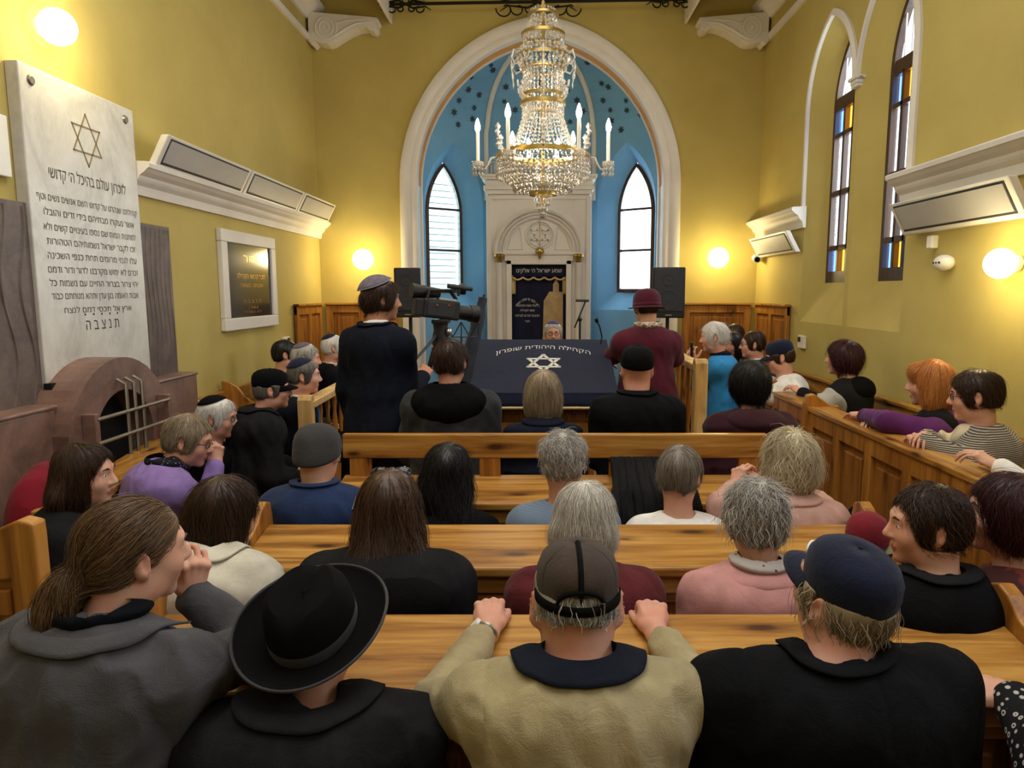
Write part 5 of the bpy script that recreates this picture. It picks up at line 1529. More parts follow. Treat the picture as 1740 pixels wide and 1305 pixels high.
def hat_mesh(kind, C, R, hs, p, mat, opt):
    if opt.get('tip'): R = R @ rotm(0, opt['tip'], opt.get('tiproll', 0))
    hs = hs * opt.get('scale', 1.0)
    P = lambda q: C + R @ (np.array(q) * hs)
    def lathe(prof, cy=-.014, sx=1.0, sy=1.28, n=40, dz=0.0, fn=None):
        m = MB()
        vs = []
        for r, z in prof:
            for j in range(n):
                a = 2 * PI * j / n; q = np.array((r * sx * math.cos(a), cy + r * sy * math.sin(a), z + dz))
                if fn is not None: q = fn(q, a, r)
                vs.append(P(q))
        fs = [(i * n + j, i * n + (j + 1) % n, (i + 1) * n + (j + 1) % n, (i + 1) * n + j) for i in range(len(prof) - 1) for j in range(n)]
        return m.add(vs, fs)
    def fin(m, name, mt, th=.003):
        o = m.build(name, mt, p, smooth=True, local=True)
        s = o.modifiers.new('thickness', 'SOLIDIFY'); s.thickness = th; s.offset = 1
        return o
    dome = lambda r, z0, z1, k=8, rt=.012: [(r, z0)] + [(r * math.cos(PI / 2 * i / k) ** .75 if i < k else rt * .2, z0 + (z1 - z0) * math.sin(PI / 2 * i / k)) for i in range(1, k + 1)]
    if kind == 'kippah':
        t = opt.get('tilt', 22); Rt = R @ np.array(Matrix.Rotation(rad(t), 3, 'X')); r0 = opt.get('size', .078)
        m = MB(); n = 36; vs = []; k = 7
        for i in range(k + 1):
            th = (1 - i / k) * r0 / .098; 
            for j in range(n):
                a = 2 * PI * j / n
                d = Rt @ np.array((math.sin(th) * math.cos(a), math.sin(th) * math.sin(a), math.cos(th)))
                l = R.T @ d; e = .018 + opt.get('lift', 0)
                rr = 1 / math.sqrt((l[0] / (.077 + e)) ** 2 + (l[1] / (.098 + e)) ** 2 + (l[2] / (.086 + e)) ** 2)
                vs.append(C + R @ (np.array((0, -.014, .038)) * hs) + d * rr * hs)
        m.add(vs, [(i * n + j, i * n + (j + 1) % n, (i + 1) * n + (j + 1) % n, (i + 1) * n + j) for i in range(k) for j in range(n)])
        o = fin(m, 'kippah', mat)
        if opt.get('border'):
            b = MB().tube([vs[j] + (C - vs[j]) * -.012 for j in range(n)], .004, 6, closed=True); b.build('border', opt['border'], o, smooth=True, local=True)
        return o
    if kind == 'beanie':
        prof = [(.094, .0), (.097, .012), (.098, .03), (.096, .06), (.088, .09), (.070, .117), (.045, .132), (.02, .137), (.002, .138)]
        return fin(lathe(prof, dz=opt.get('dz', .0), fn=lambda q, a, r: q + np.array((0, 0, .35 * (q[1]) if q[2] < .05 else 0)) * np.array((0, 0, 1))), 'cap', mat, .004)
    if kind == 'baseball':
        prof = [(.0845, .028), (.0865, .045), (.0875, .06), (.0855, .088), (.077, .110), (.058, .127), (.032, .136), (.002, .138)]
        hole = opt.get('hole')
        m = lathe(prof, cy=-.012, sy=1.24, n=48)
        if hole:
            # adjustable opening at the back: drop faces round it
            keep = []
            for f in m.f:
                c = np.mean([R.T @ (np.array(m.v[i]) - C) / hs for i in f], 0)
                if c[1] < -.06 and (c[0] / .047) ** 2 + ((c[2] - .036) / .034) ** 2 < 1 and c[2] > .036: continue
                keep.append(f)
            m.f = keep; m.m = [0] * len(keep)
        o = fin(m, 'cap_crown', mat, .003)
        b = MB(); n = 20; rows = []
        for i in range(6):
            t = i / 5
            for j in range(n + 1):
                a = PI * (.08 + .84 * j / n); ex = .072 * t
                rows.append(P((.086 * math.cos(a) * (1 - .06 * t), -.012 + (.105) * math.sin(a) + ex * (math.sin(a) ** .6), .036 - .020 * t * t - .018 * (math.cos(a) ** 2) * t)))
        b.add(rows, [(i * (n + 1) + j, i * (n + 1) + j + 1, (i + 1) * (n + 1) + j + 1, (i + 1) * (n + 1) + j) for i in range(5) for j in range(n)])
        bo = b.build('cap_bill', opt.get('bill', mat), o, smooth=True, local=True); s = bo.modifiers.new('thickness', 'SOLIDIFY'); s.thickness = .004
        MB().ball(P((0, -.012, .139)), .007 * hs, 10, 6).build('top_button', opt.get('bill', mat), o, smooth=True, local=True)
        w = .0022
        def seam(a, mt=None, wd=w, name='seam'):
            MB().tube([P((r * math.cos(a) * 1.012, -.012 + r * 1.24 * math.sin(a) * 1.012, z + .001)) for r, z in prof[(2 if hole and abs(a + PI / 2) < .3 else 0):]], wd, 6).build(name, mt or opt.get('bill', mat), o, smooth=True, local=True)
        for k in range(6): seam(PI / 2 + k * PI / 3)
        if hole:
            seam(-PI / 2, opt['trim'], .0065, 'centre_tape')
            ed = [P((.049 * math.cos(t), -.012 - 1.24 * math.sqrt(max(.0001, .089 ** 2 - (.049 * math.cos(t)) ** 2)) - .003, .037 + .036 * math.sin(t))) for t in np.linspace(0, PI, 16)]
            MB().tube(ed, .0042, 8).build('opening_binding', opt['trim'], o, smooth=True, local=True)
            st = MB()
            st.add([P((.090 * math.cos(t) * 1.01, -.012 + .1116 * math.sin(t) * 1.02, z)) for z in (.022, .042) for t in np.linspace(-PI * .98, -.02 * PI, 30)], [(j, j + 1, 31 + j, 30 + j) for j in range(29)])
            so = st.build('rear_strap', opt['trim'], o, smooth=True, local=True); s = so.modifiers.new('thickness', 'SOLIDIFY'); s.thickness = .004; s.offset = 1
            bk = MB(); c = (.038, -.012 - 1.24 * .0805 - .006, .032)
            bk.tube([P((c[0] + dx, c[1] - .0, c[2] + dz)) for dx, dz in ((-.010, -.015), (.010, -.015), (.010, .015), (-.010, .015))], .0022, 6, closed=True)
            bk.build('metal_buckle', M_['metal'], o, smooth=True, local=True)
        if opt.get('emblem'):
            e = MB(); pts = []
            for t in np.linspace(0, 2 * PI, 20, endpoint=False):
                x = .022 * math.cos(t) - .022; z = .078 + .016 * math.sin(t)
                y = -.012 + 1.24 * math.sqrt(max(0, .0905 ** 2 - x * x)) * (1 - .6 * max(0, z - .075)) + .003
                pts.append(P((x, y, z)))
            e.add(pts, [tuple(range(20))])
            eo = e.build('white_emblem', M_['whiteplastic'], o, local=True); s = eo.modifiers.new('thickness', 'SOLIDIFY'); s.thickness = .004
        return o
    if kind == 'fedora':
        def pinch(q, a, r):
            if q[2] > .10:
                q = q.copy(); q[2] -= .020 * math.exp(-(q[0] / .03) ** 2) * (r > .0); q[0] *= 1 - .22 * max(0, (q[1] + .02) / .1) * (q[2] > .12)
            return q
        prof = [(.093, .030), (.0945, .05), (.093, .08), (.089, .11), (.083, .135), (.070, .15), (.045, .153), (.02, .150), (.001, .149)]
        o = fin(lathe(prof, sy=1.22, fn=pinch, n=48), 'hat_crown', mat, .004)
        br = [(.092, .030), (.105, .028), (.130, .029), (.155, .036), (.168, .046), (.171, .049)]
        b = lathe(br, sy=1.10, n=56, fn=lambda q, a, r: q + np.array((0, 0, (abs(math.cos(a)) ** 2 * .014 - .010 * max(0, math.sin(a))) * max(0, (r - .092) / .08) ** 1.5)))
        fin(b, 'hat_brim', opt.get('brim', mat), .005).parent = o
        be = [P((.1715 * math.cos(a), -.014 + .1715 * 1.10 * math.sin(a), .051 + (abs(math.cos(a)) ** 2 * .014 - .010 * max(0, math.sin(a))) * ((.1715 - .092) / .08) ** 1.5)) for a in np.linspace(0, 2 * PI, 64, endpoint=False)]
        MB().tube(be, .0035, 6, closed=True).build('brim_edge', opt['band'], o, smooth=True, local=True)
        bd = lathe([(.0955, .031), (.0975, .04), (.0965, .062), (.095, .064)], sy=1.215, n=48)
        fin(bd, 'hat_band', opt['band'], .002).parent = o
        return o
    if kind == 'cloche':
        prof = [(.100, .0), (.100, .02), (.0985, .05), (.094, .08), (.080, .112), (.055, .130), (.02, .136), (.001, .137)]
        o = fin(lathe(prof, sy=1.16), 'hat_crown', mat, .004)
        br = [(.100, .004), (.112, -.006), (.128, -.012), (.140, -.012)]
        fin(lathe(br, sy=1.12, fn=lambda q, a, r: q + np.array((0, 0, .02 * max(0, math.sin(a)) * (r - .1) / .04))), 'hat_brim', mat, .005).parent = o
        bd = lathe([(.1015, .006), (.103, .015), (.102, .030)], sy=1.16); fin(bd, 'hat_band', opt['band'], .002).parent = o
        return o

def glasses(C, R, hs, p, mt):
    P = lambda x, y, z: C + R @ (np.array((x, y, z)) * hs)
    m = MB()
    for sx in (-1, 1):
        m.tube([P(sx * .032 + .022 * math.cos(t), .108 - .012 * abs(.022 * math.cos(t) * sx + .032) / .05, .010 + .016 * math.sin(t)) for t in np.linspace(0, 2 * PI, 20, endpoint=False)], .0022 * hs, 6, closed=True)
        m.tube([P(sx * .053, .098, .014), P(sx * .078, .05, .016), P(sx * .086, -.005, .014), P(sx * .086, -.022, .0)], .002 * hs, 6)
    m.tube([P(-.010, .113, .014), P(0, .116, .017), P(.010, .113, .014)], .002 * hs, 6)
    return m.build('glasses', mt, p, smooth=True, local=True)

def turned_collar(key, name, mat, rin=.072, rout=.135, top=.050, span=128, pts=.02, off=.010, ry=.82, yc=-.012, thick=.005):
    """a folded-down collar: stands at the neck, turns over and lies on the shoulders of the garment"""
    w = PEOPLE[key]; N, T = w['N'], w['T']; n = 44; rows = []
    ang = [rad(-90 - span + 2 * span * i / n) for i in range(n + 1)]
    tt = [0, .0, .10, .28, .46, .64, .82, 1.0]
    for k, t in enumerate(tt):
        row = []
        for i, a in enumerate(ang):
            edge = max(0, abs(i / n - .5) * 2 - .55) / .45
            ro = rout + pts * edge ** 2
            r = rin + (ro - rin) * t
            x = N[0] + r * math.cos(a); y = N[1] + yc + r * ry * math.sin(a) + .0
            row.append((x, y))
        P = np.array(row)
        z = np.full(len(P), N[2] + .11)
        if k < 2: zz = np.full(len(P), N[2] + (top - .035 if k == 0 else top)) - .012 * np.clip(np.sin(np.array(ang)), 0, 1)
        else:
            for _ in range(90):
                f = T.sample(np.stack([P[:, 0], P[:, 1], z], 1)); z = np.where(f > off, z - np.clip(f - off, .0005, .004), z)
            zz = np.minimum(z, N[2] + top + .004 - .02 * t) if k < 4 else z
        rows.append(np.stack([P[:, 0], P[:, 1], zz], 1))
    for _ in range(2):
        for k in range(2, len(rows) - 1): rows[k][:, 2] = .25 * rows[k - 1][:, 2] + .5 * rows[k][:, 2] + .25 * rows[k + 1][:, 2]
    for k in range(2, len(rows)):
        for _ in range(4):
            z = rows[k][:, 2]; z[1:-1] = .25 * z[:-2] + .5 * z[1:-1] + .25 * z[2:]
    m = MB(); m.add([tuple(v) for q in rows for v in q], [(k * (n + 1) + i, k * (n + 1) + i + 1, (k + 1) * (n + 1) + i + 1, (k + 1) * (n + 1) + i) for k in range(len(rows) - 1) for i in range(n)])
    o = m.build(name, mat, w['root'], smooth=True, local=True)
    s = o.modifiers.new('thickness', 'SOLIDIFY'); s.thickness = thick; s.offset = 0
    return o
# ------------------------------------------------------------------ people
SK = {'fair': skinmat('fair_skin', '#d6a890'), 'pink': skinmat('ruddy_skin', '#cf9e88'), 'tan': skinmat('tan_skin', '#bd8d70'), 'old': skinmat('pale_old_skin', '#d8ac94')}
LIPS = plain('lips', '#b06a62', 0.4)
EYEW = plain('eye_white', '#e8e4de', 0.2, var=.02); IRIS = plain('iris', '#3c3128', 0.1, var=.05)
HR = {'grey': hairmat('grey_hair', '#77726c', '#cfcac2'), 'silver': hairmat('silver_hair', '#9b968c', '#e3ded2'), 'white': hairmat('white_hair', '#c9c4bc', '#f2efe9'),
      'brown': hairmat('dark_brown_hair', '#1d120c', '#4a3120'), 'black': hairmat('black_hair', '#08080a', '#221f20'), 'mid': hairmat('brown_hair', '#3a281a', '#7a5c3e'),
      'blond': hairmat('pale_blond_hair', '#a8946c', '#e6dcc0'), 'ash': hairmat('ash_blond_hair', '#6d5c48', '#b8a88c'), 'red': hairmat('copper_hair', '#a85a24', '#e3a058'),
      'burg': hairmat('burgundy_hair', '#1c0a0d', '#4c1f26'), 'greybrown': hairmat('grey_brown_hair', '#5e564c', '#9a9084'), 'darkgrey': hairmat('dark_grey_hair', '#3a3733', '#7d7872'), 'long': hairmat('long_brown_hair', '#24160f', '#5e4330')}
CL = {}
def cl_(k, *a, **kw):
    CL[k] = cloth(k, *a, **kw); return CL[k]
cl_('grey_wool', '#464548'); cl_('black_wool', '#1e1e20', var=.25); cl_('black_suit', '#0f1013', var=.2); cl_('navy_suit', '#161a26', var=.2); cl_('charcoal_jacket', '#2e2f32', bump=.3)
cl_('cream_jacket', '#cfc8b4', bump=.25); cl_('beige_knit', '#a39672'); cl_('dark_red', '#57191e'); cl_('pink_sweat', '#c58f8c', bump=.2); cl_('black_knit', '#0c0c0e'); cl_('navy_sweat', '#1f3157')
cl_('white_cotton', '#e6e3dc', bump=.2); cl_('pink_cardigan', '#c39a8d', bump=.25); cl_('lilac_sweat', '#8d74b4', bump=.25); cl_('maroon_cardigan', '#4d1426', bump=.2); cl_('blue_sweater', '#2c7fb8', bump=.2)
cl_('maroon_puffer', '#35131f', bump=.3); cl_('navy_puffer', '#191d2c', bump=.3); cl_('purple_satin', '#5a2460', bump=.25); cl_('trousers', '#17181b'); cl_('skirt', '#26222a'); cl_('navy_collar', '#181d28'); cl_('shirt_white', '#e9e7e2')
cl_('light_grey', '#a9a7a4'); cl_('scarf_black', '#101319'); cl_('cream_scarf', '#cbbd9f', bump=.4); cl_('hat_felt', '#0c0c0d', rough=.95, bump=.08, weave=900); cl_('hat_ribbon', '#333335', rough=.5, bump=.02)
cl_('cap_navy', '#141b33'); cl_('cap_black', '#0d0e10'); cl_('beanie_grey', '#3a3a3b', weave=200, bump=.35); cl_('kippah_black', '#101012'); cl_('kippah_navy', '#1d2440'); cl_('kippah_lilac', '#6f6878', scale=40); cl_('kippah_purple', '#5a4a86'); cl_('maroon_felt', '#4a1426')
cl_('mesh_brown', '#463a33', weave=900, bump=.5); cl_('hood_black', '#0a0a0b'); cl_('suit_grey', '#2b2c33'); cl_('border_silver', '#8d8894'); cl_('tie_blue', '#5b79a8'); cl_('satin_lining', '#6a7078', rough=.5)
CL['blue_rib'] = knit('blue_grey_rib', '#7f93ad', 150, .4); CL['striped'] = knit('striped_knit', '#b3a998', 120, .4, '#3d3833', 2); CL['beige_rib'] = knit('beige_fine_knit', '#b3a57f', 260, .25)
CL['leopard'] = spots('leopard_scarf', '#cdbfae', '#2a2320', 60, .30, .38, third='#8d7460'); CL['polka'] = spots('dotted_blouse', '#0c0c10', '#b9b6b2', 52, .30, .36, True); CL['floral'] = spots('dark_floral_scarf', '#14131c', '#8d8aa6', 80, .18, .26)
CL['paisley'] = spots('red_gold_dress', '#6a2c22', '#b58c4e', 24, .26, .34, third='#3d1a18'); CL['silverscarf'] = spots('silver_scarf', '#b9b2ae', '#6d2a38', 40, .16, .22)

PEOPLE = {}
def person(key, label, head, byaw=0, hyaw=0, pitch=0, roll=0, fz=0.0, stand=False, sw=.20, b=1.0, lean=10, N=(0, -.045, -.162), hs=1.0, skin='fair', female=False,
           hair=None, hcol='grey', hopt=None, hat=None, hatmat=None, hatopt=None, top='black_wool', arms=(None, None), hands=(None, None), glass=None, overlays=(), v=.0075, vb=.0062, vh=.0055,
           nstr=500, seat=.45, hem=0.0, fold=.005, knee=.30, face=True, sleeves=None, legs=True, lower='trousers', neck=.056, slope=.06, puff=0.0, extra=None, armr=1.0, seams=False, ear=1.0):
    hx, hy, hz = head; hs *= .93
    root = thing('person', label, 'person', (hx, hy, fz), rad(byaw), 'people seated and standing in the hall')
    rng = random.Random(key); sd = sum(map(ord, key))
    C = np.array((0, 0, hz - fz)); R = rotm(hyaw, pitch, roll)
    cb, sb = math.cos(-rad(byaw)), math.sin(-rad(byaw))
    def loc(p):
        x, y, z = p[0] - hx, p[1] - hy, p[2] - fz
        return np.array((cb * x - sb * y, sb * x + cb * y, z))
    def dire(p): return np.array((cb * p[0] - sb * p[1], sb * p[0] + cb * p[1], p[2]))
    Nn = C + np.array(N)
    pz = (seat + .11) if not stand else .50 * (hz - fz) + .06
    Pv = np.array((Nn[0] * .5, Nn[1] - (Nn[2] - pz) * math.tan(rad(lean)), pz))
    ax = Pv - Nn; TL = np.linalg.norm(ax)
    A = lambda t, x=0, y=0: Nn + ax * t + np.array((x, y, 0))
    Sh = [A(0, sx * (sw - .048), 0) + np.array((0, .0, -slope - .01)) for sx in (-1, 1)]
    EW = []
    for i, sx in enumerate((-1, 1)):
        if arms[i] is not None: E, Wr = loc(arms[i][0]), loc(arms[i][1])
        elif stand: E = Sh[i] + np.array((sx * .05, -.02, -.28)); Wr = E + np.array((sx * -.01, .06, -.24))
        else: E = Sh[i] + np.array((sx * .05, .02, -.26)); Wr = E + np.array((-sx * .10, .20, -.05))
        EW.append((E, Wr))
    # ---- body: one continuous surface (head, neck, chest, arms, hands)
    F_ = Fld()
    head_solid(F_, C, R, hs, female, ear=ear)
    F_.add(Cone(Nn + np.array((0, .0, -.06)), C + R @ np.array((0, -.025, -.05)), neck * 1.1, neck), .035)
    F_.add(Cone(Sh[0] * .8 + Nn * .2, Sh[1] * .8 + Nn * .2, .045, .045), .05)
    F_.add(Ell(A(.30), (sw * .72, .085, TL * .30)), .05)
    F_.add(Ell(A(.72), (sw * .62, .085, TL * .3)), .05)
    for i in (0, 1):
        E, Wr = EW[i]
        F_.add(Cone(Sh[i], E, .042, .036), .03); F_.add(Cone(E, Wr, .037, .026), .02)
    F_.eval(vb); V, Q = F_.mesh(2)
    fm = np.zeros(len(Q), int)
    cen = V[Q].mean(1); hl = (cen - C) @ R / hs
    lip = (np.abs(hl[:, 0]) < .023) & (hl[:, 1] > .085) & (hl[:, 2] > -.076) & (hl[:, 2] < -.050) & ((hl[:, 0] / .024) ** 2 + ((hl[:, 2] + .0625) / .0115) ** 2 < 1)
    fm[lip] = 1
    nV = [V]; nQ = [Q]; nf = [fm]; off = len(V)
    for i, sx in enumerate((-1, 1)):
        H = hands[i]
        if H is False: continue
        E, Wr = EW[i]; hf = Fld()
        D = dire(H['D']) if H else (Wr - E); nr = dire(H['N']) if H else np.array((0, 0, 1.0)) - .0
        H = H or {}
        hand(hf, Wr, D, nr, sx, H.get('curl', (22, 28, 20)), H.get('spread', 5), H.get('s', .94 if female else 1.02), H.get('thumb', .45), H.get('tc', 15))
        hf.add(Cone(Wr + (E - Wr) * .35, Wr, .029, .026), .015)
        hf.eval(H.get('v', .0055)); v2, q2 = hf.mesh(1)
        nV.append(v2); nQ.append(q2 + off); nf.append(np.zeros(len(q2), int)); off += len(v2)
    np_mesh('body', np.concatenate(nV), np.concatenate(nQ), [SK[skin], LIPS], root, True, fmat=np.concatenate(nf))
    if face:
        for sx in (-1, 1):
            e = MB(); c = C + R @ (np.array((sx * .0315, .0815, .0115)) * hs)
            e.ball(c, .0125 * hs, 12, 8, R); e.mat(1)
            e.ball(c + R @ np.array((0, .0075, 0)) * hs, (.0062 * hs, .0058 * hs, .0062 * hs), 10, 6, R)
            e.build('eye', [EYEW, IRIS], root, smooth=True, local=True)
            w = MB().tube([C + R @ (np.array(q) * hs) for q in ((sx * .014, .0985, .034), (sx * .030, .0985, .040), (sx * .046, .088, .035))], [.0035 * hs, .0040 * hs, .002 * hs], 6)
            w.build('eyebrow', HR[hcol], root, smooth=True, local=True)
    # ---- clothes
    T = Fld()
    bx = b
    r0 = .066 * bx
    T.add(Cone(Nn + np.array((0, 0, -.032)), Sh[0], .060 * bx, r0), .04); T.add(Cone(Nn + np.array((0, 0, -.032)), Sh[1], .060 * bx, r0), .04)
    T.add(Ell(A(.27), (sw * .93, .128 * bx, TL * .33)), .06); T.add(Ell(A(.16, 0, -.03), (sw * .80, .095 * bx, TL * .2)), .06)
    T.add(Ell(A(.66), (sw * .90, .135 * bx, TL * .36)), .07); T.add(Ell(A(.98, 0, .01), (sw * .92 + .01, .15 * bx, .14 + hem * .3)), .07)
    if hem:
        for sx in (-1, 1): T.add(Cone(A(1, sx * .08), A(1, sx * .10) + np.array((0, .0, -hem)), .125 * bx, .115 * bx), .08)
        T.add(Ell(A(1, 0, 0) + np.array((0, 0, -hem * .5)), (sw * .9, .14 * bx, hem * .7)), .08)
    for i in (0, 1):
        E, Wr = EW[i]; d = Wr - E; Lf = np.linalg.norm(d)
        T.add(Cone(Sh[i], E, .064 * bx * armr, .053 * bx * armr), .045)
        se = sleeves if sleeves is not None else .93
        T.add(Cone(E, E + d * se, .053 * bx * armr, .040 * bx * armr), .03)
    if extra: extra(T, C, R, Nn, A, Sh, EW)
    T.cut(Cone(Nn + np.array((0, 0, -.015)), C + R @ np.array((0, -.025, -.05)), neck * 1.1 + .003, neck + .012), .014)
    T.eval(v)
    if fold: T.displace(lambda P: fold * 1.9 * (np.abs(waves(P, 30, sd, 2, (1, 1, .62))) - .30))
    if seams:
        yb = Nn[1]
        T.displace(lambda P: np.where(P[:, 1] < yb + .02, .0035 * np.exp(-(P[:, 0] / .0045) ** 2), 0) + sum(.0035 * np.exp(-((np.abs(P[:, 0]) - (sw - .052) - .05 * np.clip((Nn[2] - .10 - P[:, 2]), 0, .2)) / .005) ** 2) for _ in (0,)) * (P[:, 2] > Nn[2] - .24))
    if puff: T.displace(lambda P: puff * np.abs(np.sin((P[:, 2] + .25 * np.abs(P[:, 0]) ** 1.5) * 3.14159 / .075)) ** .6)
    V, Q = T.mesh(2)
    top_o = np_mesh('top', V, Q, CL[top], root, True)
    for nm, mt, of, c, r, kw in overlays:
        base = {'N': Nn, 'C': C, 'A0': (Sh[0] + EW[0][0]) * .5}.get(kw.get('rel', 'N'))
        Rr = rotm(*kw['rot']) if 'rot' in kw else None
        o_ = T.over(of, Ell(base + np.array(c), r, Rr), kw.get('k', .008))
        for cc, rr in kw.get('cuts', ()):
            e = Ell(base + np.array(cc), rr); d = -e.d(T.axs[0][:, None, None], T.axs[1][None, :, None], T.axs[2][None, None, :]).astype(f32); o_.g = np.maximum(o_.g, d)
        V, Q = o_.mesh(2)
        if len(Q): np_mesh(nm, V, Q, CL[mt] if isinstance(mt, str) else mt, root, True)
    if legs:
        G = Fld()
        G.add(Ell(Pv + np.array((0, .0, -.01)), (sw * .78, .12, .11)), .05)
        an = []
        for sx in (-1, 1):
            hp = Pv + np.array((sx * .085, .02, -.03))
            if stand: kn = np.array((Pv[0] + sx * .095, Pv[1] + .03, (hz - fz) * .28)); akl = np.array((Pv[0] + sx * .10, Pv[1] - .01, .09))
            else: kn = hp + np.array((sx * .03, knee + .05, -.03)); akl = np.array((kn[0], kn[1] - .03, .09))
            G.add(Cone(hp, kn, .085, .064), .05); G.add(Cone(kn, akl, .062, .046), .03); an.append(akl)
        G.eval(.011); V, Q = G.mesh(2); np_mesh(lower, V, Q, CL[lower], root, True)
        for q in an:
            s = Fld(); s.add(Cone(q + np.array((0, -.03, -.05)), q + np.array((0, .13, -.055)), .036, .034), .02); s.keep(Half((0, 0, .004), (0, 0, -1)), .002)
            s.eval(.009); V, Q = s.mesh(1); np_mesh('shoe', V, Q, M_['black'], root, True)
    # ---- hair
    ho = dict(hopt or {})
    ho['t'] = ho.get('t', .014) * .62 + .001; ho['lift'] = ho.get('lift', .004) * .8; sh_ = hair in ('short', 'curly', 'balding')
    hatline = {'baseball': .040, 'beanie': .034, 'cloche': .016, 'fedora': .044}.get(hat)
    if hat == 'kippah':
        hatopt = dict(hatopt or {}); hatopt['lift'] = hatopt.get('lift', 0) + ho['t'] + ho['lift'] * .5 - .0165
    if hair:
        hf = hair_field(hair, C, R, hs, ho)
        if hatline is not None and not (hatopt or {}).get('hole'): hf.cut(Half(C + R @ np.array((0, 0, hatline)) * hs, -R[:, 2]), .004)
        if 'low' in ho: hf.cut(Half(C + R @ np.array((0, 0, ho['low'])) * hs, R[:, 2]), .006)
        hf.eval(vh)
        am = ho.get('rough', .0045)
        hf.displace(lambda P: am * waves(((P - C) @ R), ho.get('fr', 45), sd, 2, (1, 1, .35 if not ho.get('curl') else 1)))
        V, Q = hf.mesh(1)
        rn = np.random.RandomState(sd); r0_ = np.clip(.45 + .25 * waves((V - C) @ R, 70, sd + 3, 2, (1, 1, .15)), 0, 1)
        if nstr:
            crown = C + R @ (np.array((0, -.06, .12)) * hs); up = R[:, 2]
            ctr = C + R @ np.array((0, -.02, .02))
            grav = ho.get('grav', 1.0)
            def flow(P, g):
                d = P - crown; h = d / (np.linalg.norm(d, axis=1, keepdims=True) + 1e-6)
                loc_ = (P - C) @ R
                back = R @ np.array((0, -1, -.25))
                if hair == 'pony':
                    t = (C + R @ np.array((0, -.125, -.05))) - P; t /= np.linalg.norm(t, axis=1, keepdims=True) + 1e-6
                    far = (loc_[:, 1] < -.11)[:, None]
                    return np.where(far, np.array((0, -.1, -1.0)), t)
                return h * .9 + np.array((0, 0, -1.0)) * grav * ((.2 if hair in ('short', 'curly') else .35) + (.45 if hair in ('short', 'curly') else 1.0) * (loc_[:, 2:3] < .06)) + back * (.55 if hair in ('short', 'curly') else .15)
            lv = (V - C) @ R / hs
            okv = np.ones(len(V), bool)
            if hatline is not None: okv &= (lv[:, 2] < hatline - .005) | (bool((hatopt or {}).get('hole')) & (np.abs(lv[:, 0]) < .042) & (lv[:, 1] < 0) & (lv[:, 2] < .068))
            if hat == 'kippah':
                kd = rotm(0, hatopt.get('tilt', 22), 0)[:, 2]; lc = lv - np.array((0, -.014, .038)); okv &= (lc @ kd) / np.linalg.norm(lc, axis=1) < math.cos(hatopt.get('size', .078) / .098 + .12)
            Vs = V[okv]
            st = Vs[rn.randint(0, max(1, len(Vs)), nstr)] if len(Vs) else V[:1]
            if ho.get('curl'): sv, sq, sr = strands(hf, st, flow, 8, ho.get('step', .009), ho.get('lift', .012), ho['curl'], ho.get('w', .0013), sd, .5)
            else: sv, sq, sr = strands(hf, st, flow, 8, ho.get('step', .022) * (.55 if sh_ else 1), ho.get('lift', .004), ho.get('wig', .12) + (.22 if sh_ else .06), ho.get('w', .0010), sd, free=99 if sh_ or hair == 'pony' else 6)
            Q = np.concatenate([Q, sq + len(V)]); V = np.concatenate([V, sv]); r0_ = np.concatenate([r0_, sr])
        np_mesh('hair', V, Q, HR[hcol], root, True, rnd=r0_)
    if hat: hat_mesh(hat, C, R, hs, root, CL[hatmat] if isinstance(hatmat, str) else hatmat, hatopt or {})
    if glass: glasses(C, R, hs, root, glass)
    PEOPLE[key] = dict(root=root, C=C, R=R, N=Nn, loc=loc, T=T, Sh=Sh, EW=EW, Pv=Pv, hs=hs, ax=ax)
    return root

GL_DARK = plain('dark_spectacle_frames', '#161414', 0.25); GL_GOLD = plain('thin_metal_frames', '#8d8478', 0.25, .9)
def collar(mat_, of=.013, w=(.125, .105, .062), z=-.02, y=-.01, name='collar', **kw): return (name, mat_, of, (0, y, z + .022), w, dict(kw))

# ---------------- nearest row
person('P1', 'woman in a grey jacket with a low ponytail, chin resting on her hand', (-.863, 1.45, 1.195), -14, -28, -6, 4, sw=.235, b=1.12, lean=14, seams=True, fold=.008, N=(-.02, -.08, -.135), skin='fair', female=True,
       hair='pony', hcol='mid', hopt=dict(t=.012, rough=.0025, lift=.005), nstr=3600, top='grey_wool', v=.0052, vb=.005, vh=.005,
       arms=(None, ((-.66, 1.58, .90), (-.822, 1.60, 1.035))), hands=(None, dict(D=(.15, -.05, 1), N=(.75, -.55, .1), curl=(35, 55, 40), v=.004, thumb=.3)),
       overlays=[collar('scarf_black', .020, (.098, .105, .06), .035, .015, name='scarf')])
turned_collar('P1', 'collar', CL['grey_wool'], .100, .158, .030, 125, .03)
person('P2', 'man in a wide-brimmed black felt hat and dark coat, hunched over the nearest ledge', (-.480, 1.46, 1.015), 4, -6, 12, 0, sw=.25, b=1.15, lean=20, N=(0, -.10, -.118), skin='tan',
       hair='short', hcol='darkgrey', nstr=500, hat='fedora', hatmat='hat_felt', hatopt=dict(band=CL['hat_ribbon'], tip=10, tiproll=-3, scale=1.0), top='black_wool', v=.0056, face=False, fold=.008,
       overlays=[])
turned_collar('P2', 'collar', CL['black_wool'], .078, .145, .040, 140, .05)
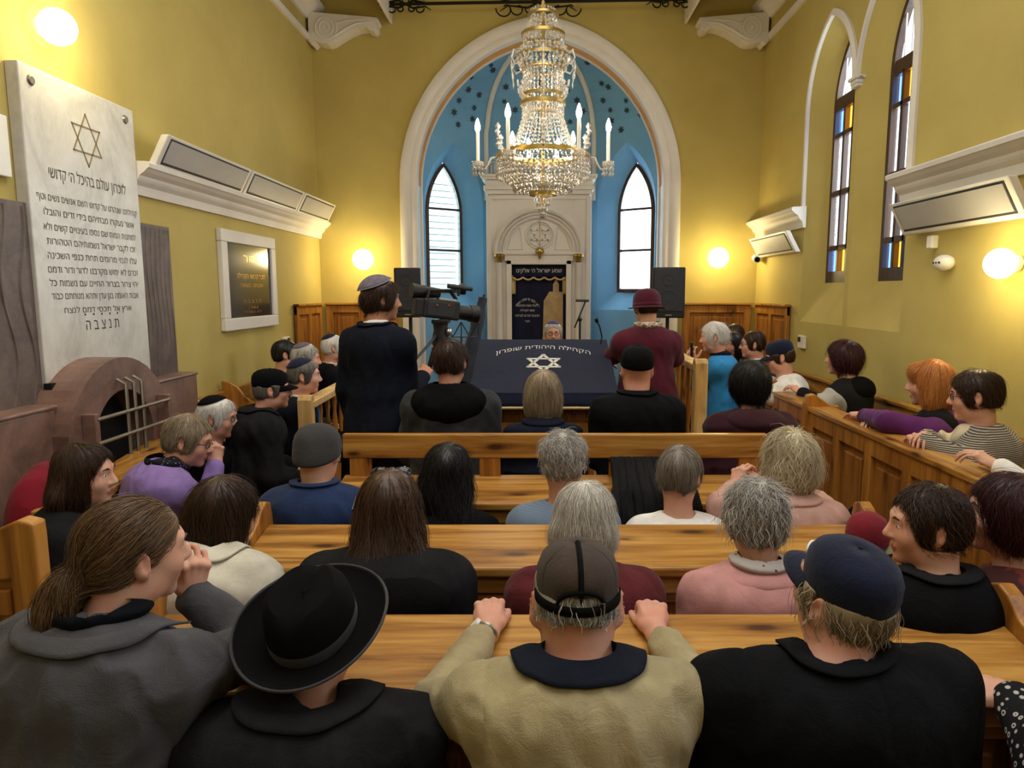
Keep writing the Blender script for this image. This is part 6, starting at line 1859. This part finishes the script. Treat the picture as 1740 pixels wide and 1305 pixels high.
person('P3', 'man in a mesh baseball cap and beige sweater gripping the pew ledge with both hands', (.081, 1.42, 1.100), 0, 1, -1, 0, sw=.238, b=1.10, lean=16, N=(0, -.075, -.108), ear=1.25, skin='pink', hs=1.02,
       hair='short', hcol='grey', hopt=dict(t=.012, lift=.006, low=.004, curl=.5), nstr=900, hat='baseball', hatmat='mesh_brown', hatopt=dict(hole=True, trim=CL['cap_black'], bill=CL['cap_black']), top='beige_knit', v=.0055, vb=.0048, face=False, neck=.072, armr=1.0, fold=.008, seams=True,
       arms=(((-.225, 1.46, .835), (-.128, 1.715, .895)), ((.375, 1.46, .835), (.300, 1.715, .890))),
       hands=(dict(D=(-.03, .93, .30), N=(.05, -.42, .90), curl=(52, 62, 40), v=.0036, spread=4, thumb=.25), dict(D=(.02, .93, .30), N=(-.05, -.42, .90), curl=(52, 62, 40), v=.0036, spread=4, thumb=.25)), sleeves=.78,
       overlays=[])
turned_collar('P3', 'polo_collar', CL['navy_collar'], .076, .134, .056, 135, .035)
person('P4', 'broad man in a navy baseball cap and black suit in the nearest row', (.640, 1.42, 1.112), 2, 26, 15, -4, sw=.270, b=1.18, lean=8, N=(-.036, -.06, -.122), ear=1.1, slope=.045, seams=True, fold=.006, skin='pink', hs=.99,
       hair='short', hcol='ash', hopt=dict(t=.012, curl=.7, lift=.012, low=-.045, nape=-.14), nstr=800, hat='baseball', hatmat='cap_navy', hatopt=dict(emblem=True), top='black_suit', v=.0052, vb=.005, neck=.068,
       overlays=[])
turned_collar('P4', 'collar', CL['black_suit'], .074, .112, .040, 140, .03)
person('P5', 'person in a black dotted blouse at the right edge, one hand on the ledge', (1.22, 1.36, 1.14), 8, 0, 0, 0, sw=.21, b=1.05, lean=8, female=True, hair='bob', hcol='brown', nstr=0, top='polka', v=.009, vb=.008,
       arms=(((1.01, 1.27, .79), (1.055, 1.47, .858)), None), hands=(dict(D=(-.85, .45, -.05), N=(-.1, -.4, .9), curl=(15, 20, 15), v=.0045), None))

# ---------------- second row from the photographer
person('P6', 'woman in a cream jacket with tied-up dark brown hair, head bowed to the right', (-.968, 2.1, 1.066), -10, -24, -14, 10, sw=.215, b=1.08, lean=16, N=(-.02, -.085, -.095), female=True, hair='bob', hcol='brown', hopt=dict(t=.020, lift=.006, len=.01, wig=.25), nstr=2000,
       top='cream_jacket', fold=.010, v=.0068, overlays=[])
turned_collar('P6', 'collar', CL['cream_jacket'], .078, .135, .045, 140, .03)
person('P7', 'woman with long brown hair and sunglasses pushed up, in a black coat', (-.457, 2.1, 1.085), 0, 6, -6, 0, sw=.235, b=1.12, lean=10, N=(0, -.07, -.125), female=True, hair='long', hcol='long', hopt=dict(t=.026, len=.25, lift=.007, step=.036, flare=.035, sway=-.03, wig=.2, out=.52), nstr=3200,
       top='black_wool', v=.0068, overlays=[('hood', 'hood_black', .026, (.03, -.10, -.10), (.18, .09, .10), {}), ('scarf', 'leopard', .014, (.135, -.09, -.135), (.045, .09, .055), {})])
person('P8', 'grey-haired woman in a dark red jumper before the man in the mesh cap', (.143, 2.12, 1.035), 0, -8, -22, 0, sw=.215, b=1.05, lean=12, N=(0, -.07, -.13), female=True, hair='bob', hcol='silver', hopt=dict(t=.030, lift=.006, len=-.03, wig=.2), nstr=3600, top='dark_red', v=.0075)
person('P9', 'woman with layered short grey hair in a pink sweater and silver scarf', (.676, 2.12, 1.054), 0, 4, -4, 0, sw=.215, b=1.05, lean=8, female=True, hair='curly', hcol='grey', hopt=dict(t=.012, lift=.016, wig=.45, step=.012, w=.0013, rough=.006, fr=30, nape=-.140), nstr=3000, top='pink_sweat', v=.007,
       overlays=[collar('silverscarf', .022, (.098, .092, .045), .035, name='scarf'), collar('pink_sweat', .014, (.14, .115, .04), -.022)])
person('P10', 'dark-haired person in black turned in profile to the left', (1.111, 1.95, 1.083), 12, 66, -4, 0, sw=.215, b=1.08, lean=8, N=(0, -.05, -.14), female=True, hair='curly', hcol='brown', hopt=dict(t=.014, lift=.009, wig=.25, step=.016, nape=-.110, rough=.005), nstr=3600, top='black_knit', v=.007, vb=.005, fold=.003,
       overlays=[])
turned_collar('P10', 'collar', CL['black_wool'], .068, .112, .040, 140, .03)
person('P11', 'woman with dark burgundy hair and a red and gold patterned dress at the right edge', (1.36, 1.98, 1.105), 20, 46, 0, 0, sw=.205, b=1.05, lean=6, female=True, hair='big', hcol='burg', hopt=dict(t=.026, lift=.010, wig=.3), nstr=1800, top='paisley', v=.0078)
person('P12', 'dark-haired woman in black jacket and white blouse before the red coat', (-1.712, 2.6, 1.061), -76, -8, -4, 0, sw=.21, b=1.08, lean=6, N=(0, -.05, -.130), female=True, hair='long', hcol='brown', hopt=dict(t=.020, len=.02, lift=.004, step=.026, face=.11), nstr=3600, top='black_wool', v=.0075, vb=.005,
       overlays=[('blouse', 'white_cotton', .010, (0, .115, -.10), (.045, .07, .12), {})])

# ---------------- third row
person('P13', 'man in a grey knitted cap and navy sweater', (-.908, 2.85, 1.082), 0, -2, -10, 0, sw=.205, b=1.05, lean=10, N=(0, -.05, -.135), skin='old', hair='short', hcol='white', hopt=dict(t=.010, low=-.02), nstr=300, hat='beanie', hatmat='beanie_grey', top='navy_sweat', v=.0075, face=False,
       overlays=[])
turned_collar('P13', 'collar', CL['navy_sweat'], .070, .100, .045, 150, .02)
person('P14', 'woman with long wavy black hair in a black top', (-.378, 2.85, 1.0), 0, -4, -6, 4, sw=.195, b=1.0, lean=10, female=True, hair='long', hcol='black', hopt=dict(t=.030, len=.13, lift=.010, wig=.5, sway=.06, step=.026), nstr=3600, top='black_knit', v=.0078, face=False)
person('P15', 'woman with curly cropped grey hair in a blue-grey ribbed sweater', (.1, 2.8, 1.070), 0, 0, 0, 0, sw=.205, b=1.0, lean=4, N=(0, -.035, -.185), skin='pink', female=True, hair='curly', hcol='grey', hopt=dict(t=.018, curl=1.0, lift=.008, rough=.006, fr=60, w=.0011, step=.007), nstr=4200, top='blue_rib', v=.0072, fold=.002, face=False)
person('P16', 'woman with thin short grey-brown hair in a white blouse, head turned right', (.585, 2.85, 1.0), -4, -24, 2, 4, sw=.20, b=1.0, lean=6, N=(0, -.04, -.18), female=True, hair='short', hcol='greybrown', hopt=dict(t=.015, lift=.006), nstr=1500, top='white_cotton', v=.0072, fold=.004)
person('P17', 'woman with blond-white wavy hair in a pink cardigan raising her hands', (.997, 2.75, 1.078), 4, 10, -4, 0, sw=.205, b=1.05, lean=6, female=True, hair='bob', hcol='blond', hopt=dict(t=.028, lift=.014, wig=.7, len=-.012, step=.016, rough=.008, fr=28), nstr=3600, top='pink_cardigan', v=.0072, fold=.006,
       arms=(((.76, 2.86, .86), (.855, 3.0, .905)), ((1.19, 2.90, .85), (1.0, 3.02, .915))), hands=(dict(D=(.35, .3, .8), N=(-.7, -.5, .1), curl=(40, 45, 30), v=.0042, thumb=.7), dict(D=(-.8, -.1, .25), N=(-.3, -.6, .6), curl=(35, 40, 25), v=.0042)), sleeves=.9,
       overlays=[collar('pink_cardigan', .012, (.115, .10, .035), .01)])

# ---------------- along the left wall
person('P18', 'woman in a lilac sweater, dark scarf and glasses, fist held to her mouth', (-1.643, 3.25, 1.053), -48, -30, -16, 0, sw=.21, b=1.06, lean=24, N=(0, -.10, -.115), skin='pink', female=True, hair='curly', hcol='ash', hopt=dict(t=.020, lift=.007, wig=.15, step=.016), nstr=1800, top='lilac_sweat', v=.0075, vb=.005, fold=.008, glass=GL_DARK,
       arms=(None, ((-1.56, 3.20, .74), (-1.545, 3.31, .935))), hands=(None, dict(D=(.0, .1, 1), N=(.7, -.6, .1), curl=(60, 75, 50), v=.0045)),
       overlays=[collar('floral', .020, (.105, .12, .065), .02, .03, name='scarf')])
person('P19', 'white-haired old man with a black skullcap and glasses in a black suit', (-1.844, 4.0, 1.029), -72, -12, -8, 0, sw=.20, b=1.0, lean=8, skin='pink', hair='short', hcol='white', hopt=dict(t=.018, lift=.008, wig=.3), nstr=1300, hat='kippah', hatmat='kippah_black', hatopt=dict(size=.088), top='black_suit', v=.0078, vb=.0055, glass=GL_DARK,
       overlays=[collar('shirt_white', .010, (.075, .075, .035), .025, name='shirt_collar')])
person('P20', 'big man in a black peaked cap and heavy black coat on the left side', (-1.601, 4.2, 1.163), -62, -6, -2, 0, fz=.0, sw=.245, b=1.3, lean=12, N=(0, -.07, -.14), fold=.009, skin='pink', hair='short', hcol='darkgrey', hopt=dict(t=.006, low=-.06), nstr=300, hat='baseball', hatmat='cap_black', hatopt={}, top='black_wool', v=.0085, vb=.0055, seat=.5,
       overlays=[])
turned_collar('P20', 'collar', CL['black_wool'], .080, .140, .050, 140, .03)
person('P21', 'man with a navy skullcap, dark suit and white shirt beside the railing', (-1.586, 4.75, 1.180), -66, -8, -4, 0, fz=.15, sw=.205, b=1.02, lean=4, skin='pink', hair='short', hcol='darkgrey', hopt=dict(t=.014), nstr=800, hat='kippah', hatmat='kippah_navy', hatopt=dict(size=.10), top='navy_suit', v=.0085, vb=.0055,
       overlays=[collar('shirt_white', .010, (.075, .085, .05), .02, .03, name='shirt_collar'), ('tie', 'tie_blue', .014, (0, .115, -.11), (.022, .06, .10), {})])
person('P22', 'grey-haired man with a skullcap partly hidden behind the man in the navy skullcap', (-1.80, 5.45, 1.23), -70, -6, -6, 0, fz=.15, sw=.20, skin='pink', hair='short', hcol='grey', hopt=dict(t=.018, wig=.3), nstr=600, hat='kippah', hatmat='kippah_lilac', hatopt=dict(size=.075), top='suit_grey', v=.011, vb=.0065, seat=.42)
person('P22b', 'dark-haired person by the left wall behind the grey-haired man', (-2.06, 5.75, 1.24), -70, 0, 0, 0, fz=.15, sw=.20, hair='short', hcol='black', nstr=400, top='black_wool', v=.011, vb=.0075, seat=.42)
person('P23', 'white-haired man with a dark skullcap in black, farthest along the left wall', (-1.83, 6.3, 1.25), -75, 5, 0, 0, fz=.15, sw=.20, skin='pink', hair='short', hcol='white', hopt=dict(t=.015), nstr=600, hat='kippah', hatmat='kippah_navy', hatopt=dict(size=.075), top='black_suit', v=.011, vb=.0065, seat=.42,
       overlays=[collar('shirt_white', .010, (.075, .08, .04), .02, .02, name='shirt_collar')])

# ---------------- on the platform
person('P24', 'standing cameraman in a dark suit and grey skullcap, one arm reaching to the tripod', (-.885, 4.0, 1.700), -28, -36, -4, 0, fz=.15, stand=True, sw=.225, b=1.1, lean=-2, skin='tan', hair='curly', hcol='brown', hopt=dict(t=.026, lift=.012, wig=.3, step=.016, nape=-.165), nstr=3600, hat='kippah', hatmat='kippah_lilac', hatopt=dict(size=.10, tilt=26, border=CL['border_silver'], lift=.006), top='navy_suit', v=.0072, vb=.0055, hem=.12,
       arms=(None, ((-.745, 4.05, 1.10), (-.70, 4.27, 1.245))), hands=(None, dict(D=(.1, .8, .35), N=(.45, -.3, .7), curl=(45, 60, 40), v=.0042)), sleeves=.95,
       overlays=[collar('shirt_white', .010, (.078, .08, .03), .03, .0, name='shirt_collar')])
turned_collar('P24', 'collar', CL['navy_suit'], .070, .108, .040, 140, .03)
person('P25', 'dark-haired man in a charcoal jacket with a black hood, left end of the front bench', (-.474, 3.8, 1.372), 0, -10, 2, 2, fz=.15, sw=.238, b=1.1, lean=6, skin='pink', hair='curly', hcol='brown', hopt=dict(t=.016, lift=.010, wig=.35, step=.012), nstr=2000, top='charcoal_jacket', v=.0078, fold=.009, face=False, seat=.45,
       overlays=[('hood', 'hood_black', .026, (0, -.07, -.035), (.20, .13, .135), dict(k=.03))])
person('P26', 'woman with an ash-blond bob in a quilted navy jacket, middle of the front bench', (.025, 3.75, 1.208), 0, 0, -2, 0, fz=.15, sw=.198, b=1.05, lean=6, female=True, hair='bob', hcol='ash', hopt=dict(t=.026, lift=.005, len=.012), nstr=3600, top='navy_puffer', v=.0078, puff=.010, fold=.002, face=False, seat=.40,
       overlays=[collar('navy_puffer', .016, (.12, .105, .055), .01), ('lining', 'satin_lining', .019, (0, -.06, .052), (.095, .05, .008), {})])
person('P27', 'man in a black cap and black jacket on the front bench', (.532, 3.8, 1.328), 0, 0, 9, 0, fz=.15, sw=.228, b=1.1, lean=3, N=(0, -.045, -.145), skin='pink', hs=1.05, hair='short', hcol='darkgrey', hopt=dict(t=.006, low=.03), nstr=0, hat='baseball', hatmat='cap_black', hatopt={}, top='black_suit', v=.008, face=False, neck=.064,
       overlays=[])
turned_collar('P27', 'collar', CL['black_suit'], .074, .112, .048, 140, .03)
person('P28', 'woman with thick black hair in a maroon padded jacket, right of the front bench', (1.165, 3.87, 1.245), 4, 4, -2, 0, fz=.15, sw=.235, b=1.12, lean=6, female=True, hair='big', hcol='black', hopt=dict(t=.036, lift=.010, wig=.4), nstr=1600, top='maroon_puffer', v=.008, puff=.009, fold=.003, face=False, seat=.42,
       overlays=[('hood', 'maroon_puffer', .024, (0, -.05, -.03), (.17, .12, .07), dict(k=.02))])
person('P29', 'elderly man with glasses and a purple skullcap sitting behind the reading table', (.144, 6.9, 1.342), 180, 0, -4, 0, fz=.15, sw=.20, skin='pink', hair='short', hcol='grey', hopt=dict(t=.012), nstr=500, hat='kippah', hatmat='kippah_purple', hatopt=dict(size=.08, tilt=4), top='black_suit', v=.010, vb=.0055, glass=GL_GOLD,
       overlays=[('shirt', 'shirt_white', .010, (0, .10, -.07), (.055, .07, .10), {}), ('tie', 'tie_blue', .015, (0, .115, -.11), (.02, .06, .08), {})])
person('P30', 'woman standing in a maroon hat, maroon cardigan and leopard scarf at the reading table', (.758, 5.0, 1.640), 6, 8, -6, 0, fz=.15, stand=True, sw=.222, b=1.12, lean=2, female=True, hair='short', hcol='brown', hopt=dict(t=.010), nstr=300, hat='cloche', hatmat='maroon_felt', hatopt=dict(band=CL['maroon_cardigan']), top='maroon_cardigan', v=.0085, hem=.22, lower='skirt', slope=.075,
       arms=(((.535, 5.03, 1.30), (.505, 5.18, 1.235)), ((.975, 5.03, 1.28), (.93, 5.20, 1.22))), hands=(dict(D=(.1, .9, -.1), N=(0, 0, 1), curl=(15, 20, 15)), None),
       overlays=[collar('leopard', .026, (.105, .105, .07), .04, name='scarf')])
person('P31', 'woman with short white hair in a bright blue sweater facing left', (1.416, 5.7, 1.380), 66, 10, -6, 0, fz=.15, sw=.195, b=1.05, lean=8, skin='pink', female=True, hair='curly', hcol='white', hopt=dict(t=.022, lift=.010, wig=.4), nstr=1200, top='blue_sweater', v=.009, vb=.006, seat=.45,
       arms=(((1.25, 5.62, 1.02), (1.205, 5.52, 1.20)), None), hands=(dict(D=(-.15, -.1, 1), N=(-.5, -.7, .1), curl=(40, 50, 30), v=.005), None), overlays=[collar('scarf_black', .014, (.10, .095, .04), .02, name='scarf')])
person('P32', 'dark-haired woman in black half hidden behind the woman in blue', (1.80, 6.55, 1.255), 125, 0, -4, 0, fz=.15, sw=.19, skin='tan', female=True, hair='bob', hcol='black', hopt=dict(t=.02), nstr=600, top='black_knit', v=.011, vb=.0065, seat=.42)
person('P33', 'man in glasses, a dark grey suit and white shirt facing left', (1.868, 6.15, 1.290), 72, 6, -4, 0, fz=.15, sw=.215, b=1.05, skin='pink', hair='short', hcol='brown', hopt=dict(t=.013), nstr=800, top='suit_grey', v=.009, vb=.0055, seat=.42, glass=GL_DARK,
       overlays=[collar('shirt_white', .010, (.078, .085, .05), .02, .02, name='shirt_collar')])
person('P33b', 'dark-haired person behind the man in the grey suit', (1.93, 7.0, 1.31), 110, 0, 0, 0, fz=.15, sw=.20, skin='tan', hair='short', hcol='brown', nstr=400, top='black_wool', v=.012, vb=.007, seat=.42)
person('P34', 'person in a navy cap and white jacket leaning forward on the right side', (1.817, 5.3, 1.258), 62, 14, -16, 0, fz=.0, sw=.195, b=1.05, lean=16, skin='fair', hair='short', hcol='brown', hopt=dict(t=.013), nstr=600, hat='baseball', hatmat='cap_navy', hatopt={}, top='white_cotton', v=.0085, vb=.0058, fold=.007, seat=.48,
       arms=(((1.72, 5.12, .98), (1.66, 5.22, 1.12)), ((1.9, 5.55, 1.0), (1.68, 5.32, 1.12))))
person('P35', 'woman with shaggy burgundy hair in a black padded vest with grey sleeves', (2.12, 4.9, 1.285), 46, 18, 0, 0, fz=.0, sw=.21, b=1.12, lean=6, female=True, hair='big', hcol='burg', hopt=dict(t=.032, lift=.014, wig=.4), nstr=1400, top='black_wool', v=.0082, vb=.0055, seat=.48, fold=.004,
       arms=(((1.93, 4.74, .98), (1.84, 4.88, 1.05)), None), overlays=[('hood', 'hood_black', .03, (0, -.08, -.04), (.15, .10, .09), dict(k=.02)), ('grey_sleeve', 'light_grey', .006, (0, 0, -.03), (.10, .11, .12), dict(rel='A0'))])
person('P36', 'woman with straight copper hair in a black vest and purple jacket', (2.04, 3.65, 1.272), 52, 6, -6, 0, sw=.20, b=1.08, lean=6, female=True, hair='bob', hcol='red', hopt=dict(t=.022, lift=.004, len=.03, fringe=1), nstr=3600, top='purple_satin', v=.0078, vb=.0052, seat=.48, fold=.007,
       arms=(((1.80, 3.58, 1.085), (1.80, 3.86, 1.068)), ((2.06, 3.98, .93), (1.86, 3.82, 1.02))), hands=(dict(D=(-.15, 1, -.05), N=(0, 0, 1), curl=(12, 15, 10)), None), sleeves=.9,
       overlays=[('vest', 'black_wool', .014, (-.09, .02, -.10), (.10, .15, .17), {}), ('vest', 'black_wool', .014, (.10, .02, -.10), (.09, .15, .17), {}), ('shirt', 'shirt_white', .012, (0, .13, -.13), (.03, .07, .15), {})])
person('P37', 'woman with short dark hair in a striped cardigan and cream scarf', (2.06, 3.30, 1.258), 50, 12, -8, 0, sw=.215, b=1.12, lean=8, skin='fair', female=True, hair='curly', hcol='brown', hopt=dict(t=.024, lift=.008, wig=.25, step=.015), nstr=2000, top='striped', v=.0078, vb=.0052, seat=.48, glass=GL_DARK,
       arms=(((1.93, 3.02, .98), (1.80, 3.24, 1.060)), ((2.12, 3.55, .92), (1.84, 3.30, 1.068))), hands=(dict(D=(-.1, .9, .0), N=(0, -.1, 1), curl=(30, 35, 25), v=.0048), dict(D=(-.6, -.6, .1), N=(0, 0, 1), curl=(30, 35, 25), v=.0048)),
       overlays=[('scarf', 'cream_scarf', .022, (-.03, .05, -.03), (.10, .13, .065), {}), ('scarf_end', 'cream_scarf', .020, (-.05, .13, -.22), (.050, .09, .20), dict(rot=(0, 0, 0)))])
person('P38', 'person with a white sleeve at the right edge before the partition', (2.16, 2.72, 1.24), 60, 0, 0, 0, sw=.20, hair='short', hcol='grey', nstr=0, top='white_cotton', v=.010, vb=.009, seat=.48, arms=(((1.93, 2.60, .99), (1.83, 2.74, 1.06)), None))

# wrist watch, sunglasses, hand-held microphone
w = PEOPLE['P3']; E, Wr = w['EW'][0]; d = (Wr - E) / np.linalg.norm(Wr - E); c = Wr - d * .022
a = np.cross(d, (0, 0, 1)); a /= np.linalg.norm(a); b_ = np.cross(a, d)
o = MB().tube([c + .0305 * (a * math.cos(t) + b_ * math.sin(t) * .95) for t in np.linspace(0, 2 * PI, 24, endpoint=False)], .0065, 8, closed=True).build('wristwatch', M_['metal'], w['root'], smooth=True, local=True)
MB().cyl(c + (b_ * .7 - a * .7) * .030, c + (b_ * .7 - a * .7) * .040, .016, 16).build('watch_face', M_['whiteplastic'], o, smooth=True, local=True)
w = PEOPLE['P7']; C, R = w['C'], w['R']; P = lambda x, y, z: C + R @ (np.array((x, y, z - .026)) * .95)
m = MB()
for sx in (-1, 1):
    m.tube([P(sx * .025, .050, .142), P(sx * .070, .030, .125), P(sx * .100, -.03, .075), P(sx * .104, -.085, .045)], .003, 6)
    m.ball(P(sx * .036, .060, .138), (.030, .010, .022), 12, 8, R @ rotm(0, -35, 0))
m.build('sunglasses', M_['lens'], w['root'], smooth=True, local=True)
hm = thing('handheld_device', 'small black device held up in the hand of the woman in blue', 'device', (1.20, 5.5, 1.28))
MB().obox((1.195, 5.49, 1.30), (.010, .022, .065), rotm(-20, 12, 0)).build('casing', M_['black'], hm, bevel=.004)

# coats left on the pews
rc = thing('coat', 'red coat left on the wall pew behind the woman with long dark hair', 'coat', (-2.08, 2.86, .46))
F_ = Fld()
for c, r in (((-2.08, 2.86, .80), (.11, .16, .20)), ((-2.09, 2.92, .92), (.09, .12, .10)), ((-2.06, 2.78, .62), (.14, .20, .15)), ((-2.12, 2.98, .97), (.06, .07, .05))): F_.add(Ell(c, r), .06)
F_.eval(.009); F_.displace(lambda P: .012 * np.abs(waves(P, 22, 5, 2, (1, 1, .3)))); V, Q = F_.mesh(2)
np_mesh('fabric', V, Q, cloth('red_wool', '#7d1426', bump=.3), rc)
bc = thing('coat', 'black coat hanging from the front bench rail over the ledge', 'coat', (.46, 3.2, .9))
dp = [(3.345, .70), (3.335, .94), (3.30, .955), (3.25, .93), (3.15, .905), (3.05, .885), (2.985, .865), (2.955, .83), (2.945, .76), (2.94, .64), (2.935, .52), (2.94, .40), (2.945, .36)]
dv_ = []; NX = 40
for k, (y, z) in enumerate(dp):
    for i in range(NX + 1):
        u = i / NX; t = k / (len(dp) - 1)
        x = .325 + (.335 + .05 * t) * u + .012 * math.sin(7 * t + 3 * u)
        f = .016 * math.sin(u * 23 + 1.5 * math.sin(5 * t)) * (.35 + t) + .008 * math.sin(u * 51 + 9 * t)
        up = .7 if 2 < k < 7 else 0
        dv_.append((x, y - abs(f) * (1 - up) - .012, z + abs(f) * up + .012 * up + (.02 * math.sin(9 * u) if k > 10 else 0)))
fs = [(k * (NX + 1) + i, k * (NX + 1) + i + 1, (k + 1) * (NX + 1) + i + 1, (k + 1) * (NX + 1) + i) for k in range(len(dp) - 1) for i in range(NX)]
o = MB().add(dv_, fs).build('fabric', CL['black_wool'], bc, smooth=True)
mo = o.modifiers.new('thickness', 'SOLIDIFY'); mo.thickness = .02; mo.offset = 1
